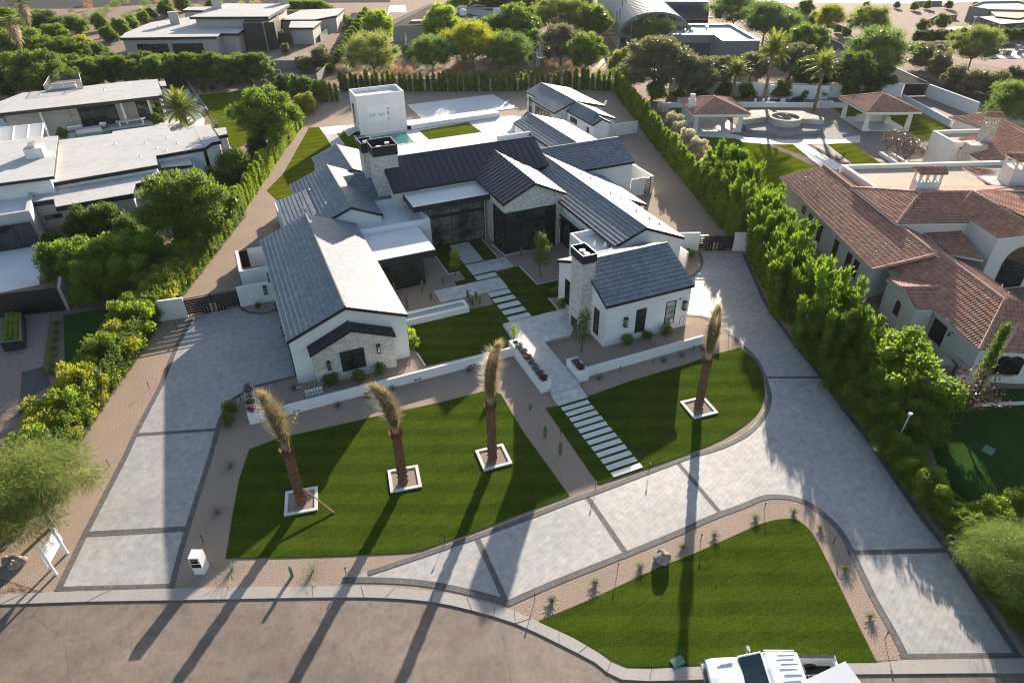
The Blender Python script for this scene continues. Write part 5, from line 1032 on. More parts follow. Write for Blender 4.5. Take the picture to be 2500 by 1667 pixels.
# flowers in planters: each clump is its own thing
FC = [flat('flower_' + n, c, .8, .1, var=.3, vs=18) for n, c in (('white', (.7, .7, .68)), ('pink', (.62, .12, .28)), ('crimson', (.34, .05, .10)), ('mauve', (.42, .26, .36)))]
def flowers(x, y, z, k, group, label):
    e = thing('flower_clump', label, 'flowers', (x, y, z), group); o = bpy.data.objects.new('foliage', KIND['shrub'][0][0][1]); COL.objects.link(o); o.parent = e; o.scale = (.62, .62, .42); o.material_slots[0].link = 'OBJECT'; o.material_slots[0].material = LF['dark']
    m = leafcloud([((0, 0, .22), (.30, .30, .17), 110)], .09, .09, seed=k, core=False); o = m.build('petals', FC[k % 4], loc=(0, 0, 0)); o.parent = e
for k, y in enumerate([33.5, 34.1, 34.8, 35.5, 36.2, 37.0, 37.8]): flowers(16.65, y, .8, [2, 3, 0, 0, 1, 3, 0][k], 'flowers in the long planter', ['crimson clump at the low end', 'mauve clump near the low end', 'white clump in the lower middle', 'white clump in the middle', 'pink clump in the upper middle', 'mauve clump near the bush', 'white clump beside the lime bush'][k] + ' of the long entrance planter')
for k, (y, c, lb) in enumerate([(33.5, 2, 'crimson flower clump in the short entrance planter'), (34.2, 3, 'mauve flower clump in the short entrance planter')]): flowers(19.65, y, .85, c, 'flowers in the short planter', lb)
for k, y in enumerate([38.6, 39.3, 40.0, 40.7, 41.3]): flowers(-2.92, y, .75, [1, 2, 0, 1, 0][k], 'flowers in the left planter box', ['pink flower clump at the front end', 'crimson flower clump', 'white flower clump in the middle', 'second pink flower clump', 'white flower clump at the far end'][k] + ' of the left planter box')
# ================================================================= neighbouring houses
def wallbox(parent, poly, z0, z1, mat, name='wall'): return MB().prism(poly, z0, z1, bottom=False).build(name, mat, parent)
# ---- left flat-roofed house
LN = thing('flat_roofed_house', 'white flat-roofed modern house with black fascias at the left', 'house', (-20, 95, 0)); G = MT['stuccog']; WR2 = MT['whiteroof2']
F_ = lambda pts, z: gs('E3', pts, z)
flatroof(LN, F_([(-160, 520), (-150, 400), (0, 385), (210, 303), (1240, 192), (1505, 172), (1560, 325), (1105, 378), (0, 497)], 3.9), 3.9, .45, 2.6, G, WR2)  # grey wall colour stands in for shade in the deep eave recess
flatroof(LN, F_([(1512, 196), (1583, 190), (1597, 236), (1535, 240)], 3.5), 3.5, .4, .15, ST, WR2)
flatroof(LN, F_([(565, 755), (1070, 692), (1075, 672), (1605, 600), (1640, 672), (1862, 642), (1955, 826), (1495, 905), (1512, 992), (457, 1172)], 3.9), 3.9, .4, .25, ST, WR2)
flatroof(LN, F_([(1850, 634), (2015, 600), (2040, 655), (2112, 762), (2030, 775), (1955, 830)], 3.72), 3.72, .4, .25, ST, WR2)
flatroof(LN, F_([(2044, 645), (2165, 632), (2180, 700), (2090, 714)], 3.4), 3.4, .4, .2, ST, WR2)
flatroof(LN, F_([(-170, 792), (560, 712), (515, 1102), (-170, 1190)], 5.0), 5.0, .3, .5, ST, WR2)
flatroof(LN, F_([(318, 1245), (458, 1190), (1505, 1020), (1560, 1100), (1300, 1175), (1275, 1266), (527, 1397), (510, 1320), (300, 1352)], 3.1), 3.1, .5, .15, G, WR2)
flatroof(LN, F_([(1512, 942), (1812, 892), (1846, 992), (1540, 1020)], 3.0), 3.0, .35, .1, ST, WR2)
parapet(LN, F_([(-170, 1290), (312, 1216), (278, 1428), (-170, 1500)], 3.5), 3.5, 3.1, .35, WR2, MT['paleconc'])
wl = lambda x, y, z=1.5: F_([(x, y)], z)[0]
for (c, x0, y0, x1, y1, z0, z1, n, m) in [('D1', 360, 590, 470, 585, 2.0, 2.5, 1, 1), ('D1', 925, 540, 985, 530, .9, 2.4, 1, 1)]:
    a = g(c, x0, y0, z1); b = g(c, x1, y1, z1); a = (a.x, a.y - .08); win(LN, a, (1, 0), 1.6 if z0 > 1.5 else .8, z0, z1, n, m, .05)
p = F_([(0, 1545)], 1.0)[0]; win(LN, (-25.0, 75.6), (1, 0), 4.6, .05, 2.6, 3, 1, .1)
a = g('E3', 1940, 910, 2.4); win(LN, (a.x - .3, a.y - .05), (1, 0), .9, .8, 2.5, 1, 1, .06)
yA = g('E3', 1105, 378, 3.9).y + 2.52; xA = g('E3', 0, 500, 0).x
win(LN, (-22.5, yA), (1, 0), 7.5, .05, 3.0, 6, 3, .06); win(LN, (-12.2, yA), (1, 0), 1.8, .05, 3.0, 2, 2, .06); win(LN, (-9.6, yA), (1, 0), 1.5, .05, 3.0, 2, 2, .06); win(LN, (-26.6, yA), (1, 0), 1.6, .05, 3.0, 2, 1, .08)
for x in (-14.2, -10.4, -8.6, -25.0): MB().box(x, yA - 1.1, 0, x + .35, yA - .7, 3.44).build('column', ST, LN)
c0 = g('E3', 360, 900, 5.0); MB().box(c0.x - .9, c0.y - 1.2, 5.0, c0.x + .9, c0.y + .8, 6.1).build('chimney', ST, LN)
for k in range(3): MB().box(c0.x - .45, c0.y - .9 + k * .55, 6.1, c0.x + .25, c0.y - .6 + k * .55, 6.5).build('chimney_vent', MT['steel'], LN)
vents(LN, [tuple(g('E3', x, y, 3.93)) for x, y in [(1105, 790), (1395, 780), (1595, 730), (1500, 830), (1345, 915), (1700, 785), (1592, 850)]] + [tuple(g('E3', x, y, 3.93)) for x, y in [(380, 320), (610, 310), (995, 280)]], h=.28)
# roof deck with railing and lounge seats
rd = thing('roof_deck', 'railed roof deck with lounge seats on the left house', 'roof deck', g('E3', 620, 290, 3.95)); cs = F_([(440, 298), (800, 262), (775, 170), (495, 195)], 3.95); m = MB()
for a, b in zip(cs, cs[1:] + cs[:1]):
    L = (b - a).length; n = int(L / .16)
    for k in range(n + 1): p = a.lerp(b, k / n); m.tube([p, p + Vector((0, 0, 1.0))], .014, 4, False)
    m.tube([a + Vector((0, 0, 1.0)), b + Vector((0, 0, 1.0))], .035, 4)
m.build('railing', MT['steel'], rd); sheet('deck_floor', cs, 3.97, MT['wicker'], parent=rd, kind=None)
for x, y in ((560, 262), (680, 250)): p = g('E3', x, y, 3.98); MB().obox(p + Vector((0, 0, .25)), 1.6, .8, .4, 0).obox(p + Vector((0, .35, .55)), 1.6, .15, .4, 0).build('lounge_seat', MT['cushion'], rd)
# pergola
pg = thing('pergola', 'white slatted pergola roof at the left edge of the left house', 'pergola', g('E3', 200, 680, 0)); m = MB(); z = 3.0
P0, P1, P2, P3 = g('E3', -150, 655, z), g('E3', 418, 596, z), g('E3', 398, 728, z), g('E3', -160, 800, z)
for k in range(5): a = P0.lerp(P1, k / 4); b = P3.lerp(P2, k / 4); m.obox((a + b) / 2, (b - a).length, .18, .2, math.atan2((b - a).y, (b - a).x))
m.obox((P0 + P1) / 2, (P1 - P0).length, .18, .2, math.atan2((P1 - P0).y, (P1 - P0).x)); m.obox((P3 + P2) / 2, (P2 - P3).length, .18, .2, math.atan2((P2 - P3).y, (P2 - P3).x)); m.build('beam', MT['whitepaint'], pg)
m = MB()
for k in range(17): a = P0.lerp(P3, (k + .5) / 17); b = P1.lerp(P2, (k + .5) / 17); m.obox((a + b) / 2, (b - a).length, .05, .1, math.atan2((b - a).y, (b - a).x))
m.build('slats', MT['whitepaint'], pg)
for q in (P1, P2): MB().box(q.x - .1, q.y - .1, 0, q.x + .1, q.y + .1, 2.9).build('post', MT['whitepaint'], pg)
# left house grounds
sheet('patio', F_([(-100, 560), (1560, 420), (1700, 300), (1800, 260), (1960, 560), (1950, 680), (1640, 720), (570, 830), (-100, 900)], 0), .012, MT['paleconc'])
sheet('lap_pool', F_([(715, 705), (1420, 612), (1425, 640), (718, 738)], 0), .03, MT['water'])
lawn(gs('E4', [(920, 915), (1440, 858), (1560, 880), (1720, 960), (1500, 1300), (1300, 1420), (1190, 1390), (1000, 1085)]), 'grass2')
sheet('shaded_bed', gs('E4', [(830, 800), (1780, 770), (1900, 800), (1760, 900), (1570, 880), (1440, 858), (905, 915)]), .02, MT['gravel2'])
sheet('patio', gs('D1', [(-100, 870), (0, 850), (330, 812), (325, 1160), (0, 1225), (-100, 1240)]), .012, MT['paleconc'])
sheet('entry_paving', gs('H3', [(-300, 560), (0, 545), (310, 770), (240, 1568), (-300, 1640)]), .014, MT['tan_paver'])
sheet('timber_deck', gs('H3', [(310, 400), (650, 350), (560, 1025), (285, 1092)]), .05, MT['wicker'], thick=.04)
sheet('dark_gravel_bed', gs('H3', [(285, 1095), (560, 1030), (650, 1250), (250, 1478)]), .02, MT['darkgravel'])
lawn(gs('H3', [(810, 370), (1480, 265), (2300, 100), (2350, -20), (830, 1135)])[:3] + [Vector((-8.0, 60.5, 0)), Vector((-10.4, 53.5, 0)), Vector((-14.6, 43.3, 0))] + gs('H3', [(835, 1130)]), 'grassd')
for a, b in (((300, 905), (0, 945)),): pass
fn = thing('slat_fence', 'tall black slat fence of the left house entry', 'fence', g('H3', 400, 330)); A, B = g('H3', -60, 400), g('H3', 860, 292); d = (B - A); m = MB(); n = 60
for k in range(n): p = A.lerp(B, (k + .5) / n); m.obox(p + Vector((0, 0, 1.1)), .10, .06, 2.2, math.atan2(d.y, d.x))
m.obox((A + B) / 2 + Vector((0, .08, 2.1)), d.length, .05, .1, math.atan2(d.y, d.x)); m.obox((A + B) / 2 + Vector((0, .08, .3)), d.length, .05, .1, math.atan2(d.y, d.x)); m.build('slats', MT['fascia'], fn)
MB().obox(B + Vector((.1, .8, 1.15)), .25, 2.2, 2.3, .05).build('concrete_post', MT['concrete'], label='short concrete wall at the right end of the black slat fence', cat='wall')
bp = thing('cactus_planter', 'black steel planter filled with barrel cacti by the left entry', 'planter', g('H3', 160, 700)); q = gs('H3', [(25, 712), (268, 680), (262, 335), (70, 345)], .8)
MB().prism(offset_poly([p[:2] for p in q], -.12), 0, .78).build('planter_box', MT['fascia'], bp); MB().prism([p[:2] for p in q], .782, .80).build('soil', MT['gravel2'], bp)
for i in range(9):
    for j in range(3):
        p = (q[0].lerp(q[1], (j + .6) / 3.3)).lerp(q[3].lerp(q[2], (j + .6) / 3.3), (i + .5 + .3 * (j % 2)) / 9.4)
        MB().lathe((p.x, p.y, .8), [(.12, 0), (.19, .08), (.2, .16), (.13, .27), (0, .3)], 10).build('barrel_cactus', LF['lime'], label='golden barrel cactus in the black steel planter', cat='cactus', group='barrel cacti')
for i in range(7): p = g('H3', 730 - i * 12, 480 + i * 105); place('grassclump', (p.x, p.y, 0), 1.0, name='ornamental_grass', label='soft grass clump along the dark lawn of the left house', cat='plant', group='ornamental grasses')
for x, y in [(150, 1430), (265, 1385)]: p = g('R4', x, y); place('agave', (p.x, p.y, 0), 1.1, name='agave', label='pale agave at the edge of the left entry paving', cat='plant', group='agaves by the left entry')
for x, y in [(945, 860), (975, 890), (1060, 870), (1230, 825), (1430, 825), (1560, 820), (1590, 850), (1410, 790), (1650, 795)]: p = g('E4', x, y); place('shrub', (p.x, p.y, 0), 1.3, name='low_shrub', label='low shrub in the shaded bed behind the rear lawn of the left house', cat='shrub', group='low shrubs in the shaded bed', leaf='dark')
for x, y in [(1480, 480), (1500, 550), (590, 690)]: put('bush0', x, y, 60, c='E3', name='patio_bush', label='leafy bush on the patio of the left house', cat='bush', group='patio bushes', leaf='mid')
p = g('E3', 2030, 640); place('yucca', (p.x + .8, p.y + 1, 0), 2.4, name='agave', label='large agave beside the left rear lawn', cat='plant')
def sofa(p, rz, label, w_=2.2):
    t = thing('outdoor_sofa', label, 'sofa', (p.x, p.y, .02)); t.rotation_euler = (0, 0, rz)
    for nm, mb, mt in (('seat', MB().obox((0, 0, .22), w_, .85, .36), MT['wicker']), ('backrest', MB().obox((0, .4, .55), w_, .18, .5), MT['wicker']), ('cushion', MB().obox((0, -.05, .46), w_ - .2, .7, .12).obox((0, .28, .62), w_ - .2, .12, .35), MT['cushion'])): o = mb.build(nm, mt, loc=(0, 0, 0)); o.parent = t
sofa(g('E3', 720, 650, .3), .1, 'grey wicker sofa with white cushions on the left patio'); sofa(g('E3', 985, 620, .3), -.2, 'wicker armchair with a pale cushion on the left patio', 1.1)
MB().obox(g('E3', 850, 655, .3), 3.4, 1.4, .6, .12).build('patio_planter', MT['paleconc'], label='long pale planter box beside the dark lap pool', cat='planter')
pt = thing('patio_table', 'long white table on the left patio', 'table', g('E3', 1250, 560)); q = g('E3', 1250, 560, .75); MB().obox(q, 4.2, 1.0, .08, .1).build('tabletop', MT['whitepaint'], pt)
for s in (-1.6, 1.6): MB().obox((q.x + s, q.y, .36), .2, .8, .7).build('leg', MT['whitepaint'], pt)
for k, (x, y) in enumerate([(1700, 625), (1760, 605), (1830, 590), (1850, 560)]): p = g('E3', x, y); MB().obox(p + Vector((0, 0, .28)), 1.9, .65, .08, .2, 0, -.1).obox(p + Vector((.9, .15, .5)), .7, .65, .08, .2, 0, -.9).obox(p + Vector((-.5, 0, .12)), .06, .6, .24, .2).obox(p + Vector((.5, 0, .12)), .06, .6, .24, .2).build('sun_lounger', MT['cushion'], label='white sun lounger near the fat palm', cat='sun lounger', group='sun loungers by the fat palm')
for x, y in [(1890, 400), (1945, 500)]: p = g('E3', x, y); MB().lathe((p.x, p.y, 0), [(.35, 0), (.45, .9), (.38, .9), (.35, .8), (0, .8)], 4).build('white_pot', MT['whitepaint'], label='white square pot at the edge of the left patio', cat='pot', group='white pots'); place('yucca', (p.x, p.y, .8), .8, name='potted_plant', label='spiky plant in a white pot on the left patio', cat='plant', group='potted plants')
m = MB(); wall_seg(m, g('E4', 825, 815), g('E4', 1020, 1100), .8, .25); m.build('low_wall', MT['greyblock'], label='low grey wall beside the rear lawn of the left house', cat='wall')
m = MB(); wall_seg(m, g('E4', 620, 850), g('E4', 800, 815), 2.2, .15); m.build('dark_screen', MT['fascia'], label='dark screen fence at the right end of the left rear wing', cat='fence')
m = MB(); wall_seg(m, g('E3', -80, 330), g('E3', 500, 80), 2.0, .3); wall_seg(m, g('E3', 510, 80), g('E3', 575, 190), 2.0, .3); m.build('perimeter_wall', MT['stucco2'], label='long pale wall running up to the left behind the left house', cat='wall')
m = MB(); wall_seg(m, g('E4', 700, 790), g('E4', 1720, 765), 1.8, .2); m.build('rear_wall', MT['greyblock'], label='shaded grey wall behind the dark tree row', cat='wall')
m = MB(); wall_seg(m, g('E4', 1640, 660), g('E4', 2060, 660), 1.6, .2); wall_seg(m, g('E4', 2060, 800), g('E4', 2170, 690), 1.6, .2); m.build('side_wall', MT['greyblock'], label='grey wall at the corner where the hedges meet', cat='wall')

# ---- far left flat-roofed house
FL = thing('flat_roofed_house', 'long grey flat-roofed house with two garage doors at the upper left', 'house', g('E4', 900, 500)); F4 = lambda pts, z: gs('E4', pts, z)
r = F4([(165, 365), (215, 318), (465, 216), (830, 165), (1000, 190), (1372, 275), (1300, 322), (1137, 322), (1092, 352)], 4.2); flatroof(FL, r, 4.2, .5, .4, G, WR2)
flatroof(FL, F4([(830, 165), (1180, 35), (1795, 45), (1588, 162)], 6.4), 6.4, .5, .9, G, WR2, wz=4.0)
wallbox(FL, [p[:2] for p in F4([(1000, 500), (1060, 160), (1700, 60), (1640, 480)], 0)][:0] or [p[:2] for p in F4([(1340, 225), (1400, 120), (1700, 90), (1640, 215)], 5.6)], 0, 5.6, MT['fascia'], 'fin_wall')
for k in range(7):
    a = g('E4', 1530 + k * 17, 215 - k * 14, 5.7); MB().box(a.x - .12, a.y - 1.6, 0, a.x + .12, a.y - .3, 5.75).build('fin', MT['greyblock'], FL)
parapet(FL, [p[:2] for p in F4([(1205, 220), (1290, 185), (1420, 185), (1340, 222)], 4.9)], 4.9, 4.6, .2, G, WR2)
flatroof(FL, F4([(1672, 192), (1905, 98), (2320, 82), (2245, 150), (2030, 190)], 3.6), 3.6, .4, .4, G, WR2); flatroof(FL, F4([(1782, 268), (1802, 205), (2098, 205), (2018, 268)], 3.6), 3.6, .4, .4, G, WR2)
flatroof(FL, F4([(762, 100), (820, 70), (1060, 66), (960, 102)], 4.0), 4.0, .4, .3, G, WR2)
for (x, y, zb, h) in ((700, 235, 4.2, 2.6), (1100, 85, 6.4, 2.2), (1745, 55, 6.0, 2.4)): p = g('E4', x, y, zb); MB().box(p.x - 1.0, p.y - .7, zb - .2, p.x + 1.0, p.y + .9, zb + h).build('chimney', G, FL)
ga, gb = r[0], r[-1]; dd = (gb - ga).normalized(); nn = Vector((dd.y, -dd.x, 0)); off = ga - nn * .35
for u0, u1 in ((.145, .465), (.51, .83)):
    p = off.lerp(off + (gb - ga), u0); win(FL, p + nn * -.0, dd, (u1 - u0) * (gb - ga).length, .2, 2.9, 5, 4, .10, proud=.08, name='garage_door')
win(FL, g('E4', 965, 240, 4.4) + Vector((0, -.6, 0)), dd, 7.6, 4.5, 5.7, 7, 1, .08)
vents(FL, [tuple(g('E4', x, y, 4.25)) for x, y in [(830, 210), (530, 265), (925, 220), (1185, 295), (450, 300)]], h=.4)
sheet('entry_court', F4([(1560, 560), (1680, 410), (1850, 500), (2180, 480), (2000, 560), (1640, 590)], 0), .012, MT['tan_paver'])
sheet('lane', gs('F', [(752, 128), (800, 132), (842, 30), (808, 30)]), .012, MT['asphalt_far'])
sheet('road', gs('H8', [(-600, -60), (2400, -120), (5600, -200), (5600, 40), (2300, 60), (1100, 130), (400, 130), (-600, 110)]), .012, MT['asphalt_far'])
gp = MB(); a = g('E4', 2090, 400, 0); b = g('E4', 2205, 290, 0); gp.obox((a + b) / 2 + Vector((0, 0, .8)), (b - a).length, .06, 1.6, math.atan2((b - a).y, (b - a).x)); gp.build('glass_screen', MT['water2'], label='pale green glass screen beside the long lane', cat='glass screen')
cp = thing('garden_pavilion', 'small white flat-roofed pavilion among the trees at the upper left', 'pavilion', g('H8', 950, 420)); q = gs('H8', [(720, 350), (850, 310), (1190, 405), (1100, 450), (900, 470)], 2.8); MB().prism(q, 2.6, 2.8).build('roof', MT['whiteroof2'], cp); wallbox(cp, offset_poly([p[:2] for p in q], .5), 0, 2.6, G)

# ---- brown-roofed house in the middle distance
BH = thing('brown_tiled_house', 'low house with dark brown tiled roofs behind the rear trees', 'house', g('H7', 1000, 200)); h7 = lambda x, y, z: g('H7', x, y, z)
rf = [[h7(395, 262, 3.2), h7(1200, 225, 3.2), h7(1180, 60, 5.2), h7(820, 45, 5.4)], [h7(395, 262, 3.2), h7(820, 45, 5.4), h7(790, 30, 5.2), h7(350, 235, 3.2)],
      [h7(1060, 150, 4.0), h7(1770, 182, 3.6), h7(1480, 80, 5.4), h7(1050, 82, 5.4)], [h7(1480, 80, 5.4), h7(1770, 182, 3.6), h7(1862, 128, 3.6), h7(1740, 82, 5.0)], [h7(1770, 255, 3.0), h7(1900, 245, 3.0), h7(1850, 185, 3.8), h7(1765, 185, 3.8)],
      [h7(1135, 75, 5.5), h7(1225, 42, 6.4), h7(1325, 60, 5.5), h7(1320, 80, 5.3)]]
roofs(BH, rf, MT['browntile'], 'tile', .25, fmat=G, caps=[(rf[0][0], rf[0][3]), (rf[2][2], rf[2][3]), (rf[2][2], rf[2][1])], capmat=MT['tanroof'], capr=.14)
wallbox(BH, [p[:2] for p in (h7(420, 262, 3.2), h7(1200, 225, 3.2), h7(1770, 182, 3.2), h7(1850, 130, 3.2), h7(1700, 82, 4.5), h7(1000, 85, 4.5), h7(820, 60, 4.5))], 0, 3.0, G)
wallbox(BH, [p[:2] for p in (h7(600, 225, 3.4), h7(1240, 205, 3.4), h7(1240, 170, 3.4), h7(1060, 150, 3.6), h7(610, 215, 3.4))], 2.9, 3.9, MT['stucco2'], 'parapet')
for x, y in ((1100, 120), (1420, 110)): p = h7(x, y, 5.0); MB().lathe((p.x, p.y, 4.4), [(.9, 0), (.9, 1.0), (.6, 1.3), (.3, 1.35), (0, 1.35)], 12).build('chimney', MT['whitepaint'], BH)
win(BH, h7(430, 262, 3.0), (h7(1000, 240, 3.0) - h7(430, 262, 3.0)), 12, .1, 2.6, 6, 1, .15)
for x, y in ((557, 450), (728, 455)): p = h7(x, y, 0); MB().lathe((p.x, p.y, 0), [(.1, 0), (.06, .4), (.35, .45), (.04, 3.0), (0, 3.2)], 8).build('closed_parasol', MT['cushion'], label='closed white parasol on the shaded terrace of the brown-roofed house', cat='parasol', group='closed parasols')
fo = h7(498, 390, 0); MB().lathe((fo.x, fo.y, 0), [(.5, 0), (.2, .3), (.15, .8), (.7, .9), (.1, 1.0), (.1, 1.4), (.35, 1.5), (0, 1.6)], 12).build('garden_fountain', MT['greyblock'], label='small tiered fountain on the terrace of the brown-roofed house', cat='fountain')
put('bush1', 568, 510, 60, c='H7', name='clipped_hedge', label='square clipped hedge before the brown-roofed house terrace', cat='hedge', leaf='mid'); put('bush0', 630, 280, 52, c='H7', name='wall_climber', label='dark climber arching over the brown-roofed house terrace', cat='plant', leaf='dark')
sheet('drive', gs('H7', [(330, 220), (400, 120), (560, 120), (545, 50), (400, 55), (370, 140)]), .012, MT['paleconc'])
ps = thing('play_structure', 'white wooden play tower with ladder behind the rear hedge', 'play structure', h7(1850, 640, 0)); b0 = h7(1850, 640, 0)
m = MB()
for dx in (-.8, .8):
    for dy in (-.5, .5): m.box(b0.x + dx - .07, b0.y + dy - .07, 0, b0.x + dx + .07, b0.y + dy + .07, 3.4)
m.build('post', MT['whitepaint'], ps); MB().box(b0.x - .9, b0.y - .6, 1.7, b0.x + .9, b0.y + .6, 1.85).build('platform', MT['whitepaint'], ps); MB().box(b0.x - .9, b0.y - .64, 1.9, b0.x + .1, b0.y - .58, 4.3).build('panel', MT['whitepaint'], ps)
m = MB(); m.box(b0.x - .9, b0.y - 1.0, 0, b0.x + .1, b0.y - .92, 1.75)
m.build('climbing_wall', MT['water2'], ps); m = MB()
for k in range(6): m.box(b0.x + .3, b0.y - 1.2 + k * .1, .25 + k * .28, b0.x + 1.3, b0.y - 1.1 + k * .1, .32 + k * .28)
m.build('ladder', MT['whitepaint'], ps); MB().tube([(b0.x - 3.2, b0.y, 2.8), (b0.x - .8, b0.y, 2.8)], .08).build('swing_beam', MT['whitepaint'], ps)

# ---- vaulted building
VB = thing('vaulted_building', 'large barrel-vaulted metal building at the top right of centre', 'building', g('E5', 600, 400))
f0 = g('E5', 432, 362, 2.6); bdir = (g('E5', 255, 40, 2.6) - f0).normalized(); side = Vector((bdir.y, -bdir.x, 0)); Wd = 15.5; Ln = 58; nseg = 18; hh = 4.9
def arch(u, v, inset=0): a = math.pi * u; return f0 + side * (Wd / 2 - (Wd / 2 - inset) * math.cos(a)) + bdir * v + Vector((0, 0, (hh - inset) * math.sin(a) ** .85))
m = MB()
for i in range(nseg):
    nl = 58
    for j in range(nl):
        z_ = .05 if j % 2 else 0
        m.face([arch(i / nseg, j * Ln / nl), arch((i + 1) / nseg, j * Ln / nl), arch((i + 1) / nseg, (j + 1) * Ln / nl - .12, -z_), arch(i / nseg, (j + 1) * Ln / nl - .12, -z_)])
        m.face([arch(i / nseg, (j + 1) * Ln / nl - .12, -z_), arch((i + 1) / nseg, (j + 1) * Ln / nl - .12, -z_), arch((i + 1) / nseg, (j + 1) * Ln / nl, -.09), arch(i / nseg, (j + 1) * Ln / nl, -.09)])
m.build('vault_roof', MT['copper'], VB)
m = MB()
for i in range(nseg): m.face([arch(i / nseg, -.15, -.12), arch((i + 1) / nseg, -.15, -.12), arch((i + 1) / nseg, -.15, .35), arch(i / nseg, -.15, .35)])
m.build('arch_trim', MT['utility'], VB)
m = MB(); m.face([arch(i / nseg, 1.2, .3) for i in range(nseg + 1)]); w0 = f0 + side * .3 + bdir * 1.2; w1 = f0 + side * (Wd - .3) + bdir * 1.2; m.face([(w0.x, w0.y, 0), (w1.x, w1.y, 0), tuple(w1), tuple(w0)]); m.build('glazed_front', MT['glassg'], VB)
m = MB()
for k in range(7):
    p = w0.lerp(w1, k / 6); u = k / 6; m.tube([(p.x - bdir.x * .05, p.y - bdir.y * .05, 0), (p.x - bdir.x * .05, p.y - bdir.y * .05, 2.6 + hh * .93 * math.sin(math.acos(max(-1, min(1, 1 - 2 * u)))) )], .08, 4)
m.tube([w0 - bdir * .05, w1 - bdir * .05], .09, 4); m.build('mullion', MT['steel'], VB)
m = MB()
for s in (0, Wd): a = f0 + side * (s if s == 0 else s - .3); b = a + bdir * Ln; m.prism([a[:2], (a + side * .3)[:2], (b + side * .3)[:2], b[:2]], 0, 2.65)
m.build('side_wall', G, VB)
for x, y in ((468, 60), (500, 50), (415, 160), (445, 140)): p = g('E5', x, y, 6.2); MB().tube([p - Vector((0, 0, 1)), p + Vector((0, 0, 1.3))], .15, 6).build('roof_vent', MT['greyblock'], VB)
for k in range(3): p = f0 + bdir * (4 + k * 5) - side * 1.6; MB().obox(p + Vector((0, 0, -.2)), 3.2, .3, .2, math.atan2(side.y, side.x)).build('canopy_beam', MT['brownrust'], VB)
V2 = thing('vaulted_hall', 'dark curved-roof building at the top edge right of the large vault', 'building', g('E5', 1000, 200)); a = g('E5', 775, 165, 3.2); b = g('E5', 1292, 165, 3.2); d2 = (b - a).normalized(); n2 = Vector((-d2.y, d2.x, 0)); m = MB(); LL = (b - a).length
for i in range(12):
    A1, A2 = math.pi * i / 12, math.pi * (i + 1) / 12; q = lambda s, A: a + d2 * s + n2 * (5.5 - 5.5 * math.cos(A)) + Vector((0, 0, 3.4 * math.sin(A)))
    for j in range(24): m.face([q(LL * j / 24, A1), q(LL * (j + 1) / 24 - .15, A1), q(LL * (j + 1) / 24 - .15, A2), q(LL * j / 24, A2)]); m.face([q(LL * (j + 1) / 24 - .15, A1), q(LL * (j + 1) / 24, A1) - Vector((0, 0, .06)), q(LL * (j + 1) / 24, A2) - Vector((0, 0, .06)), q(LL * (j + 1) / 24 - .15, A2)])
m.build('vault_roof', MT['metalroof'], V2); wallbox(V2, [(p.x, p.y) for p in (a, b, b + n2 * 11, a + n2 * 11)], 0, 3.15, G); MB().obox((a + b) / 2 + Vector((0, 0, -.1)) - n2 * .3, LL + 2, .8, .25, math.atan2(d2.y, d2.x)).build('eave_trim', MT['brownrust'], V2)
win(V2, a - n2 * .02, d2, LL, .3, 2.6, 10, 1, .1)
GB = thing('grey_flat_building', 'grey block building with white parapet roof behind the palms', 'building', g('E5', 1400, 400)); q = [p[:2] for p in gs('E5', [(905, 330), (1010, 230), (1510, 230), (1787, 387), (1425, 387), (1347, 333)], 4.3)]
parapet(GB, q, 4.3, 3.8, .45, MT['greyblock'], MT['whiteroof']); m = MB(); ribbon(m, [Vector((*p, 0)) for p in (q + [q[0]])], -.02, .5, 4.32, .06) if False else None
i_ = offset_poly(q, .47); o_ = offset_poly(q, -.02); m = MB()
for k in range(len(q)): j = (k + 1) % len(q); m.face([(*o_[k], 4.32), (*o_[j], 4.32), (*i_[j], 4.32), (*i_[k], 4.32)])
m.build('parapet_cap', MT['whitepaint'], GB)
a = g('E5', 1075, 560, 0); a = Vector((q[5][0], q[5][1], 0)); b = Vector((q[0][0], q[0][1], 0)); dq = (a - b).normalized(); win(GB, b + dq * (a - b).length * .33, dq, (a - b).length * .62, .2, 2.7, 2, 1, .2, MT['bluedark'], frame=MT['brownrust'], proud=.12)
vents(GB, [tuple(g('E5', x, y, 3.85)) for x, y in [(1098, 262), (1140, 300), (1065, 305), (1275, 275)]], r=.3, h=.5)
sheet('path', gs('E5', [(210, 660), (330, 480), (440, 460), (640, 560), (560, 640), (330, 680)]), .012, MT['tan_paver'])

# ---- house with carport at the upper right
CH = thing('carport_house', 'grey flat-roofed house with a carport at the upper right', 'house', g('E6', 2150, 200)); e6 = lambda pts, z: gs('E6', pts, z)
parapet(CH, [p[:2] for p in e6([(1830, 60), (1950, 15), (2300, 10), (2500, 60), (2500, 100), (2020, 90)], 3.6)], 3.6, 3.2, .3, MT['greyblock'], WR2)
flatroof(CH, e6([(2010, 95), (2330, 80), (2500, 130), (2300, 180), (2080, 160)], 3.2), 3.2, .3, .3, MT['greyblock'], MT['tanroof'])
flatroof(CH, e6([(1920, 165), (2240, 140), (2480, 210), (2130, 235)], 2.9), 2.9, .25, .3, MT['greyblock'], WR2, walls=False)
for x, y in ((1955, 240), (2125, 300), (2350, 280)): p = g('E6', x, y - 60, 2.6); MB().tube([(p.x, p.y, 0), (p.x, p.y, 2.7)], .1).build('post', MT['fascia'], CH)
pd = g('E6', 1890, 165, 2.4); MB().lathe((pd.x, pd.y, 2.2), [(0, 0), (.35, .1), (.5, .3)], 12).tube([(pd.x, pd.y, 0), (pd.x, pd.y, 2.2)], .05).build('satellite_dish', MT['whitepaint'], CH)
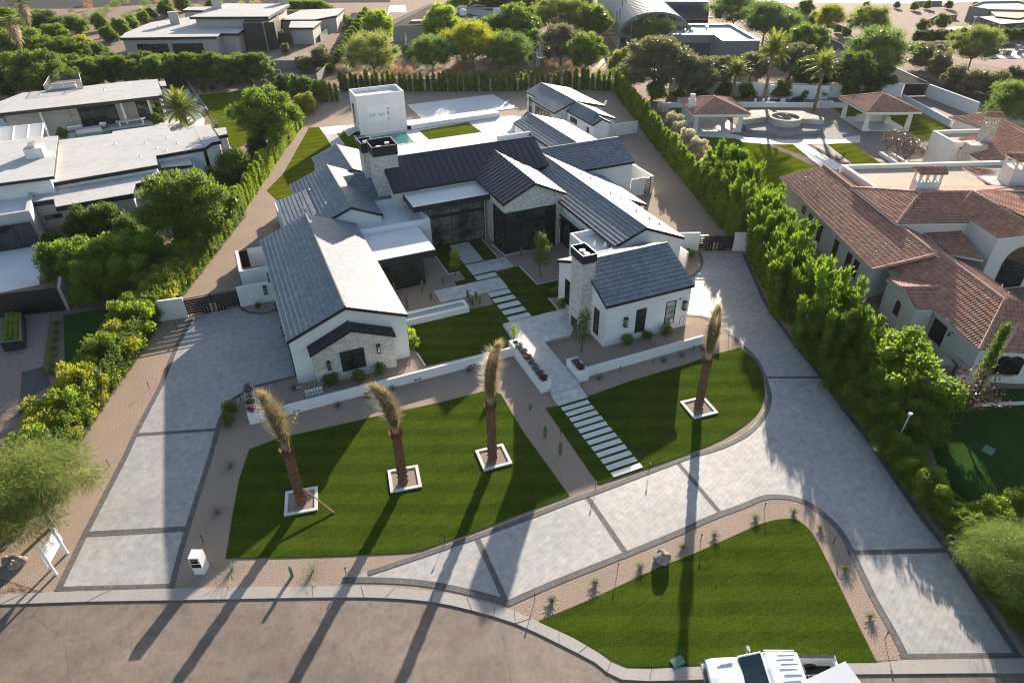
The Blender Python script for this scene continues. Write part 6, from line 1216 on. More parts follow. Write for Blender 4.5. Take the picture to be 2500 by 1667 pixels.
sheet('drive', e6([(1600, 265), (1880, 245), (1960, 300), (1640, 305)], 0), .012, MT['paleconc'])
for a, b, lb in [((65, 95), (285, 190), 'grey wall along the lane at the far gravel yard'), ((345, 190), (690, 330), 'second grey wall along the lane at the far gravel yard'), ((1300, 55), (1560, 50), 'grey wall on the far side of the gravel yard'), ((1430, 230), (1500, 195), 'left part of the low curved wall in the far yard'), ((1500, 195), (1700, 185), 'low wall before the carport house'), ((1780, 205), (1950, 225), 'low grey wall beside the carport')]:
    m = MB(); wall_seg(m, g('E6', *a), g('E6', *b), 1.1, .25); m.build('block_wall', MT['greyblock'], label=lb, cat='wall')
sheet('lane', e6([(-40, 60), (60, 100), (215, 225), (740, 490), (1130, 650), (1560, 800), (2060, 930), (2500, 1040), (2500, 1300), (1910, 1022), (1430, 805), (1020, 803), (560, 600), (230, 290), (-40, 110)], 0), .012, MT['asphalt_far'])
m = MB(); ribbon(m, e6([(215, 225), (740, 490), (1130, 650), (1430, 790)], 0), -.15, .15, .06, .05); m.build('kerb', MT['paleconc'], kind=S_, base=False)
sheet('road', e6([(-1200, -40), (-250, 30), (1400, 35), (2600, 0), (2600, -60), (-1200, -70)], 0), .012, MT['paleconc'])
sheet('red_gravel', e6([(1330, 430), (2500, 420), (2500, 720), (1640, 560)], 0), .01, two('red_gravel', [(.20, .11, .085), (.30, .18, .145), (.38, .25, .20)], .3, 3, .03, 6))
sheet('lane', e6([(1240, 420), (2500, 430), (2500, 470), (1330, 460)], 0), .014, MT['asphalt_far'])
sheet('seat_pad', e6([(1980, 560), (2130, 470), (2500, 480), (2500, 555)], 0), .02, MT['paleconc'])
for x, y in [(2165, 530), (2200, 530), (2050, 530), (2285, 480), (2340, 500), (2305, 525), (2010, 535)]: p = g('E6', x, y); MB().box(p.x - .4, p.y - .3, 0, p.x + .4, p.y + .3, .8).box(p.x - .5, p.y - .4, .8, p.x + .5, p.y + .4, .95).build('stone_block', MT['greyblock'], label='small stone seat block on the pale pad at the upper right', cat='block', group='stone seat blocks')

# ---- Mediterranean house on the right
MH = thing('tiled_villa', 'large white villa with red clay barrel-tile roofs at the right edge', 'house', (56, 36, 0)); CL = MT['clay']; W2 = MT['stucco2']
d4 = lambda x, y, z: g('D4', x, y, z); d3 = lambda x, y, z: g('D3', x, y, z); d2_ = lambda x, y, z: g('D2', x, y, z)
A = [d2_(1425, 1097, 3.1), d4(905, 622, 3.1), d4(1510, 475, 5.0), d2_(1935, 960, 5.0)]
def down(a, b, dist, drop):
    d = (b - a); d.z = 0; d.normalize(); n = Vector((-d.y, d.x, 0)); n = n if n.x > 0 else -n; return [a, b, b + n * dist - Vector((0, 0, drop)), a + n * dist - Vector((0, 0, drop))]
Ar = down(A[3], A[2], 2.6, 1.15)
B = [d4(1030, 605, 3.0), d4(1925, 1392, 3.0), d4(2165, 915, 4.85), d4(1560, 462, 4.85)]; Br = down(B[3], B[2], 3.9, 1.8)
Hf = [B[1], d4(2700, 1420, 3.0), d4(2560, 1010, 4.85), B[2]]; H2 = [d4(2135, 1412, 3.25), d4(2760, 1440, 3.25), d4(2700, 1080, 4.35), d4(2325, 1078, 4.35)]
H2l = [d4(2050, 1250, 3.35), d4(2135, 1412, 3.25), d4(2325, 1078, 4.35), d4(2270, 1045, 4.3)]
Cg = [d4(1200, 792, 3.75), d4(1320, 1003, 3.0), d4(1490, 1003, 3.0), d4(1610, 782, 3.75)]; Cl = [d4(1035, 715, 3.0), d4(1200, 792, 3.75), d4(1610, 782, 3.75), d4(1500, 730, 3.4)]
Dl = [d3(368, 980, 5.2), d3(893, 1400, 5.2), d3(1165, 1032, 6.5)]; Df = [d3(893, 1400, 5.2), d3(1720, 1388, 5.2), d3(1760, 1025, 6.5), d3(1165, 1032, 6.5)]; Db = [d3(368, 980, 5.2), d3(1165, 1032, 6.5), d3(2700, 1000, 6.5), d3(2700, 940, 5.6), d3(650, 965, 5.4)]
El = [d3(1560, 1250, 5.4), d3(2055, 1565, 5.4), d3(2600, 1500, 6.8), d3(1765, 1028, 6.8)]; Er = [El[3], El[2], d3(2750, 1050, 5.6), d3(2300, 1000, 5.6)]
Fs = [d4(1385, 252, 4.3), d4(1735, 240, 4.3), d4(1965, 530, 3.5), d4(1620, 470, 3.5)]
U1 = [d3(1485, 170, 3.2), d3(1900, 335, 3.2), d3(2480, 420, 4.7), d3(2060, 162, 4.7)]; U2 = [d3(1465, 455, 3.6), d3(2050, 790, 3.6), d3(2750, 590, 5.4), d3(2190, 278, 5.4)]; U1r = down(U1[3], U1[2], 3.2, 1.4); U2r = down(U2[3], U2[2], 3.4, 1.6)
TR = [d3(1650, 748, 5.8), d3(2000, 950, 5.8), d3(2300, 960, 5.8), d3(2400, 850, 6.6), d3(2150, 758, 6.6)]
allr = [A, Ar, B, Br, Hf, H2, H2l, Cg, Cl, Dl, Df, Db, El, Er, Fs, U1, U2, U1r, U2r, TR]
roofs(MH, allr, CL, 'barrel', .16, fmat=W2, c=.38, cw=.25, capmat=MT['claycap'], capr=.13,
      caps=[(A[2], A[3]), (B[2], B[3]), (B[1], B[2]), (H2[0], H2[3]), (A[1], A[2]), (Cg[0], Cg[3]), (Dl[1], Dl[2]), (Dl[0], Dl[2]), (Df[2], Df[3]), (El[3], El[2]), (El[0], El[3]), (U1[3], U1[2]), (U2[3], U2[2])])
wa_ = lambda pts: [Vector(p[:2]) for p in pts]
def lines(a, b, h): return None
wA = offset_poly(wa_([A[0], A[1], d4(1510, 475, 3.1), d2_(2100, 1060, 3.1)]), .32); wB = offset_poly(wa_([B[0], B[1], Hf[1], Br[2], Br[3]]), .32)
wallbox(MH, wA, 0, 2.98, W2); wallbox(MH, wB, 0, 2.9, W2); wallbox(MH, offset_poly(wa_([Cg[0], Cg[1], Cg[2], Cg[3], Cl[0]]), .22)[:0] or [p[:2] for p in (Cl[0] + Vector((.25, -.1, 0)), Cg[1] + Vector((.25, .15, 0)), Cg[2], Cg[3])], 0, 2.92, W2)
mg = MB(); mg.face([Cl[0] + Vector((.25, -.1, -.1)), Cg[1] + Vector((.25, .15, -.1)), Cg[0] + Vector((.25, 0, -.12))]); mg.build('gable_wall', W2, MH)
wallbox(MH, offset_poly(wa_([Dl[0], Dl[1], Df[1], d3(2700, 1200, 5.2), d3(2700, 960, 5.2)]), .35), 2.5, 5.1, W2); wallbox(MH, offset_poly(wa_([El[0], El[1], d3(2900, 1480, 5.4), d3(2900, 1020, 5.4), d3(1850, 1030, 5.4)]), .35), 0, 5.3, W2)
wallbox(MH, offset_poly(wa_([U1[0], U1[1], U1r[2], U1r[3]]), .3), 0, 3.0, W2); wallbox(MH, offset_poly(wa_([U2[0], U2[1], U2r[2], U2r[3]]), .3), 0, 3.35, W2)
parapet(MH, [p[:2] for p in (d3(248, 714, 4.9), d3(2330, 660, 4.9), d3(2330, 980, 4.9), d3(655, 985, 4.9))], 4.9, 4.5, .45, W2, MT['tanroof'])
parapet(MH, [p[:2] for p in (d3(1303, 322, 4.4), d3(2060, 298, 4.4), d3(1900, 440, 4.4), d3(1560, 462, 4.4))], 4.4, 4.0, .35, W2, MT['tanroof'])
def tile_chimney(p, sx, sy, h, body, label_rz=0.3):
    o = MB().obox(p + Vector((0, 0, h / 2 - 1.2)), sx, sy, h + .2, label_rz).build('chimney', body, MH); t = p + Vector((0, 0, h - 1.1)); m = MB()
    mm = Matrix.Rotation(label_rz, 3, 'Z')
    for k in range(4):
        for s in (-1, 1): m.obox(t + mm @ Vector(((k / 3 - .5) * (sx - .2), s * (sy / 2 - .1), .35)), .16, .16, .7, label_rz)
    m.obox(t + Vector((0, 0, .76)), sx + .1, sy + .1, .12, label_rz); m.build('vent_posts', body, o); q = [t + mm @ Vector((a * (sx / 2 + .2), b * (sy / 2 + .2), .86)) for a, b in ((-1, -1), (1, -1), (1, 1), (-1, 1))]; c1 = t + mm @ Vector((-sx / 2 - .2, 0, 1.25)); c2 = t + mm @ Vector((sx / 2 + .2, 0, 1.25))
    roofs(o, [[q[0], q[1], c2, c1], [q[2], q[3], c1, c2]], CL, 'barrel', .08, fmat=MT['claycap'], c=.35, cw=.24)
tile_chimney(d3(1200, 1000, 6.2), 2.1, 1.1, 2.0, W2, -.42); tile_chimney(d3(2240, 930, 5.8), 2.4, 1.8, 2.8, W2, -.42); tile_chimney(d3(1860, 520, 3.8), 1.3, 1.0, 4.0, MT['rubble'], -.42)
MB().obox(d3(1780, 640, 0) * 0 + d3(1760, 600, 3.4), 2.0, 1.4, 2.6, -.42).build('chimney_breast', MT['rubble'], MH)
def villa_win(a, b, items, z0, z1, **kw):
    a = Vector((a[0], a[1], 0)); b = Vector((b[0], b[1], 0)); d = (b - a).normalized()
    for c, x0, x1, y in items:
        u0 = (g(c, x0, y, (z0 + z1) / 2) - a).dot(d); u1 = (g(c, x1, y, (z0 + z1) / 2) - a).dot(d); win(MH, a + d * ((u0 + u1) / 2 - kw.get('w', .8) / 2), d, kw.get('w', .8), z0, z1, 1, 1, .05, glass=MT['frame'], proud=.04)
villa_win(wA[0], wA[1], [('D4', 272, 272, 170), ('D4', 375, 375, 270), ('D4', 532, 532, 425), ('D4', 663, 663, 552), ('D4', 738, 738, 620)], .6, 2.4, w=.85)
villa_win(wA[0], wA[1], [('D4', 215, 215, 50)], 1.7, 2.5, w=.8)
villa_win(wB[0], wB[1], [('D4', 1455, 1455, 1220)], .7, 2.4, w=1.5)
def arch_win(p, d, w_, z0, z1, par, mat=None):
    d = Vector((d[0], d[1], 0)).normalized(); n = Vector((d.y, -d.x, 0)); pts = [Vector((p[0], p[1], z0)) + d * 0, Vector((p[0], p[1], z0)) + d * w_]
    for k in range(9): a = math.pi * k / 8; pts.append(Vector((p[0], p[1], z1 - w_ / 2 + math.sin(a) * w_ / 2)) + d * (w_ / 2 + math.cos(a) * w_ / 2))
    m = MB(); m.face([q + n * .04 for q in pts]); m.build('arched_window', mat or MT['glass'], par)
ga_, gb_ = Cl[0] + Vector((.25, -.1, 0)), Cg[1] + Vector((.25, .15, 0)); dv = (gb_ - ga_); L_ = dv.length; arch_win(ga_ + dv * .42, dv, .75, 1.0, 2.3, MH)
for k in range(3): q = wB[1].lerp(wB[2], .10 + .16 * k); arch_win(q, wB[2] - wB[1], 1.3, .8, 2.4, MH)
m = MB(); q0 = wB[1].lerp(wB[2], .06); q1 = wB[1].lerp(wB[2], .62); wall_seg(m, q0, q1, .12, .25, .66); m.build('sill', MT['claycap'], MH)
eo = offset_poly(wa_([El[0], El[1], d3(2900, 1480, 5.4), d3(2900, 1020, 5.4), d3(1850, 1030, 5.4)]), .35); dv = (eo[2] - eo[1]); arch_win(eo[1] + dv.normalized() * 1.6, dv, 3.0, .1, 4.2, MH); 
for (c, x, y) in (('D4', 470, 232), ('D4', 1650, 1240)):
    base = wA if y < 500 else wB; dd_ = (base[1] - base[0]).normalized(); u = (Vector(g(c, x, y, 2.3)[:2]) - base[0]).dot(dd_); q = base[0] + dd_ * u; n_ = Vector((dd_.y, -dd_.x)); MB().tube([(q.x, q.y, 2.4), (q.x + n_.x * .3, q.y + n_.y * .3, 2.5), (q.x + n_.x * .35, q.y + n_.y * .35, 2.2)], [.03, .05, .12], 8).build('wall_lamp', MT['frame'], MH)
vents(MH, [tuple(d4(x, y, 4.2)) for x, y in [(1015, 410), (925, 480), (1150, 330)]] + [tuple(d4(x, y, 4.3)) for x, y in [(1960, 900), (1990, 930), (2130, 800), (2190, 870)]] + [tuple(d2_(x, y, 3.9)) for x, y in [(1720, 1130), (1850, 1260)]], h=.35)
ac = thing('cooling_units', 'grey cooling units behind a low wall by the villa', 'air conditioner', g('H5', 290, 740)); p = g('H5', 290, 720, .6); 
for k in range(2): MB().obox(p + Vector((k * 1.1 - .5, .3 - k * .5, 0)), .95, .95, 1.2, -.42).build('unit', MT['steel'], ac)
m = MB(); wall_seg(m, g('H5', 150, 770), g('H5', 240, 860), 1.2, .2); wall_seg(m, g('H5', 240, 860), g('H5', 400, 830), 1.2, .2); m.build('screen_wall', W2, label='low white wall screening the cooling units of the villa', cat='wall')
lawn(gs('H5', [(300, 850), (900, 840), (900, 1560), (290, 1500), (150, 1100), (200, 900)]), 'grassd')
m = MB(); wall_seg(m, g('H5', 395, 945), g('H5', 760, 930), .15, .25); m.build('lawn_kerb', MT['paleconc'], label='thin pale kerb across the dark lawn of the villa', cat='kerb')
MB().obox(g('H5', 515, 1205, .05), .8, .6, .1, .3).build('drain_lid', MT['utility'], label='pale drain lid in the dark villa lawn', cat='drain lid')
# ---- fountain garden
lawn(gs('D2', [(220, 310), (335, 310), (360, 575), (500, 620), (920, 645), (1010, 690), (1210, 700), (1300, 718), (1650, 718), (1925, 955), (1500, 1160), (1420, 1250), (1000, 1150), (600, 800), (300, 500)]), 'grass2')
lawn(gs('D3', [(90, 480), (380, 475), (700, 700), (380, 705)]), 'grass2', .05); lawn(gs('D3', [(140, 50), (330, 60), (1100, 120), (1480, 300), (1300, 330), (1350, 400), (1200, 460), (900, 250), (300, 190)]), 'grass2')
sheet('garden_paving', gs('D3', [(-700, 60), (150, 60), (450, 240), (1000, 400), (1320, 500), (1450, 680), (-100, 690), (-800, 460)]), .016, MT['tan_paver'])
sheet('lawn_coping', gs('D2', [(440, 580), (540, 420), (700, 420), (860, 600), (930, 612), (1010, 630), (1060, 645), (1260, 645), (1300, 670), (2160, 670), (2180, 640), (2352, 620), (2352, 700), (1960, 718), (1300, 722), (1210, 712), (1010, 695), (920, 655), (450, 630)]), .055, MT['slab'], thick=.03)
sheet('garden_path', gs('D3', [(-320, 470), (-180, 470), (240, 720), (240, 775), (60, 780)]), .052, MT['slab'], thick=.02)
sheet('garden_bed', gs('D3', [(-190, 478), (-110, 478), (340, 710), (300, 715)]), .05, MT['mulch'], thick=.02); sheet('garden_bed', gs('D3', [(-620, 480), (-560, 480), (150, 740), (100, 780), (-60, 740)]), .05, MT['mulch'], thick=.02)
fb = thing('fountain', 'round stone fountain basin with curved terraces in the right garden', 'fountain', g('D2', 1480, 500)); c = g('D2', 1480, 520, .0)
sheet('basin_floor', gs('D2', [(930, 600), (1000, 480), (1300, 440), (1700, 440), (2180, 470), (2352, 610), (2160, 668), (1300, 668)]), .05, MT['plaster'], parent=fb, kind=None)
MB().prism(gs('D2', [(1010, 500), (1060, 470), (1300, 440), (1480, 425), (1690, 445), (1900, 470), (1925, 500), (1900, 545), (1830, 562), (1650, 565), (1560, 585), (1400, 585), (1300, 562), (1130, 555), (1050, 535)], .6), 0, .6).build('terrace', MT['plaster'], fb)
MB().lathe((c.x - .2, c.y, 0), [(2.35, .5), (2.35, 1.6), (1.95, 1.6), (1.95, 1.3), (0, 1.3)], 32).build('basin_wall', MT['rubble'], fb); rk = MB(); rg = random.Random(3)
for k in range(26): rk.obox((c.x - .2 + rg.uniform(-1.2, 1.2), c.y + rg.uniform(-.3, 1.4), 1.35), rg.uniform(.2, .5), rg.uniform(.2, .5), rg.uniform(.2, .5), rg.uniform(0, 3), rg.uniform(0, 1))
rk.build('rockwork', MT['rock'], fb)
for pts in ([(1000, 440), (1330, 395), (1350, 340), (1300, 320), (1090, 325), (1020, 400)], [(1380, 330), (1500, 400), (1640, 420), (1940, 440), (1930, 410), (1690, 335)]):
    q = gs('D2', pts, 1.3); MB().prism(q, 0, 1.3).build('raised_terrace', MT['rubble'], fb); MB().prism(offset_poly([p[:2] for p in q], .35), 1.305, 1.32).build('terrace_top', MT['tan_paver'], fb); 
def hip_pav(cr, corners, apex, z, za, cols, label, chim=None):
    t = thing('garden_pavilion', label, 'pavilion', g(cr, *corners[0])); q = [g(cr, x, y, z) for x, y in corners]; q[3] = q[0] + q[2] - q[1] if len(corners) == 3 else q[3]; ce = (q[0] + q[1] + q[2] + q[3]) / 4; ap = [g(cr, *apex[0], za)]; L0 = (q[1] - q[0]); 
    ax_ = (q[1] - q[0]).normalized(); la = (q[1] - q[0]).length; lb = (q[3] - q[0]).length; r1 = ce + Vector((0, 0, za - z)) + ax_ * max(0, (la - lb) / 2); r0 = ce + Vector((0, 0, za - z)) - ax_ * max(0, (la - lb) / 2)
    if la < lb: bx_ = (q[3] - q[0]).normalized(); r0 = ce + Vector((0, 0, za - z)) - bx_ * ((lb - la) / 2); r1 = ce + Vector((0, 0, za - z)) + bx_ * ((lb - la) / 2); F = [[q[0], q[1], r0], [q[1], q[2], r1, r0], [q[2], q[3], r1], [q[3], q[0], r0, r1]]; hips = [(q[0], r0), (q[1], r0), (q[2], r1), (q[3], r1), (r0, r1)]
    else: F = [[q[0], q[1], r1, r0], [q[1], q[2], r1], [q[2], q[3], r0, r1], [q[3], q[0], r0]]; hips = [(q[0], r0), (q[1], r1), (q[2], r1), (q[3], r0), (r0, r1)]
    roofs(t, F, CL, 'barrel', .3, fmat=W2, caps=hips, capmat=MT['claycap'], capr=.12)
    inn = offset_poly([p[:2] for p in q], .95)
    for p in inn: MB().lathe((p.x, p.y, 0), [(.5, 0), (.36, z - .3), (.42, z - .28)], 4).build('column', W2, t)
    m = MB()
    for a, b in zip(inn, inn[1:] + inn[:1]): wall_seg(m, a, b, .35, .5, z - .62)
    m.build('beam', W2, t); MB().prism(offset_poly([p[:2] for p in q], .6), 0, .08).build('floor', MT['slab'], t)
    return t, q
t, q = hip_pav('D2', [(432, 377), (1097, 372), (862, 182), (252, 192)], [(670, 185)], 2.75, 4.1, 4, 'left tiled garden pavilion with a small chimney'); MB().obox((q[3] * .72 + q[0] * .28) + Vector((1.1, -.6, -1.3)), 1.6, 1.3, 3.0, -.42).build('fireplace_block', W2, t)
p = g('D2', 415, 270, 3.2); MB().obox(p + Vector((0, 0, .2)), 1.0, .8, 1.4, -.42).obox(p + Vector((0, 0, 1.2)), .7, .6, .8, -.42).build('chimney', W2, t)
t, q = hip_pav('E6', [(845, 1077), (1380, 1072), (1075, 912), (580, 930)], [(985, 915)], 2.9, 4.4, 4, 'right tiled garden pavilion with an outdoor kitchen'); p = (q[0] + q[1] + q[2] + q[3]) / 4; MB().obox((p.x + .5, p.y + 1.2, .5), 4.0, .7, 1.0, -.42).obox((p.x + 2.2, p.y + .2, .5), .7, 2.6, 1.0, -.42).build('kitchen_counter', W2, t)
m = MB(); wall_seg(m, g('D2', 30, 75), g('D2', 150, 75), 1.9, .25)
for a, b in (((150, 120), (400, 100)), ((400, 100), (760, 160)), ((760, 160), (2352, 185))): wall_seg(m, g('D2', *a), g('D2', *b), 2.2, .3)
m.build('garden_wall', ST, label='long white wall behind the fountain garden', cat='wall')
m = MB(); wall_seg(m, g('E6', -100, 945), g('E6', 470, 950), 2.2, .3); wall_seg(m, g('E6', 940, 925), g('E6', 1160, 930), 2.2, .3); m.build('garden_wall', ST, label='white wall left of the dark sliding gate', cat='wall')
m = MB(); wall_seg(m, g('E6', 1410, 925), g('E6', 1880, 1110), 2.0, .3); m.build('garden_wall', ST, label='white wall slanting down right of the dark gate', cat='wall')
m = MB(); wall_seg(m, g('E6', 1180, 965), g('E6', 1640, 1215), 1.0, .3); m.build('garden_wall', ST, label='low white wall beside the motor court of the villa', cat='wall')
m = MB(); wall_seg(m, g('D2', 30, 300), g('D2', 340, 290), .8, .25); wall_seg(m, g('D2', 940, 290), g('D2', 2200, 300), .8, .25); m.build('bed_wall', ST, label='low white bed wall behind the fountain', cat='wall')
sheet('motor_court', e6([(1190, 935), (1400, 930), (1880, 1115), (1640, 1200), (1330, 1010)], 0), .018, MT['tan_paver'])
m = MB(); a, b = g('E6', 1180, 925), g('E6', 1405, 920); m.obox((a + b) / 2 + Vector((0, 0, 1.05)), (b - a).length, .08, 1.9, math.atan2((b - a).y, (b - a).x)); m.build('sliding_gate', MT['fascia'], label='dark sliding gate at the head of the villa motor court', cat='gate')
q = gs('D3', [(690, 560), (820, 555), (1040, 690), (900, 690)], .5); MB().prism(q, 0, .45).build('planting_bed', ST, label='raised white planting bed under the plum trees', cat='planter')
sheet('bed_soil', offset_poly([p[:2] for p in q], .3), .46, MT['mulch'])
ch = 0
for x, y in [(1150, 270), (1240, 270), (1300, 270), (1450, 275), (1480, 270), (1200, 190), (1250, 190), (1310, 190)]:
    p = g('D2', x, y); t = thing('garden_chair', 'white garden chair behind the fountain terraces', 'chair', (p.x, p.y, .02), 'white garden chairs'); MB().obox((p.x, p.y, .45), .5, .5, .06).build('seat', MT['whitepaint'], t); MB().obox((p.x, p.y + .24, .75), .5, .05, .6).build('backrest', MT['whitepaint'], t)
    for a in (-.2, .2):
        for b in (-.2, .2): MB().obox((p.x + a, p.y + b, .22), .05, .05, .44).build('leg', MT['whitepaint'], t)
for x, lb in ((1895, 'left'), (1945, 'middle'), (1990, 'right')): p = g('D2', x, 300); MB().obox(p + Vector((0, 0, .55)), .9, .7, 1.1).obox(p + Vector((0, -.36, .8)), .5, .04, .3).build('pool_equipment', W2, label=lb + ' of the three cream equipment cabinets by the third palm', cat='cabinet')
p = g('D2', 1618, 270); MB().obox(p + Vector((0, 0, .7)), 2.2, .1, 1.3, -.1).obox(p + Vector((0, 0, .1)), 1.6, .5, .1, -.1).build('leaning_board', MT['fascia'], label='dark board leaning behind the fountain', cat='board')
# ================================================================= small things of the front yard
def bollard(c, x, y, h=.48, label='short black path light'):
    p = g(c, x, y); t = thing('path_light', label, 'path light', (p.x, p.y, 0), 'path lights'); MB().tube([(p.x, p.y, 0), (p.x, p.y, h)], .02, 6).build('post', MT['frame'], t); MB().lathe((p.x, p.y, h), [(.02, 0), (.045, .02), (.045, .10), (0, .11)], 8).build('lamp_head', MT['frame'], t)
for c, x, y in [('B2', 1750, 235), ('B2', 2120, 105), ('B2', 1323, 370), ('B2', 715, 600), ('B2', 35, 820), ('B2', 1333, 1000), ('B2', 1903, 790), ('B3', 125, 590), ('B3', 562, 375), ('B3', 1036, 612), ('B3', 1392, 1265), ('B3', 1670, 365), ('B3', 1790, 495), ('B1', 755, 78), ('B1', 1402, 600), ('R4', 1030, 1265), ('R4', 1218, 862), ('R4', 1660, 1350), ('B4', 672, 345), ('B4', 940, 712), ('B4', 1228, 1155), ('B4', 1355, 1335), ('C4', 975, 1265), ('C4', 562, 1400), ('C4', 1327, 800), ('C4', 1055, 872), ('C4', 1652, 700), ('C4', 2195, 970), ('C4', 1943, 575)]: bollard(c, x, y)
mbx = thing('mailbox_pillar', 'white mailbox pillar with black number plate by the left driveway', 'mailbox', (-6.8, 26.8, 0)); m = MB()
m.prism([(-7.1, 26.8), (-6.6, 26.6), (-6.35, 27.1), (-6.9, 27.35)], 0, 1.35); m.build('pillar', MT['stucco'], mbx)
dv = Vector((.5, -.2, 0)).normalized(); n_ = Vector((dv.y, -dv.x, 0)); c0 = Vector((-6.85, 26.7, 0)); MB().obox(c0 + n_ * .02 + Vector((0, 0, 1.1)), .36, .05, .3, math.atan2(dv.y, dv.x)).build('letterbox_door', MT['frame'], mbx); MB().obox(c0 + n_ * .02 + Vector((.02, 0, .72)), .48, .05, .22, math.atan2(dv.y, dv.x)).build('number_plate', MT['plate'], mbx)
MB().obox(c0 + n_ * .05 + Vector((0, 0, 1.22)), .28, .04, .035, math.atan2(dv.y, dv.x)).build('handle', MT['steel'], mbx)
# real estate sign
sg = thing('yard_sign', 'white board sign on two posts under the feathery tree', 'sign', (-13.7, 30.4, 0)); a, b = Vector((-13.5, 31.1, 0)), Vector((-13.9, 29.8, 0))
for p in (a, b): MB().box(p.x - .055, p.y - .055, 0, p.x + .055, p.y + .055, 2.35).build('post', MT['whitepaint'], sg)
m = MB(); d = (b - a).normalized(); m.obox((a + b) / 2 + Vector((0, 0, 1.45)), 1.25 + .5, .04, 1.1, math.atan2(d.y, d.x)); m.build('panel', MT['whitepaint'], sg)
def rock(p, s, label, seed=1, group=None):
    rg = np.random.default_rng(seed); m = MB(); N, K = 9, 12; V = []
    for j in range(N + 1):
        th = math.pi * j / N
        for k in range(K):
            ph = 6.2832 * k / K; q = 1 + .16 * math.sin(3 * ph + seed) * math.sin(2 * th) + rg.uniform(-.07, .07); V.append((p.x + s * q * math.sin(th) * math.cos(ph), p.y + s * .9 * q * math.sin(th) * math.sin(ph), s * .55 + s * .75 * q * math.cos(th)))
    m.v = V; 
    for j in range(N):
        for k in range(K): k2 = (k + 1) % K; m.f.append((j * K + k, (j + 1) * K + k, (j + 1) * K + k2, j * K + k2)); m.uv += [(0, 0)] * 4
    return m.build('boulder', MT['rock'], label=label, cat='boulder', group=group)
rock(g('B2', 2205, 725), .48, 'rounded tan boulder at the edge of the island lawn', 4)
for i, (x, y) in enumerate([(70, 740), (110, 770), (150, 745)]): rock(g('B1', x, y), .35, 'pale rock at the foot of the feathery tree', 7 + i, 'pale rocks under the feathery tree')
p = g('B2', 2315, 1425); MB().obox(p + Vector((0, 0, .06)), .62, .42, .10, .05).build('utility_box', MT['utility'], label='flat green utility lid at the bottom of the island lawn', cat='utility box')
p = g('B1', 2013, 830); MB().obox(p + Vector((0, 0, .35)), .16, .12, .7).lathe((p.x, p.y, .7), [(.1, 0), (.1, .06), (0, .08)], 6).build('utility_marker', MT['utility'], label='small green utility marker post near the street', cat='marker post')
# pile of white crate fencing beside the bay
ep = thing('hose_rack', 'white slatted rack with pipes beside the stone bay', 'rack', (1.3, 39.8, 0)); m = MB()
for k in range(6): m.box(.75 + k * .2, 39.35, 0, .85 + k * .2, 39.4, .7)
m.box(.7, 39.36, .15, 1.95, 39.42, .25).box(.7, 39.36, .5, 1.95, 39.42, .6); m.build('slats', MT['whitepaint'], ep); MB().tube([(1.3 + .35 * math.cos(a * .7), 39.9 + .2 * math.sin(a * .7), .5 + .03 * a) for a in range(14)], .05, 6).build('hose', MT['greyblock'], ep); MB().tube([(.2, 40.6, .2), (.6, 40.6, .2), (.6, 40.6, .7)], .04).build('pipe', MT['steel'], ep)
# security light stand at the hedge
ls = thing('light_stand', 'white tripod stand with lamp head beside the right hedge', 'light stand', g('B4', 1450, 1400)); p = g('B4', 1450, 1405); tp = Vector((p.x + .15, p.y, 3.0))
MB().tube([p + Vector((0, 0, .6)), tp], .03).build('pole', MT['whitepaint'], ls)
for a in (0, 2.1, 4.2): MB().tube([p + Vector((0, 0, .75)), p + Vector((.8 * math.cos(a), .8 * math.sin(a), .03))], .035).build('leg', MT['whitepaint'], ls)
MB().obox(tp, .42, .18, .12, .3, 0, .4).build('lamp_head', MT['whitepaint'], ls); MB().obox(p + Vector((-.9, .2, .35)), .9, .5, .3, -.2).build('battery_box', MT['whitepaint'], ls)
MB().box(-5.9, 62.3, 0, -5.8, 62.4, .9).build('vent_post', MT['whitepaint'], label='short white pipe standing beside the left climbers', cat='pipe'); MB().obox((-5.6, 57.6, .06), .35, .2, .1, .4).build('white_block', MT['whitepaint'], label='small white block on the left side gravel', cat='block')
# ---------------------------------------------------------------- pickup truck (origin at centre, front towards -X)
TK = thing('pickup_truck', 'white crew-cab pickup truck parked at the kerb, bottom right', 'pickup truck', (16.62, 9.66, .006)); TK.rotation_euler = (0, 0, R(-24)); PW_ = flat('truck_white_paint', (.80, .81, .82), .22, .5, var=.0)
def loft(secs, closed=True):
    m = MB(); n = len(secs[0]); b = 0
    for s in secs: m.v += [tuple(p) for p in s]
    for i in range(len(secs) - 1):
        for k in range(n):
            k2 = (k + 1) % n; m.f.append((i * n + k, i * n + k2, (i + 1) * n + k2, (i + 1) * n + k)); m.uv += [(0, 0)] * 4
    m.face([Vector(p) for p in secs[0]]); m.face([Vector(p) for p in secs[-1]][::-1]); return m
def sec(x, w_, z0, z1, r=.12): return [(x, -w_, z0), (x, -w_ - .02, (z0 + z1) / 2), (x, -w_ + .02, z1 - r), (x, -w_ + r * 1.4, z1), (x, 0, z1 + .03), (x, w_ - r * 1.4, z1), (x, w_ - .02, z1 - r), (x, w_ + .02, (z0 + z1) / 2), (x, w_, z0)]
def part(m, name, mat, par=TK, sm=False): o = m.build(name, mat, loc=(0, 0, 0), smooth=sm); o.parent = par; return o
body = part(loft([sec(-2.98, .80, .55, .95), sec(-2.92, .93, .42, 1.06), sec(-2.6, .99, .40, 1.14), sec(-1.45, 1.0, .40, 1.22), sec(-1.3, 1.0, .40, 1.22), sec(1.0, 1.0, .40, 1.22)]), 'body', PW_, sm=False)
bm_ = MB()
for s in (-1, 1): bm_.box(1.0, s * 1.0, .42, 2.9, s * .86, 1.24)
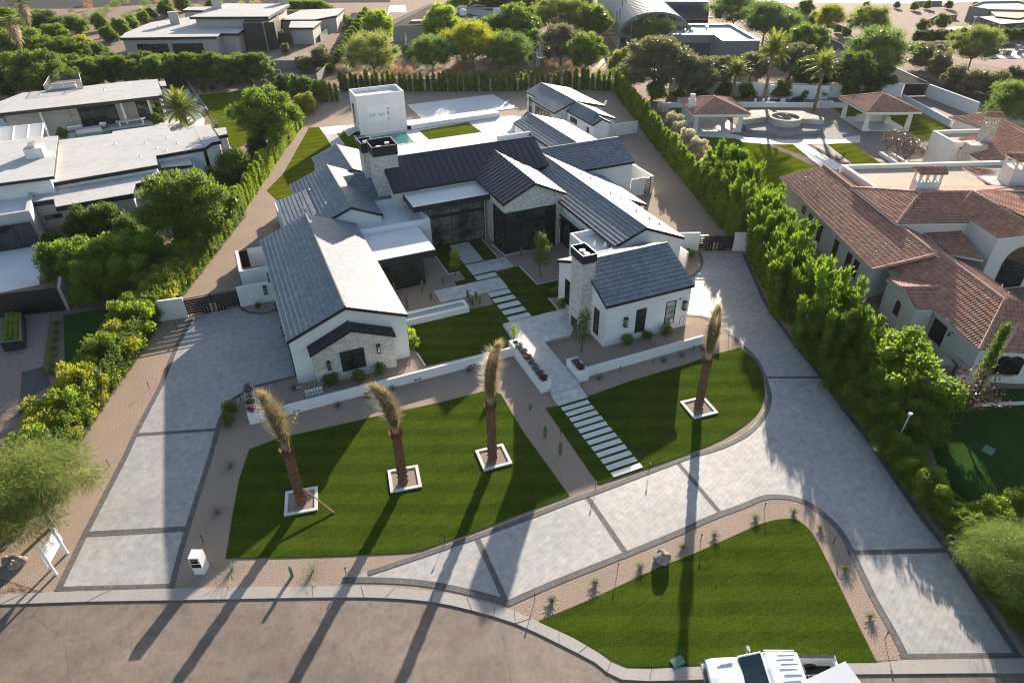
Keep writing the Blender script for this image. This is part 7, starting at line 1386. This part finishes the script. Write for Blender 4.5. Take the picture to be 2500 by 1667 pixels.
bm_.box(2.78, -.86, .45, 2.9, .86, 1.2).box(1.0, -.86, .55, 2.78, .86, .62).box(1.0, -.86, .62, 1.06, .86, 1.22); part(bm_, 'truck_bed', PW_)
part(MB().box(1.07, -.84, .625, 2.77, .84, .64).box(1.0, .87, 1.245, 2.85, .99, 1.27).box(1.0, -.99, 1.245, 2.85, -.87, 1.27), 'bed_liner', MT['fascia'])
def cabsec(x, w_, z): return [(x, -w_, 1.2), (x, -w_ + .06, (1.2 + z) / 2), (x, -w_ + .16, z - .05), (x, -w_ + .3, z), (x, 0, z + .03), (x, w_ - .3, z), (x, w_ - .16, z - .05), (x, w_ - .06, (1.2 + z) / 2), (x, w_, 1.2)]
part(loft([cabsec(-.62, .96, 1.80), cabsec(-.45, .97, 1.88), cabsec(.75, .97, 1.90), cabsec(.98, .96, 1.84)]), 'cab', PW_)
ws = MB(); ws.face([(-1.5, -.90, 1.235), (-1.5, .90, 1.235), (-.63, .78, 1.80), (-.63, -.78, 1.80)]); ws.face([(-1.5, -.90, 1.235), (-.63, -.78, 1.80), (-.63, -.93, 1.22)]); ws.face([(-1.5, .90, 1.235), (-.63, .93, 1.22), (-.63, .78, 1.80)]); part(ws, 'windscreen', MT['carglass'])
part(MB().tube([(-1.5, -.9, 1.24), (-.63, -.79, 1.82)], .045, 5).tube([(-1.5, .9, 1.24), (-.63, .79, 1.82)], .045, 5).tube([(-.63, -.79, 1.82), (-.63, .79, 1.82)], .03, 5), 'windscreen_pillar', PW_)
for s in (-1, 1):
    for x0, x1 in ((-.5, .15), (.25, .88)): part(MB().face([(x0, s * .975, 1.27), (x1, s * .975, 1.27), (x1, s * .86, 1.76), (x0, s * .86, 1.76)]), 'side_window', MT['carglass'])
    o = part(MB().box(-1.0, s * 1.0, 1.22, -.92, s * 1.12, 1.28), 'mirror_arm', MT['frame']); o2 = part(MB().box(-1.03, s * 1.12, 1.16, -.9, s * 1.34, 1.42), 'wing_mirror', MT['steel'])
    part(MB().box(-2.96, s * .66, .82, -2.86, s * .93, 1.0), 'headlight', MT['glassl']); part(MB().box(2.88, s * .84, .75, 2.93, s * .98, 1.15), 'tail_light', MT['brownrust'])
    for x in (-2.0, 1.85):
        w_ = MB(); Nn = 18; y0, y1 = s * .72, s * 1.015
        ring = lambda r, y: [(x + r * math.cos(6.2832 * k / Nn), y, .40 + r * math.sin(6.2832 * k / Nn)) for k in range(Nn)]
        Ra, Rb, Rc = ring(.40, y0), ring(.40, y1), ring(.24, y1)
        for k in range(Nn): j = (k + 1) % Nn; w_.face([Ra[k], Ra[j], Rb[j], Rb[k]]); w_.face([Rb[k], Rb[j], Rc[j], Rc[k]])
        wo = part(w_, 'wheel', MT['fascia']); ri = MB(); ri.face(ring(.24, s * .99)); rr = ri.build('rim', MT['steel'], loc=(0, 0, 0)); rr.parent = wo
part(MB().box(-3.0, -.6, .62, -2.95, .6, .98), 'grille', MT['frame']); part(MB().box(-3.05, -.95, .42, -2.9, .95, .6).box(2.9, -.9, .45, 3.02, .9, .6), 'bumper', MT['steel'])
ribs = MB()
for k in range(7): y = -.72 + k * .24; ribs.obox((.45 - .12 * (k % 2), y, 1.93), .75, .045, .02)
part(ribs, 'roof_rib', PW_); part(MB().tube([(-.5, .84, 1.88), (.85, .84, 1.88)], .03, 5).tube([(-.5, -.84, 1.88), (.85, -.84, 1.88)], .03, 5), 'roof_rail', PW_); part(MB().tube([(-2.5, .5, 1.16), (-2.2, .62, 1.21), (-1.8, .64, 1.23)], .03, 5).tube([(-2.5, -.5, 1.16), (-2.2, -.62, 1.21), (-1.8, -.64, 1.23)], .03, 5), 'bonnet_crease', PW_)
part(MB().obox((1.02, 0, 1.86), .06, .3, .05), 'brake_light', MT['brownrust'])
m = MB(); q = [Vector((17.15, 9.05, 1.33)), Vector((19.55, 8.85, 1.75)), Vector((19.35, 7.0, 1.75)), Vector((17.0, 6.9, 1.33))]; m.face(q); m.face([p - Vector((0, 0, .05)) for p in q][::-1])
for i in range(4): j = (i + 1) % 4; m.face([q[i] - Vector((0, 0, .05)), q[j] - Vector((0, 0, .05)), q[j], q[i]])
m.build('white_board', MT['whitepaint'], label='large white board laid across the rear of the pickup bed', cat='board')
ld = MB()
for k in range(5): ld.tube([(17.5 + k * .3, 9.55 - k * .13, .95), (17.4 + k * .3, 9.2 - k * .13, .95)], .02, 4)
ld.tube([(17.3, 9.6, .95), (19.0, 8.9, .95)], .03, 4); ld.tube([(17.2, 9.3, .95), (18.9, 8.6, .95)], .03, 4); ld.build('ladder', MT['steel'], label='aluminium ladder lying in the pickup bed', cat='ladder')
p = g('E6', 2060, 270, .5); cr_ = thing('parked_car', 'dark car parked beside the carport at the upper right', 'car', (p.x, p.y, 0)); MB().obox((p.x, p.y, .65), 4.5, 1.8, .7, -.4).build('body', MT['bluedark'], cr_); MB().obox((p.x, p.y, 1.2), 2.3, 1.6, .5, -.4).build('cabin', MT['carglass'], cr_)
for a, b in ((-1.4, -.8), (1.4, -.8), (-1.4, .8), (1.4, .8)): v = Matrix.Rotation(-.4, 3, 'Z') @ Vector((a, b, 0)); MB().obox((p.x + v.x, p.y + v.y, .33), .66, .2, .66, -.4).build('wheel', MT['fascia'], cr_)
# ================================================================= the air
hz = bpy.data.materials.new('haze_air'); hz.use_nodes = True; n = hz.node_tree.nodes; n.remove(n['Principled BSDF']); pv = n.new('ShaderNodeVolumePrincipled'); pv.inputs['Density'].default_value = .00006; pv.inputs['Color'].default_value = (.96, .97, 1.0, 1); pv.inputs['Anisotropy'].default_value = .3
hz.node_tree.links.new(pv.outputs[0], n['Material Output'].inputs['Volume']); MB().box(-1000, -90, -1, 1000, 1300, 34).build('haze', hz, kind='stuff', base=False)
